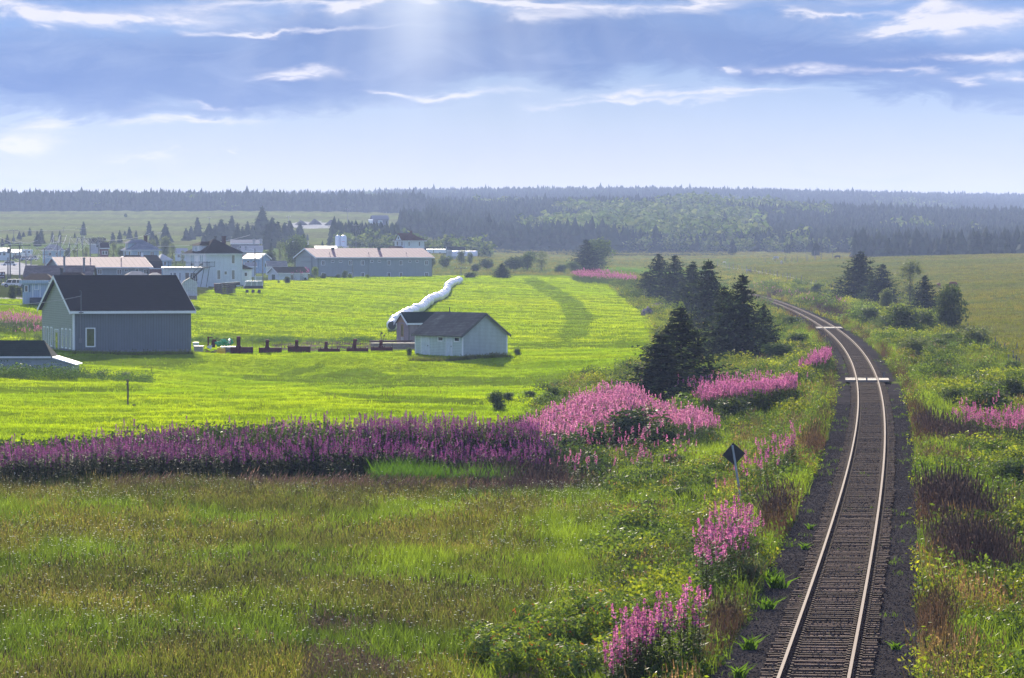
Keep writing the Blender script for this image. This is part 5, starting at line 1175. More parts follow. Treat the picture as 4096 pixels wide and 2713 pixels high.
# H: pale blue hip house
BLU = mat('pale_blue_siding', (.45, .60, .70), .6, .04, 2, kind='lap', p=.15); GRS = mat('silver_grey_shingle', (.30, .31, .36), .55, .1, 2, kind='shingle', p=.2)
c = at(528, 1110, 860); o = thing('blue_house', 'pale blue two storey house with silver grey hip roof', 'house', c, R(22))
hip(o, 0, 6.45, 7.1, 6.4, 2.5, BLU, GRS, ov=.55)
for a in (1.55, 4.6): window(o, 'f', a, 5.4, .35, .95, glass=GLT); window(o, 'f', a + .45, 5.4, .3, .95, glass=GLS)
for a in (1.8, 5.4): window(o, 'l', a, 5.5, 1.0, 1.0, glass=GLS)
chimney(o, 4.6, 4.5, 8.0, .7, 1.6, MATS['maroon_brick']); b = MB(); b.box(-.1, 2.4, 2.3, 4.9, 6.5, 8.0); b.build('dormer', BLU, o); b = MB(); b.add([(-.6, 1.9, 7.9), (3.0, 1.9, 7.9), (3.0, 5.3, 7.9), (-.6, 5.3, 7.9), (1.0, 3.6, 8.8), (3.2, 3.6, 8.8)], [(0, 1, 5, 4), (1, 2, 5), (2, 3, 4, 5), (3, 0, 4), (3, 2, 1, 0)]); b.build('dormer_roof', GRS, o); window(o, 'l', 3.6, 7.3, .8, .8, W=-.1, glass=GLT)
SILV = mat('bright_silver_roof', (.50, .48, .48), .6, .08)
c = at(470, 1110, 852); o = thing('porch', 'silver roofed porch on the left of the pale blue house', 'porch', c, R(15)); hip(o, 0, 3.4, 5, 3.9, 1.0, BLU, SILV, ov=.5)
c = at(640, 1110, 862); o = thing('house_wing', 'low pale blue wing right of the pale blue house', 'house wing', c, R(22)); hip(o, 0, 2.8, 6, 4.1, 1.4, BLU, SILV, ov=.3); window(o, 'f', 1.2, 3.2, .5, .8); o['category'] = 'wing'
# I: red walled workshop with dark gambrel roof
c = at(592, 1125, 800); o = thing('red_workshop', 'maroon walled workshop with big black barn roof', 'workshop', c, R(24))
b = MB(); b.box(0, 3.1, 0, 8, -1, 2.8); b.build('wall', mat('maroon_wall', (.16, .055, .06), .8, .1), o)
b = MB(); b.prism([(-.3, 2.7), (.6, 4.3), (4, 5.6), (7.4, 4.3), (8.3, 2.7)], 'x', -3.9, 3.4); b.build('roof', BLK, o); b = MB(); b.box(-3.6, 0, .3, 7.5, -1, 2.7); b.build('rear_wall', MATS['maroon_wall'], o)
b = MB(); b.tube([(-.2, 3.4, 5.0), (-.2, 3.4, 6.1)], .3, 8); b.build('roof_vent', WHT, o); b = MB(); b.box(-3.9, 3.4, -.35, -.3, 2.6, 2.75); b.build('fascia', WHT, o)
# J: long mauve roofed building on the left
c = at(248, 1139, 700); o = thing('mauve_roof_building', 'long grey building with mauve metal roof and dark windows on the left', 'building', c, R(20))
gable(o, 0, 16.9, 12, 3.35, 1.75, GREYS, PINKR, ov=.6, th=.1)
for px_, wd in ((402, .75), (481, .75), (510, .5), (553, .55), (590, .75)): window(o, 'f', (px_ - 250) / 354 * 16.9, 2.4 if wd > .6 else 2.65, wd, .8 if wd > .6 else .45, glass=GLS, mull=1)
for px_ in (380, 505): b = MB(); b.tube([((px_ - 250) / 354 * 16.9, 3.0, 3.6), ((px_ - 250) / 354 * 16.9, 3.0, 5.0)], .09, 6); b.build('vent_pipe', MATS['dark_vent'], o)
# K: brown shingled roof
c = at(97.6, 1170, 600); o = thing('brown_roof_house', 'low house under a wide grey brown shingled roof', 'house', c, R(1))
gable(o, 0, 10.7, 8, 2.5, 1.7, GREYS, mat('grey_brown_shingle', (.27, .22, .21), .85, .15, 1, kind='shingle', p=.13), ov=.3, trim=None)
for px_, h_, rr in ((332, 2.6, .17), (253, 2.9, .16)): b = MB(); xx = (px_ - 97.6) / 24.8; b.tube([(xx, 1.6, 2.8), (xx, 1.6, 2.8 + h_)], rr, 8); b.tube([(xx, 1.6, 2.8 + h_), (xx, 1.6, 3.0 + h_)], rr * 1.4, 8); b.build('chimney_pipe', met, o)
# L: light blue bungalow
LB = mat('light_blue_siding', (.42, .53, .70), .6, .04, 2, kind='rib', p=.25)
c = at(90, 1199, 530); o = thing('blue_bungalow', 'light blue bungalow with brown hip roofs beside the lawn', 'bungalow', c, 0)
hip(o, 0, 4.1, 5.5, 2.75, .95, LB, BRN, ov=.35, ridge=2.2, trim=LB); hip(o, 4.1, 9.5, 6.5, 2.6, 1.25, mat('white_blue_siding', (.62, .70, .78), .6, .03), BRN, ov=.3, ridge=2.4, trim=WHT, wn='side_wall', name='side_roof', y0=-.6)
b = MB(); b.box(-.4, 4.0, -.42, -.3, 2.3, 2.78); b.build('fascia_board', LB, o)
window(o, 'f', .55, 1.55, .35, .8); b = MB(); b.box(.05, .2, -.05, -.002, 1.1, 2.05); b.box(.95, 1.1, -.05, -.002, 1.1, 2.05); b.build('shutter', mat('teal_shutter', (.06, .12, .16), .6), o)
door(o, 'f', 2.0, .35, .95, 1.9, LB, glass=None); window(o, 'f', 2.0, 1.85, .5, .75, glass=mat('cream_curtain', (.65, .63, .52), .6)); b = MB(); b.box(1.2, 3.3, -1.4, 0, -.6, .3); b.build('steps', mat('dark_steps', (.05, .06, .10), .8), o)  # window in the door shows a plain cream curtain
b = MB(); b.tube([(5.3, 2.2, 3.4), (5.3, 2.2, 4.35)], .2, 8); b.tube([(5.3, 2.2, 4.3), (5.3, 2.2, 4.5)], .27, 8); b.build('chimney_pipe', MATS['dark_vent'], o)
# M: pale roofs right behind the barn ridge
c = at(505, 1160, 640); o = thing('pale_roof_bungalow', 'bungalow roof of pale shingles seen over the barn ridge', 'bungalow', c, R(12)); PS_ = mat('pale_shingle', (.46, .43, .42), .75, .1, kind='shingle', p=.2)
hip(o, 0, 4.0, 6, 2.2, 1.0, WHITE, PS_, ov=.4, ridge=1.5); hip(o, 4.1, 6.6, 7, 2.2, .75, WHITE, PS_, ov=.3, ridge=.8, wn='side_wall', name='side_roof'); b = MB(); b.tube([(4.0, 2, 2.5), (4.0, 2, 3.6)], .1, 6); b.build('chimney_pipe', MATS['dark_vent'], o)
# N: weathered white shed
c = at(730, 1184, 585); o = thing('weathered_shed', 'small weathered white shed with double doors at the barn roof end', 'shed', c, R(6))
WW = mat('peeling_white', (.62, .66, .70), .8, .1, 3, kind='rib', p=.3, col2=(.35, .37, .40))
b = MB(); b.prism([(0, -.6), (2.3, -.6), (2.3, 1.9), (2.05, 2.3), (1.15, 2.8), (.25, 2.3), (0, 1.9)], 'y', 0, 3.2); b.build('wall', WW, o)
b = MB(); b.add([(-.1, -.15, 1.85), (.2, -.15, 2.32), (1.15, -.15, 2.86), (2.15, -.15, 2.36), (2.45, -.15, 1.9), (-.1, 3.3, 1.85), (.2, 3.3, 2.32), (1.15, 3.3, 2.86), (2.15, 3.3, 2.36), (2.45, 3.3, 1.9)], [(0, 1, 6, 5), (1, 2, 7, 6), (2, 3, 8, 7), (3, 4, 9, 8)]); b.build('roof', mat('worn_roof', (.45, .43, .42), .8), o)
for a in (.75, 1.45): door(o, 'f', a, .0, .66, 1.75, WW, frame=MATS['peeling_white'])
b = MB(); b.box(-.1, 2.2, -1.1, 0, -.5, .02); b.build('ramp', deckm, o)
# O: red roofed white house behind
RBR = mat('red_brown_shingle', (.16, .07, .06), .85, .15, kind='shingle', p=.2)
c = at(1620, 1010, 1050); o = thing('red_roof_house', 'white two storey house with red brown hip roof behind the long grey one', 'house', c, R(30))
hip(o, 0, 6.2, 6.2, 3.35, 2.2, WHITE, RBR, ov=.5); window(o, 'f', 1.3, 2.4, .4, 1.1); window(o, 'f', 4.6, 2.4, .4, 1.1); window(o, 'l', 1.7, 2.5, .6, 1.1); window(o, 'l', 4.5, 2.5, .6, 1.1)
b = MB(); b.prism([(1.2, 3.35), (5.2, 3.35), (3.2, 5.3)], 'x', -.35, 2.6); b.build('gable_dormer', WHITE, o); b = MB(); b.prism([(.9, 3.3), (3.2, 5.45), (5.5, 3.3), (3.2, 5.2)], 'x', -.55, 2.9); b.build('dormer_roof', RBR, o); window(o, 'l', 3.2, 4.1, .6, .7, W=-.35); chimney(o, 4.3, 4.3, 4.9, .5, 1.1, MATS['maroon_brick'])
b = MB(); b.box(-3.2, -.2, 0, 4.5, -1, .9); b.build('porch', mat('yellow_siding', (.50, .42, .25), .7), o); b = MB(); b.prism([(-.4, .85), (2.2, 1.75), (4.9, .85)], 'x', -3.8, .0); b.build('porch_roof', RBR, o)
# P: silos
for i, (px_, lb) in enumerate(((1351, 'left white upright storage tank'), (1374, 'right white upright storage tank with faint red lettering'))):
    c = at(px_, 1003, 1200); o = thing('storage_tank', lb + ' behind the long roof', 'tank', c, 0, 'white storage tanks')
    r_ = .82 if i == 0 else 1.05; b = MB(); n = 20; prof_ = [(r_, -1), (r_, 4.3 if i else 4.4), (r_ * .8, 4.75), (r_ * .35, 4.95), (0.02, 5.0)]
    vs = [(q_[0] * math.cos(6.283 * k / n), q_[0] * math.sin(6.283 * k / n), q_[1]) for q_ in prof_ for k in range(n)]
    b.add(vs, [(a * n + k, a * n + (k + 1) % n, (a + 1) * n + (k + 1) % n, (a + 1) * n + k) for a in range(4) for k in range(n)]); b.build('tank_shell', mat('white_enamel', (.72, .76, .85), .25, .04), o, smooth=True)
    if i: b = MB(); b.cbox((0, -1.06, 2.9), (.9, .03, .16)); b.build('lettering', mat('faint_red', (.55, .25, .28), .6), o)
c = at(1258, 1003, 1190); o = thing('flat_roof_store', 'low building with bright flat roof before the tanks', 'building', c, 0); b = MB(); b.box(0, 10.5, 0, 8, -1, .55); b.build('wall', WHITE, o); b = MB(); b.prism([(-.3, .5), (4, 1.5), (8.3, .5)], 'x', -.2, 10.7); b.build('roof', SILV, o)
# Q: tunnels, dark shed, trailers on the right of the house
c = at(1808, 1025, 1290); o = thing('greenhouse_tunnel', 'long white plastic greenhouse tunnel by the dark roofed shed', 'greenhouse', c, 0)
b = MB(); n = 12; vs = []
for x in np.linspace(0, 8.8, 12):
    for k in range(n + 1): a = math.pi * k / n; vs.append((x + .03 * math.sin(k), 2 + 2.2 * math.cos(a), 1.85 * math.sin(a) ** .8 * (1 + .03 * math.sin(x * 5))))
b.add(vs, [(i * (n + 1) + k, i * (n + 1) + k + 1, (i + 1) * (n + 1) + k + 1, (i + 1) * (n + 1) + k) for i in range(11) for k in range(n)] + [tuple(range(n + 1)), tuple(11 * (n + 1) + k for k in range(n + 1))]); b.build('plastic_cover', mat('white_plastic', (.66, .66, .70), .35, .08), o, smooth=True)
c = at(1790, 1025, 1300); o = thing('dark_roof_shed', 'small grey shed with dark roof behind the greenhouse tunnel', 'shed', c, R(8)); gable(o, 0, 6.2, 4, 2.0, 1.2, GREYS, BLK, ov=.2)
for i, (a, b_, lb) in enumerate(((1706, 1732, 'small pale trailer left of the white trailer'), (1735, 1785, 'long white trailer left of the dark roofed shed'))):
    c = at(a, 1016, 1330); o = thing('trailer', lb, 'trailer', c, 0); w_ = (b_ - a) * 1330 / F; m = MB(); m.box(0, w_, 0, 2.4, .3, 1.6); m.prism([(-.05, 1.6), (1.2, 1.75), (2.45, 1.6)], 'x', -.05, w_ + .05); m.build('body', WHT, o); m = MB(); m.tube([(w_ * .5, -.1, .3), (w_ * .5, .15, .3)], .3, 10); m.build('wheel', GLS, o)
# R: gravel heaps, S: hill house
GRV = mat('dark_gravel', (.085, .08, .085), .95, .25, .6, bump=.5)
for i, (px_, py_, w_, h_, lb) in enumerate(((1204, 903, 62, 21, 'left gravel heap in the hillside yard'), (1258, 899, 60, 23, 'middle gravel heap in the hillside yard'), (1325, 905, 72, 26, 'right gravel heap in the hillside yard'))):
    c = at(px_, py_, 2000); o = thing('gravel_heap', lb, 'gravel heap', c, 0, 'gravel heaps in the yard'); s_ = 2000 / F; n = 22; rgs = [1.0, .8, .55, .3, .08]; vs = []
    for j, q_ in enumerate(rgs):
        for k in range(n): a = 6.283 * k / n; vs.append((w_ / 2 * s_ * q_ * math.cos(a) * (1 + .08 * math.sin(3 * a + i)), w_ / 2 * s_ * q_ * math.sin(a) * (1 + .08 * math.cos(2 * a)), h_ * s_ * (1 - q_) ** .85 * (1 + .08 * math.sin(5 * a)) - (.8 if j == 0 else 0)))
    b = MB(); b.add(vs, [(j * n + k, j * n + (k + 1) % n, (j + 1) * n + (k + 1) % n, (j + 1) * n + k) for j in range(4) for k in range(n)] + [tuple(4 * n + k for k in range(n))]); b.build('heap', GRV, o)
c = at(1492, 899, 2000); o = thing('hill_house', 'grey house alone on the distant hillside above the spruces', 'house', c, R(15)); gable(o, 0, 8.6, 6, 3.0, 1.9, mat('slate_siding', (.16, .17, .22), .8), mat('slate_roof', (.14, .14, .18), .8), ov=.4, trim=None); window(o, 'f', 4, 1.6, 2.2, 1.2, glass=MATS['pale_glass'])
c = at(1474, 899, 1990); o = thing('white_trailer', 'tiny gleaming white trailer left of the hillside house', 'trailer', c, 0); b = MB(); b.box(0, 2.2, 0, 2, .5, 2.4); b.prism([(-.1, 2.4), (1, 2.8), (2.1, 2.4)], 'x', -.1, 2.3); b.build('body', WHT, o); b = MB(); b.tube([(1.1, -.05, .4), (1.1, .1, .4)], .4, 8); b.build('wheel', GLS, o)
# T: other village buildings
def vh(lb, px, py, Z, wpx, hm, rise, wall, roof, a=8, dp=7, kind='village_house', hipr=False, wins=2):
    c = at(px, py, Z); o = thing(kind, lb, 'house', c, R(a)); w_ = wpx * Z / F / math.cos(R(a))
    (hip(o, 0, w_, dp, hm, rise, wall, roof, ov=.4, ridge=w_ * .4) if hipr else gable(o, 0, w_, dp, hm, rise, wall, roof, ov=.35))
    for k in range(wins): window(o, 'f', w_ * (k + 1) / (wins + 1), hm * .6, .7, .8)
    return o
REDP = mat('faded_red_siding', (.42, .20, .20), .7); PLR = mat('pale_metal_roof', (.42, .38, .37), .6, .1); GRY = mat('warm_grey_siding', (.45, .43, .42), .7)
vh('pale pink walled building with bright roof right of the white house chimney', 968, 1052, 1080, 78, 3.3, 1.6, REDP, PLR, 3, kind='pink_building')
vh('light blue gabled building right of the black roofed white house', 972, 1075, 960, 66, 2.6, 1.2, mat('mid_blue_siding', (.30, .42, .60), .6), PLR, -20)
vh('small white roofed hut left of the lamp pole', 985, 1090, 900, 38, 1.5, .8, WHITE, PS_, 8, 4, wins=0)
vh('grey plant building with rooftop fans behind the white house', 925, 1010, 1350, 110, 3.2, 1.3, mat('mauve_grey_wall', (.22, .20, .24), .8), mat('grey_roof', (.30, .27, .28), .7), 3)
vh('pale blue house behind the power poles', 172, 1040, 1050, 82, 2.7, 1.7, BLU, PS_, 8, hipr=True)
vh('dark maroon house behind the power poles', 405, 1040, 1000, 28, 3.2, 1.4, MATS['maroon_wall'], BRN, 10)
vh('maroon roofed long shed behind the poles', 358, 1000, 1200, 62, 2.0, 1.6, mat('lilac_wall', (.50, .48, .56), .7), BRN, 5, wins=1)
vh('low white roofed house at the far left', -20, 1032, 1150, 55, 2.0, 1.0, WHITE, PLR, 4)
vh('long low white store behind the road', 45, 1030, 1180, 34, 1.6, .8, WHITE, PLR, 2, wins=1)
vh('pale roof among trees right of the pale blue house', 700, 1040, 1150, 45, 2.0, 1.5, WHITE, mat('lilac_roof', (.36, .34, .38), .7), 5)
vh('pale roofed building behind the grey gable trees', 1160, 1010, 1250, 70, 2.2, 1.4, GRY, PLR, 5, wins=1)
for i, (px_, py_, w_, h_) in enumerate(((1016, 970, 12, 20), (1044, 970, 13, 20), (984, 995, 11, 16), (951, 992, 8, 10))):
    c = at(px_, py_ + 6, 1345 if i < 2 else 1075); s_ = c[1] / F; o = thing('roof_fan', ('left', 'right', 'foremost', 'smallest')[i] + ' of the round rooftop fans behind the white house', 'fan', c, 0, 'rooftop fans')
    b = MB(); b.tube([(0, 0, 0), (0, 0, h_ * s_ * .5)], w_ * s_ * .5, 10, w_ * s_ * .32); b.tube([(0, 0, h_ * s_ * .5), (0, 0, h_ * s_)], w_ * s_ * .5, 10); b.build('hood', mat('galvanised', (.36, .35, .38), .4, metal=.5), o)
# ------------------------------------------------------------------ poles and wires
PW = mat('grey_pole_wood', (.22, .21, .22), .85, .2, 3)
POLES = []
def pole(lb, px, pyb, pyt, Z, arm=0, lamp=False, tr_=False, arm2=False, r=.13, lean=0, kind='power_pole'):
    c = at(px, pyb, Z); h = (pyb - pyt) * Z / F; o = thing(kind, lb, 'pole', c, 0, 'power poles')
    MB().tube([(0, 0, -1), (lean * h, 0, h)], r * 1.2, 8, r * .8).build('shaft', PW, o)
    tips = []
    if arm:
        b = MB(); b.cbox((lean * h, -.12, h - .35), (arm * 2, .1, .13)); 
        if arm2: b.cbox((lean * h, -.12, h - 1.8), (arm * 1.6, .1, .12))
        b.build('crossarm', PW, o)
        for k, x in enumerate((-arm * .92, 0, arm * .92)):
            b = MB(); b.tube([(x + lean * h, -.12, h - .3), (x + lean * h, -.12, h)], .05, 6); b.build('insulator', WHT, o); tips.append(Vector(c) + Vector((x, -.12, h)))
    else: tips = [Vector(c) + Vector((lean * h, 0, h - .1))] * 3
    if tr_: MB().tube([(-.3, -.2, h - 2.2), (-.3, -.2, h - 1.3)], .25, 10).build('transformer', met, o)
    if lamp: b = MB(); b.tube([(0, 0, h - .5), (-.9, -.1, h - .1)], .04, 5); b.cbox((-1.1, -.1, h - .12), (.7, .25, .12)); b.build('lamp_head', WHT, o)
    return tips
pp = [pole('double armed pole nearest the left edge, front of the pole line', 41, 1139, 967, 700, 2.3, tr_=True),
      pole('second armed pole right of the nearest one', 79, 1147, 975, 690, 2.1),
      pole('pole with low crossarm beyond the road', 124, 1066, 1015, 1000, 2.3),
      pole('armed pole left of the mauve gable', 178, 1063, 990, 930, 2.0, arm2=True),
      pole('thin pole above the pale house behind the lines', 230, 1040, 968, 1000, 1.2),
      pole('tall armed pole over the pale house', 241, 1045, 940, 1020, 1.9, arm2=True),
      pole('fourth pole from the right in the close group', 279, 1045, 972, 960, 1.6, tr_=True),
      pole('tall double pole with long crossarm left of centre', 309, 1045, 946, 985, 2.0),
      pole('leaning pole in the close group', 334, 1045, 952, 975, 1.2, lean=-.05),
      pole('second pole from the right in the close group', 361, 1045, 950, 960, 1.8),
      pole('rightmost pole of the close group with a transformer', 394, 1045, 946, 950, 1.5, tr_=True),
      pole('tall thin pole behind the spruces on the hillside', 326, 1000, 911, 1450, 2.2, tr_=True),
      pole('distant pole at the left on the hillside', 55, 1000, 918, 1450, 2.0),
      pole('short pole between the two left ones', 104, 1068, 1000, 900),
      pole('thin pole close beside the nearest armed pole', 32, 1138, 1030, 705)]
pole('pale pole with street lamp right of the black roofed house', 1020, 1108.5, 994, 860, lamp=True)
pole('dark pole by the white gate right of the house', 1051, 1140, 1020, 760)
pole('thin pole in front of the long grey building', 1412, 1114, 1036, 880, lean=-.03, r=.1)
pole('tall pole with insulators behind the long roof', 1424, 1010, 898, 1150, 1.0, r=.1)
pole('low pole with crossarm by the end of the bales', 1844, 1109, 1068, 955, 1.6)
pole('hillside lamp pole above the gravel heaps', 1154, 905, 864, 1950, 1.0, r=.14)
pole('tallest hillside pole near the meadow top', 1391, 895, 835, 1950, 1.4, r=.14)
pole('thin hillside pole among the heaps', 1197, 915, 873, 1900, r=.12)
pole('thin hillside pole in the left meadow', 838, 930, 870, 1900, .8, r=.12)
pole('thin pole behind the houses before the hillside meadow', 640, 985, 930, 1400, .8, r=.1)
pole('hillside pole in the meadow behind the wires', 255, 960, 908, 1800, .8, r=.12)
ci = 0
def strand(a, b, sag, r=.035):
    global ci
    cable('power_line', 'bright sagging wire of the power line at the left', tuple(a), tuple(b), sag, r, 'wires of the power line'); ci += 1
for i, j, sg in ((1, 0, 1.6), (2, 1, 2.5), (3, 2, 2.0), (5, 3, 2.4), (7, 6, 2.6), (9, 7, 1.8), (10, 9, 1.6), (6, 3, 3.2), (8, 6, 2.5), (10, 8, 2.0), (5, 4, 1.0)):
    for k in range(3): strand(pp[i][k], pp[j][k], sg)
off = Vector((-30, -140, 2.0))
for k in range(3): strand(pp[0][k], pp[0][k] + Vector((-22, -100, 1.5)), 3.0)
for (a, b, sg) in (((600, 935), (393, 960), .8), ((1000, 940), (600, 985), 1.2), ((245, 1075), (560, 1055), 1.2), ((560, 1068), (730, 1035), .4), ((395, 1085), (560, 1078), .5), ((395, 1080), (620, 1058), .5), ((0, 922), (300, 918), .3), ((60, 960), (240, 965), 1.0), ((0, 950), (150, 962), 1.0), ((310, 1062), (430, 1050), .6)):
    A_ = at(a[0], a[1], 900 if a[1] > 945 else 1300); B_ = at(b[0], b[1], 930 if b[1] > 945 else 1350)
    cable('power_line', 'thin bright wire crossing before the village houses', tuple(A_), tuple(B_), sg, .035, 'thin wires before the houses')
# lone post, diamond sign
DW = mat('dark_post_wood', (.10, .075, .06), .9, .2, 4)
c = on(510, 1622); o = thing('lone_post', 'lone dark post standing in the mown field on the left', 'post', c, 0)
hp_ = 100 * c[1] / F; MB().tube([(0, 0, -.3), (.02, 0, hp_ * .5), (0, 0, hp_)], .065, 8).build('shaft', DW, o); b = MB(); b.cbox((-.03, 0, hp_), (.22, .18, .07)); b.cbox((-.08, 0, hp_ * .82), (.1, .1, .1)); b.build('cap', DW, o)
c = on(2970, 2003); Zs = c[1]; hs_ = 222 * Zs / F
o = thing('diamond_sign', 'black backed diamond sign on a leaning grey post beside the railway', 'sign', c, 0)
lx = -(2970 - 2930) * Zs / F
MB().tube([(0, 0, -.3), (lx, .0, hs_)], .05, 6).build('post', mat('galvanised_post', (.36, .40, .43), .5, .1, metal=.3), o)
b = MB(); q_ = .47; b.v = []; zc_ = hs_ * .84; xc_ = lx * .84
b.prism([(xc_ - q_, zc_ - .05), (xc_ + .02, zc_ - q_), (xc_ + q_, zc_ + .03), (xc_ - .03, zc_ + q_)], 'y', .05, .065); b.build('sign_plate', mat('black_sign_back', (.018, .018, .022), .6), o)
# fence posts
FP = mat('weathered_fence_wood', (.17, .165, .17), .9, .25, 4)
fps = [(2870,1065,20),(2905,1070,14),(2917,1073,22),(2935,1075,22),(2951,1078,14),(2968,1076,14),(2986,1081,20),(3003,1084,18),(3019,1090,24),(3035,1093,18),(3049,1097,24),(3064,1099,22),(3080,1103,24),(3096,1108,24),(3110,1112,28),(3131,1113,20),(3151,1119,26),(3160,1118,24),(3186,1123,20),(3204,1130,28),(3219,1134,24),(3244,1139,22),(3264,1141,20),(3285,1143,16),(3300,1150,20),(3322,1156,22),(3336,1163,24),(3349,1168,22),(3365,1170,26),(3383,1174,18),(3583,1207,22),(3594,1208,18),(3601,1210,22),
       (3060,1073,22),(3101,1072,30),(3139,1066,22),(3143,1065,36),(3167,1061,20),(3190,1063,20),(3226,1057,34),(3230,1058,22),(3257,1052,38),(3261,1054,20),(3286,1048,30),(3328,1048,36),(3370,1042,18),
       (3873,1325,30),(3983,1385,38),(3992,1400,34),(4002,1407,30),(4020,1397,26),(4068,1399,26),(4055,1430,28),(4068,1455,34),(4078,1462,30),(4035,1440,22),(3470,1535,26),(3534,1525,36)]
for i, (px, py, hp) in enumerate(fps):
    c = on(px, py + 2) if not (33 <= i < 46) else gp(px, 1290)
    h = hp * c[1] / F * 1.02; tl = random.uniform(-.12, .12)
    lb = ('weathered post of the pasture fence beyond the first bend' if i < 33 else 'dark post of the far cross fence near the cattle' if i < 46 else 'old leaning post of the right pasture fence by the bushes' if i < 56 else 'thin stake on the right bank near the crossing')
    o = thing('fence_post', lb, 'fence post', c, random.uniform(0, 3), 'posts: ' + lb); MB().tube([(0, 0, -.2), (tl * h, 0, h)], .10 if i < 46 else .07, 6, .085 if i < 46 else .06).build('shaft', FP, o)
for i, (a, b_) in enumerate([((2870, 1058), (3019, 1080)), ((3019, 1080), (3160, 1108)), ((3160, 1108), (3300, 1140)), ((3300, 1140), (3383, 1163))]):
    A_ = on(a[0], a[1] + 14); B_ = on(b_[0], b_[1] + 14)
    cable('fence_wire', ('far', 'second', 'third', 'nearest')[i] + ' stretch of sagging fence wire along the pasture fence', tuple(A_ + np.array([0, 0, .7])), tuple(B_ + np.array([0, 0, .7])), .15, .008)
# hillside meadow fence line posts (tiny)
for i in range(26):
    px = 1330 + i * 13.5; c = gp(px, 2560); o = thing('fence_post', 'tiny distant post of the hillside meadow fence near its top', 'fence post', c, 0, 'distant hillside fence posts'); MB().tube([(0, 0, -.2), (0, 0, 1.3)], .1, 5).build('shaft', FP, o)
c = at(1175, 935, 1900); o = thing('board_fence', 'pale board fence slanting below the gravel yard', 'fence', c, R(28)); b = MB()
for z in (.5, 1.1): b.box(0, 14, 0, .08, z, z + .2)
for k in range(8): b.box(k * 2, k * 2 + .15, -.05, .1, -.5, 1.4)
b.build('rail', PW, o)
c = at(1015, 1127, 740); o = thing('white_gate', 'low white gate panel between the white house and dark pole', 'gate', c, 0); b = MB(); b.box(0, 1.7, 0, .05, .1, .95); b.build('panel', mat('gate_grey', (.50, .53, .52), .7), o); b = MB(); b.box(0, 1.75, -.03, .08, .95, 1.03); b.box(.3, .42, -.05, .1, -.4, 1.3); b.build('post', WHT, o)
# brown information board at the far left
c = at(2, 1140, 700); o = thing('information_board', 'brown roadside information board with white lettering at the left edge', 'sign', c, 0)
b = MB(); b.box(-1.6, .85, 0, .08, 1.2, 2.45); b.build('board', mat('brown_board', (.11, .05, .055), .6), o)
b = MB(); b.box(.1, .2, .1, .18, -.5, 1.3); b.box(-1.0, -.9, .1, .18, -.5, 1.3); b.box(.7, .8, .1, .18, -.5, 1.3); b.build('leg', met, o)
b = MB()
for k in range(5): b.cbox((-.55 + .28 * k, -.02, 1.55), (.16, .02, .12))
b.prism([(.35, 1.9), (.75, 1.9), (.55, 2.35)], 'y', -.03, -.01); b.cbox((.0, -.02, 2.1), (.3, .02, .3)); b.build('lettering', WHT, o)

# ------------------------------------------------------------------ cars, old four wheel drive on blocks, traps
def car(kind, lb, c, rz, L, H, colr, top=None, grp=None, cabin=(.18, .82), wheels=True, lift=0, glass=None, rt=.08):
    o = thing(kind, lb, 'car', c, rz, grp); W_ = L * .40; hb = H * .55; z0 = .25 * H + lift
    b = MB(); b.prism([(0, z0), (L, z0), (L, z0 + (hb - z0 + lift) * .85), (L * .97, hb + lift), (L * .04, hb + lift), (0, z0 + (hb - z0 + lift) * .6)], 'y', 0, W_); b.build('body', colr, o, bevel=1)
    a0, a1 = cabin; b = MB(); pts = [(L * a0, hb + lift), (L * a1, hb + lift), (L * (a1 - .02), H + lift - .08), (L * (a0 + .08), H + lift - .08)]
    b.prism(pts, 'y', .08, W_ - .08); b.build('cabin_glass', glass or GLS, o)
    b = MB(); b.prism([(L * (a0 + .06), H + lift - .08), (L * a1, H + lift - .08), (L * (a1 - .02), H + lift - .08 + rt), (L * (a0 + .10), H + lift - .08 + rt)], 'y', .04, W_ - .04)
    for f in (0, .36, .68, 1):
        x = L * (a0 + (a1 - a0) * f); xt = L * (a0 + .08 + (a1 - .02 - a0 - .08) * f)
        for yy in (.045, W_ - .10): b.add([(x - .05, yy, hb + lift), (x + .05, yy, hb + lift), (xt + .05, yy, H + lift - .06), (xt - .05, yy, H + lift - .06), (x - .05, yy + .05, hb + lift), (x + .05, yy + .05, hb + lift), (xt + .05, yy + .05, H + lift - .06), (xt - .05, yy + .05, H + lift - .06)], [(0, 1, 2, 3), (7, 6, 5, 4), (0, 4, 5, 1), (1, 5, 6, 2), (3, 2, 6, 7), (0, 3, 7, 4)])
    b.build('roof', top or colr, o)
    if wheels:
        for x in (L * .2, L * .8):
            for yy in (-.03, W_ - .17): w1 = MB().tube([(x, yy, .33), (x, yy + .2, .33)], .33, 14).build('wheel', mat('tyre', (.02, .02, .022), .8), o); MB().tube([(x, yy - .012, .33), (x, yy + .212, .33)], .17, 10).build('rim', met, w1)
    b = MB(); b.cbox((L + .01, .2, hb * .8 + lift), (.04, .12, .16)); b.build('tail_light', mat('red_lens', (.5, .03, .02), .3), o)
    b = MB(); b.cbox((-.01, .25, hb * .75 + lift), (.04, .2, .14)); b.build('headlight', WHT, o)
    return o
c = at(977, 1172, 668)
jeep = car('offroad_car', 'old white topped navy off-road car propped on blocks in the field', c, R(12), 3.45, 1.75, mat('navy_paint', (.025, .028, .055), .3, .1, coat=.5), mat('white_top', (.75, .77, .8), .3), wheels=False, lift=.3, cabin=(.02, .97), glass=mat('see_through_glass', (.34, .38, .34), .2), rt=.17)
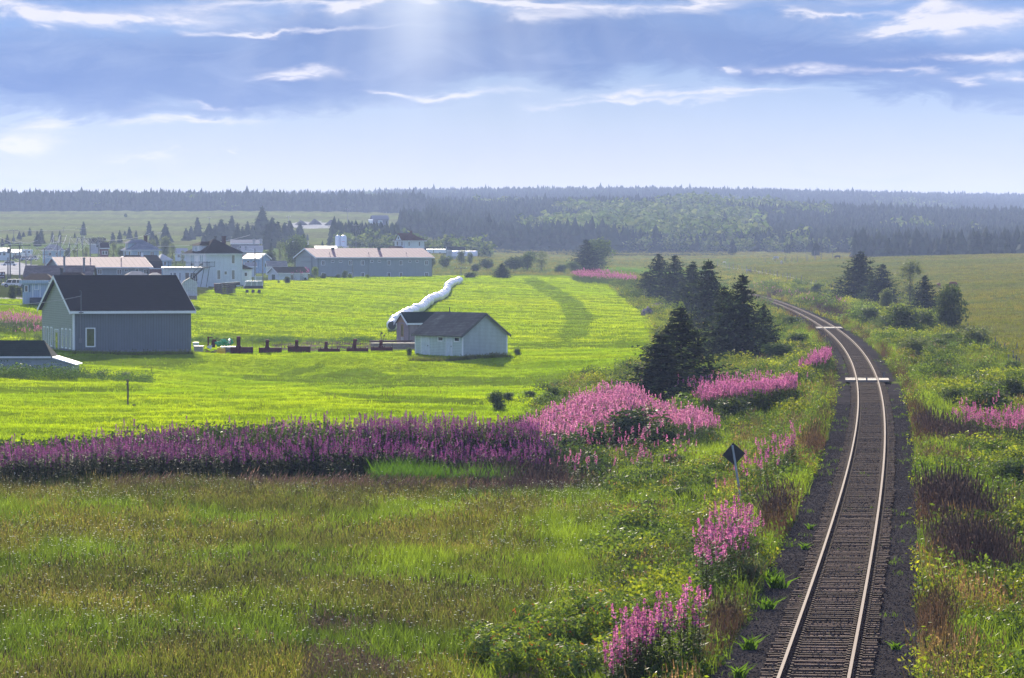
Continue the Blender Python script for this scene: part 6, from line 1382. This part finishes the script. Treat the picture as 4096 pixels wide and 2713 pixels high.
for x in (.55, 1.65, 2.75):
    b = MB(); b.cbox((x, .5, .12), (.5, .7, .3)); b.cbox((x + .03, .5, .42), (.38, .6, .32), rz=.1); b.build('support_block', mat('dark_block', (.06, .06, .07), .8), jeep)
trapm = mat('trap_wood', (.16, .14, .15), .85, .25, 6)
for i, (px, py, n, lb) in enumerate(((868, 1172, 4, 'leftmost stack of traps by the red bin'), (880, 1173, 4, 'second stack of traps from the left'), (891, 1176, 5, 'front stack of traps in the middle'), (907, 1176, 4, 'stack of traps right of the front one'), (919, 1174, 4, 'stack of traps second from the right'), (930, 1172, 4, 'rightmost stack of traps'))):
    c = at(px, py, 655 - i % 2 * 3); o = thing('trap_stack', lb, 'traps', c, R(10 * i), 'stacks of lobster traps'); o['category'] = 'trap stack'
    for k in range(n + 1):
        b = MB(); z0 = k * .33; w_ = .33
        for zz_ in (z0, z0 + .26): b.box(-w_, w_, -.42, .42, zz_, zz_ + .04)
        for x in (-w_, -.12, .12, w_ - .05): b.box(x, x + .05, -.42, -.38, z0, z0 + .28); b.box(x, x + .05, .38, .42, z0, z0 + .28)
        b.box(-w_ + .06, w_ - .06, -.34, .34, z0 + .05, z0 + .22); b.build('trap', trapm, o)
c = at(857, 1166, 668); o = thing('red_bin', 'rusty red bin left of the trap stacks', 'bin', c, R(5)); b = MB(); b.prism([(0, 0), (1.15, 0), (1.25, 1.35), (-.05, 1.35)], 'y', 0, 1.0); b.box(-.1, 1.3, -.05, 1.05, 1.35, 1.42); b.build('box', mat('rust_red', (.20, .055, .05), .75, .2), o)
c = at(895, 1153, 690); o = thing('flatbed_trailer', 'dark flatbed trailer frame behind the trap stacks', 'trailer', c, R(14)); b = MB(); b.cbox((1.4, 0, .75), (3.0, 1.8, .6), ry=-.08); b.tube([(2.9, 0, .6), (3.7, 0, .45)], .07); b.build('bed', mat('dark_frame', (.05, .045, .05), .8), o); b = MB(); b.cbox((1.4, -.92, 1.1), (3.0, .06, .07), ry=-.08); b.build('rim_rail', WHT, o)
for s in (0, 1): MB().tube([(1.9, -.9 + 1.6 * s, .3), (1.9, -.7 + 1.6 * s, .3)], .32, 12).build('wheel', mat('tyre', (.02, .02, .022), .8), o)
for i, (px, py, Z, rz, lc, lb) in enumerate(((5, 1150, 660, 5, (.75, .76, .78), 'white car parked at the left edge before the bush'), (72, 1152, 655, 5, (.7, .72, .75), 'pale car half hidden behind the lawn shrub'), (5, 1066, 1000, 10, (.55, .50, .48), 'pale car coming along the road at the left'),
    (75, 1044, 1120, 5, (.22, .30, .45), 'blue car parked beyond the road'), (100, 1042, 1120, 5, (.55, .57, .6), 'grey car parked beyond the road'), (-25, 1038, 1150, 5, (.1, .1, .12), 'dark car parked beyond the road at the left edge'), (40, 1040, 1150, 5, (.05, .05, .06), 'black car parked beyond the road'))):
    car('parked_car', lb, at(px, py, Z), R(rz), 4.3, 1.45, mat('car_paint_%s' % lb.split()[0], lc, .25, .03, coat=.8), grp='cars by the village road')
c = at(85, 1030, 1160); o = thing('camper', 'white camper parked beyond the road', 'camper', c, 0); b = MB(); b.prism([(0, .4), (3.4, .4), (3.4, 2.5), (.5, 2.6), (0, 1.8)], 'y', 0, 2.1); b.build('body', WHT, o); window(o, 'f', 2.4, 1.7, .7, .5); window(o, 'f', 1.0, 1.7, .6, .5)

# ------------------------------------------------------------------ machinery row
RED = mat('oxblood_paint', (.10, .016, .02), .85, .25, 3, col2=(.03, .009, .011), spec=.05); WRB = mat('bright_lamp_glass', (.35, .33, .31), .5)
def blower(lb, x0, x1, yb, yt, cx0, cx1, cyt, Z=417, lean=0, low=False, hoses=False):
    s = Z / F; c = at((x0 + x1) / 2, yb - 3, Z); o = thing('snow_blower', lb, 'snow blower', c, 0, 'red snow blowers in the machinery row')
    w_ = (x1 - x0) * s; h = (yb - yt) * s + .24; b = MB()
    b.box(-w_ / 2, -w_ / 2 + .06, -.1, .7, 0, h); b.box(w_ / 2 - .06, w_ / 2, -.1, .7, 0, h); b.box(-w_ / 2 + .06, w_ / 2 - .06, -.0, .05, .02, h - .03); b.box(-w_ / 2 + .06, w_ / 2 - .06, .0, .7, h - .06, h - .01); b.build('housing', RED, o)
    b = MB(); n = 40; vs = []
    for k in range(n): t_ = k / (n - 1); a = t_ * 22; x = -w_ / 2 + .1 + (w_ - .2) * t_; vs += [(x, .35 + .22 * math.cos(a), .28 + .22 * math.sin(a)), (x, .35, .28)]
    b.add(vs, [(2 * k, 2 * k + 2, 2 * k + 3, 2 * k + 1) for k in range(n - 1)]); b.tube([(-w_ / 2 + .06, .35, .28), (w_ / 2 - .06, .35, .28)], .05, 6); b.build('auger', RED, o)
    cx_ = ((cx0 + cx1) / 2 - (x0 + x1) / 2) * s; cw = (cx1 - cx0) * s; ch = (yb - cyt) * s
    b = MB(); l = lean
    b.add([(cx_ - cw / 2, 0, h * .8), (cx_ + cw / 2, 0, h * .8), (cx_ + cw / 2, .4, h * .8), (cx_ - cw / 2, .4, h * .8), (cx_ - cw / 2 + l, .05, ch), (cx_ + cw / 2 + l, .05, ch), (cx_ + cw / 2 + l, .3, ch + .03), (cx_ - cw / 2 + l, .3, ch + .03)], [(0, 1, 5, 4), (1, 2, 6, 5), (2, 3, 7, 6), (3, 0, 4, 7), (4, 5, 6, 7), (3, 2, 1, 0)])
    b.tube([(cx_, .2, h * .75), (cx_, .2, h + .12)], cw * .75, 12); b.build('chute', RED, o)
    b = MB(); b.add([(cx_ - cw / 2 + l, .04, ch), (cx_ + cw / 2 + l, .04, ch), (cx_ + cw / 2 + l + .1, -.18, ch - .22), (cx_ - cw / 2 + l + .1, -.18, ch - .22), (cx_ - cw / 2 + l, .3, ch + .05), (cx_ + cw / 2 + l, .3, ch + .05)], [(0, 1, 2, 3), (4, 5, 1, 0)]); b.build('deflector', RED, o)
    for sx in (-1, 1): b = MB(); b.tube([(sx * (w_ / 2 - .03), .1, h * .5), (sx * (w_ / 2 - .03), .1, h + .85)], .018, 5); b.build('marker_rod', DW, o)
    b = MB(); b.cbox((cx_ - cw * .8, -.02, h + .1), (.08, .05, .06)); b.cbox((cx_ + cw * .8, -.02, h + .1), (.08, .05, .06)); b.cbox((w_ / 2 - .12, .1, h + .03), (.12, .1, .03)); b.build('reflector', WRB, o)
    if hoses: b = MB(); b.tube([(cx_ - .1, .1, h + .2), (cx_ - .4, .1, h + .3), (cx_ - .5, .1, h + .8), (cx_ - .3, .1, ch - .2), (cx_, .1, ch - .1)], .025, 5); b.build('hose', DW, o)
blower('wide red snow blower with the tallest straight chute', 922, 1011, 1419, 1400, 946, 961, 1350)
blower('red snow blower with a hose and hooded chute, second from left', 1035, 1126, 1418, 1403, 1062, 1075, 1363, hoses=True)
blower('red snow blower with two prongs on its chute', 1151, 1241, 1415, 1397, 1180, 1192, 1364)
blower('small snow blower sunk in the grass with short chute', 1272, 1359, 1411, 1406, 1298, 1310, 1371)
blower('snow blower with a tilted dark chute', 1386, 1472, 1410, 1404, 1409, 1423, 1360, lean=.12, hoses=True)
blower('snow blower by the lumber with an upright joystick arm', 1483, 1570, 1407, 1400, 1517, 1530, 1364)
c = at(1530, 1404, 419); o = thing('control_arm', 'dark forked control arm over the last snow blower', 'machine arm', c, 0); b = MB(); b.tube([(0, 0, 1.0), (-.25, 0, 1.9), (-.1, 0, 2.0)], .04); b.tube([(.1, 0, 1.0), (.15, 0, 1.7), (.4, 0, 1.2)], .04); b.tube([(-.1, -.05, 2.0), (-.1, .1, 2.0)], .13, 8); b.tube([(.2, -.05, 1.75), (.2, .1, 1.75)], .1, 8); b.tube([(0, 0, -.1), (0, 0, 1.0)], .05); b.build('arm', DW, o)
c = at(845, 1420, 418); o = thing('farm_implement', 'tangled rusty farm implement with tall red frame beside the barn', 'implement', c, 0)
b = MB(); b.cbox((-.35, .2, 1.35), (.16, .2, 1.3)); b.cbox((-.15, .2, 1.98), (.6, .2, .12), ry=.1); b.cbox((.25, .3, 1.3), (.45, .3, .9), ry=.25); b.cbox((.55, .3, 1.75), (.5, .06, .06), ry=-.9); b.build('tall_frame', RED, o)
b = MB()
for k in range(9): a = random.uniform(-.5, .5); b.cbox((-1.0 + .35 * k, .1 * k - .3, .25 + .1 * (k % 3)), (.9, .1, .1), ry=a, rz=a)
b.build('lower_frame', MATS['rusty_iron'], o)
for x in (-.6, .2, .9): MB().tube([(x, -.1, .2), (x, .05, .2)], .24, 12).build('wheel', mat('tyre', (.02, .02, .022), .8), o)
b = MB(); b.add([(-.5, 0, .9), (.0, 0, .6), (.1, .1, 1.1), (-.15, .05, .75), (-.2, -.1, 1.15)], [(0, 1, 2), (0, 3, 4), (3, 1, 2), (0, 4, 2)]); b.build('white_tarp', WHT, o)
c = at(885, 1419, 413); o = thing('yellow_plow', 'yellow snow plow blade leaning in the machinery row', 'plow', c, R(-8)); b = MB(); pr_ = []
for k in range(9): a = -.7 + 1.4 * k / 8; pr_.append((.3 - .5 * math.cos(a), .42 + .5 * math.sin(a)))
b.prism(pr_ + [(q_[0] + .04, q_[1]) for q_ in pr_[::-1]], 'x', -.45, .5); b.build('blade', mat('plow_yellow', (.75, .45, .02), .4, .1), o); b = MB(); b.tube([(-.2, .5, .3), (-.3, 1.2, .4)], .06); b.tube([(.5, -.1, .1), (.52, -.12, .85)], .04); b.build('push_frame', DW, o)
c = at(905, 1419, 421); o = thing('grey_plow', 'dark grey curved plow blade right of the yellow one', 'plow', c, R(-10)); b = MB(); b.prism(pr_ + [(q_[0] + .04, q_[1]) for q_ in pr_[::-1]], 'x', -.3, .6); b.v = [(x, y, z * 1.15) for x, y, z in b.v]; b.build('blade', mat('plow_grey', (.12, .12, .13), .5), o); b = MB(); b.tube([(0, .5, .3), (0, 1.0, .4)], .06); b.build('push_frame', DW, o)
c = at(922, 1404, 424); o = thing('white_tub', 'white plastic tub carrying the green bottles', 'tub', c, 0); b = MB(); b.prism([(-1.0, 0), (1.0, 0), (1.1, .45), (-1.1, .45)], 'y', 0, 1.1); b.box(-1.15, 1.15, -.05, 1.15, .45, .5); b.build('tub_body', WHT, o); b = MB(); b.box(-1.0, 1.0, 0, 1, -.6, 0); b.build('stand', DW, o)
GRB = mat('green_plastic', (.03, .42, .16), .2, .15, 3); PLW = mat('clear_plastic', (.72, .74, .72), .15)
for k in range(20):
    px_ = random.uniform(866, 932); t_ = 1 - abs(px_ - 900) / 36; py_ = 1388 - random.uniform(0, 1) * 24 * t_
    c = at(px_, py_ - 4, 418 + random.uniform(-.2, .5)); o = thing('green_bottle' if k % 5 else 'clear_bottle', 'green plastic bottle in the heap beside the barn' if k % 5 else 'clear plastic bottle in the heap beside the barn', 'bottle', c, random.uniform(0, 6), 'green bottles in the heap' if k % 5 else 'clear bottles in the heap')
    o.rotation_euler = (random.uniform(-1.3, 1.3), random.uniform(-.8, .8), random.uniform(0, 6)); MB().tube([(0, 0, 0), (0, 0, .03), (0, 0, .34), (0, 0, .46), (0, 0, .5)], .15, 9).build('body', GRB if k % 5 else PLW, o, smooth=True); MB().tube([(0, 0, .5), (0, 0, .6)], .055, 8).build('neck', GRB if k % 5 else PLW, o)
c = at(797, 1412, 420); o = thing('grey_bin', 'pale grey bin at the right corner of the barn', 'bin', c, 0); b = MB(); b.prism([(-.6, 0), (.35, 0), (.4, .72), (-.6, .72)], 'y', 0, 1.2); b.box(-.65, .45, -.05, 1.25, .72, .78); b.build('bin_body', mat('pale_bin', (.45, .45, .46), .6), o)
c = at(782, 1387, 432); o = thing('white_crate', 'white slatted crate behind the grey bin at the barn corner', 'crate', c, 0); b = MB(); b.box(-.3, .3, 0, .8, 0, .5)
for k in range(3): b.box(-.33, .33, -.03, .83, .03 + k * .17, .12 + k * .17)
b.build('crate_body', WHT, o)
# ------------------------------------------------------------------ wrapped bales in a line
BALE = mat('white_bale_wrap', (.80, .81, .86), .22, .05, 2, bump=.25, spec=.8); BLKB = mat('black_bale_end', (.03, .03, .035), .4)
bl_pts = [(1568, 1308), (1572, 1300), (1580, 1288), (1595, 1275), (1615, 1262), (1640, 1249), (1668, 1238), (1690, 1228), (1705, 1213), (1722, 1200), (1745, 1190), (1768, 1182), (1782, 1172), (1788, 1160), (1790, 1148), (1800, 1136), (1818, 1127), (1838, 1120)]
W3 = [on(a, b_ + 15) for a, b_ in bl_pts]
# resample with one bale every 1.25 m along the ground; long run in depth is filled by longer bales
P3 = np.array(W3); seg = np.linalg.norm(np.diff(P3[:, :2], axis=0), axis=1); cum = np.concatenate([[0], np.cumsum(seg)])
NB = 62
me_b = None; src = None
prof_b = [(0.0, -.5), (.50, -.5), (.62, -.47), (.73, -.42), (.75, -.30), (.70, -.24), (.75, -.16), (.75, -.04), (.69, 0), (.75, .05), (.75, .17), (.70, .25), (.75, .31), (.73, .42), (.62, .47), (.50, .5), (0.0, .5)]
n = 20; vs = []
for q_, yy in prof_b:
    for k in range(n): a = 6.283 * k / n; vs.append((q_ * math.cos(a) * (1 + .012 * math.sin(5 * a)), yy, .73 + q_ * math.sin(a) * (.98 if math.sin(a) < 0 else 1)))
b = MB(); b.add(vs, [(j * n + k, j * n + (k + 1) % n, (j + 1) * n + (k + 1) % n, (j + 1) * n + k) for j in range(len(prof_b) - 1) for k in range(n)])
first = b.build('round_bale', BALE, None, smooth=True); tag(first, 'nearest white wrapped bale of the winding line, with a dark open end', 'hay bale', 'white wrapped bales in the winding line')
e = MB().tube([(0, -.53, .73), (0, -.50, .73)], .55, 14).build('dark_end', BLKB, first)
tot = cum[-1]; step = tot / (NB - 1)
for k in range(NB):
    d_ = k * step; x = np.interp(d_, cum, P3[:, 0]); y = np.interp(d_, cum, P3[:, 1]); x2 = np.interp(min(tot, d_ + 2), cum, P3[:, 0]); y2 = np.interp(min(tot, d_ + 2), cum, P3[:, 1]); x1_ = np.interp(max(0, d_ - 2), cum, P3[:, 0]); y1_ = np.interp(max(0, d_ - 2), cum, P3[:, 1])
    o = first if k == 0 else first.copy()
    if k: COL.objects.link(o); o['label'] = 'white plastic wrapped round bale in the long winding line of bales'
    o.location = (x, y, gz(x, y) - .04); o.rotation_euler = (0, 0, math.atan2(-(x2 - x1_), y2 - y1_) + random.uniform(-.04, .04)); s_ = random.uniform(.97, 1.05); o.scale = (s_, step * .97, s_)
c = at(1562, 1324, 520); c[2] = gz(c[0], c[1])
# dark netted heap
for i, (px, py, w_, h_, lb) in enumerate(((2630, 1250, 110, 34, 'long grey netted heap behind the field edge'), (2590, 1262, 56, 26, 'small front hump of the grey netted heap'))):
    c = on(px, py); s_ = c[1] / F; o = thing('netted_heap', lb, 'heap', c, 0, 'grey netted heap'); n = 26; vs = []
    for j, q_ in enumerate((1, .93, .75, .5, .22, .03)):
        for k in range(n): a = 6.283 * k / n; vs.append((w_ / 2 * s_ * q_ * math.cos(a), w_ / 2 * s_ * q_ * math.sin(a) * 1.3, h_ * s_ * math.sqrt(max(0, 1 - q_ * q_)) * (1 + .12 * math.sin(4 * a + j) + .06 * math.sin(9 * a)) - (.3 if j == 0 else 0)))
    b = MB(); b.add(vs, [(j * n + k, j * n + (k + 1) % n, (j + 1) * n + (k + 1) % n, (j + 1) * n + k) for j in range(5) for k in range(n)] + [tuple(5 * n + k for k in range(n))]); b.build('heap', mat('grey_netting', (.16, .14, .155), .9, .35, 2.2, bump=1.0, col2=(.05, .04, .045), spec=.02), o, smooth=True)
# white stones by the track
for i, (px, py, s_) in enumerate(((3185, 1288, .45), (3198, 1292, .35), (3170, 1283, .3))):
    c = on(px, py); o = MB(); r_ = random.Random(i); vs = [(s_ * x * r_.uniform(.7, 1.3), s_ * y * r_.uniform(.7, 1.3), s_ * z * .8 + .15) for x, y, z in octv]; o.add(vs, [tuple(t_) for t_ in octt]); o = o.build('white_rock', mat('pale_rock', (.45, .44, .38), .9, .2, bump=.6), None, tuple(c)); tag(o, ('largest', 'right', 'left')[i] + ' of the pale rocks left of the track before the far crossing', 'rock', 'pale rocks beside the track')
# ------------------------------------------------------------------ grazing cattle and horses
def cow(kind, lb, c, rz, H, col_, leg=None, cat='cow', head_down=True):
    """one continuous animal facing +x: trunk with deep chest, neck lowered to graze, jointed legs"""
    o = thing(kind, lb, cat, c, rz, None); P_, E, Rr = [], [], []
    def v(x, y, z, r, par=None):
        P_.append((x * H, y * H, z * H)); Rr.append(r * H)
        if par is not None: E.append((par, len(P_) - 1))
        return len(P_) - 1
    a = v(0, 0, .78, .20); b1 = v(.25, 0, .76, .235, a); b2 = v(.52, 0, .77, .235, b1); sh = v(.76, 0, .80, .21, b2)
    rp = v(-.22, 0, .80, .19, a); nk = v(.98, 0, .66, .12, sh); hd = v(1.14, 0, .38, .09, nk); mz = v(1.20, 0, .16, .06, hd)
    tl = v(-.42, 0, .82, .035, rp); t2 = v(-.46, 0, .50, .018, tl); v(-.45, 0, .30, .03, t2)
    for s in (-1, 1):
        k = v(-.20, .13 * s, .56, .12, rp); k2 = v(-.30, .14 * s, .32, .055, k); k3 = v(-.25, .14 * s, .10, .036, k2); v(-.22, .14 * s, .0, .045, k3)
        k = v(.72, .13 * s, .55, .10, sh); k2 = v(.74, .14 * s, .30, .05, k); k3 = v(.72, .14 * s, .10, .035, k2); v(.75, .14 * s, .0, .045, k3)
        v(1.02, .12 * s, .50, .025, v(1.05, .05 * s, .52, .04, nk))
    me = bpy.data.meshes.new('body'); me.from_pydata(P_, E, []); bo = link('body', me, o)
    bo.modifiers.new('skin', 'SKIN'); sd = bo.modifiers.new('sub', 'SUBSURF'); sd.levels = sd.render_levels = 1
    for i, vv in enumerate(me.skin_vertices[0].data): vv.radius = (Rr[i], Rr[i]); vv.use_root = (i == 0)
    me.materials.append(mat('hide_' + kind + '_' + lb.split()[0], col_, .8, .25, 2.5)); return o
cow('brown_cow', 'left brown cow grazing end on in the right pasture', on(3756, 1156), R(100), 1.35, (.20, .07, .03))
cow('brown_cow', 'right brown cow grazing in the right pasture', on(3806, 1152), R(-35), 1.35, (.17, .06, .03))
cow('white_cow', 'white cow grazing sideways beyond the far fence', gp(3108, 1380), R(200), 1.45, (.62, .58, .55)); cow('white_cow', 'white cow seen end on nearer the fence', gp(3126, 1240), R(95), 1.35, (.60, .55, .53))
cow('white_calf', 'small pale calf lying low far left of the white cows', gp(2900, 1300), R(180), .8, (.6, .58, .55))
cow('grey_cow', 'grey cow behind the pasture fence posts', gp(2990, 1080), R(10), 1.1, (.35, .33, .33))
cow('dark_horse', 'left dark horse behind the pasture crest', gp(3355, 1330), R(190), 1.5, (.05, .045, .05), cat='horse'); cow('dark_horse', 'right dark horse behind the pasture crest', gp(3410, 1330), R(-5), 1.5, (.10, .06, .045), cat='horse')

# ------------------------------------------------------------------ haze
b = MB(); b.box(-9000, 9000, -60, 9400, -60, 112)
hz = b.build('haze', MATS['white_trim']); hz.data.materials.clear()
hm = bpy.data.materials.new('haze_air'); hm.use_nodes = True; q = NT(hm.node_tree)
vo = q.n('ShaderNodeVolumePrincipled'); vo.inputs['Color'].default_value = (.47, .60, .97, 1); vo.inputs['Density'].default_value = HAZE; vo.inputs['Anisotropy'].default_value = .25
mo = q.n('ShaderNodeOutputMaterial'); q.l(vo.outputs[0], mo.inputs['Volume']); hz.data.materials.append(hm); tag(hz, kind='stuff')
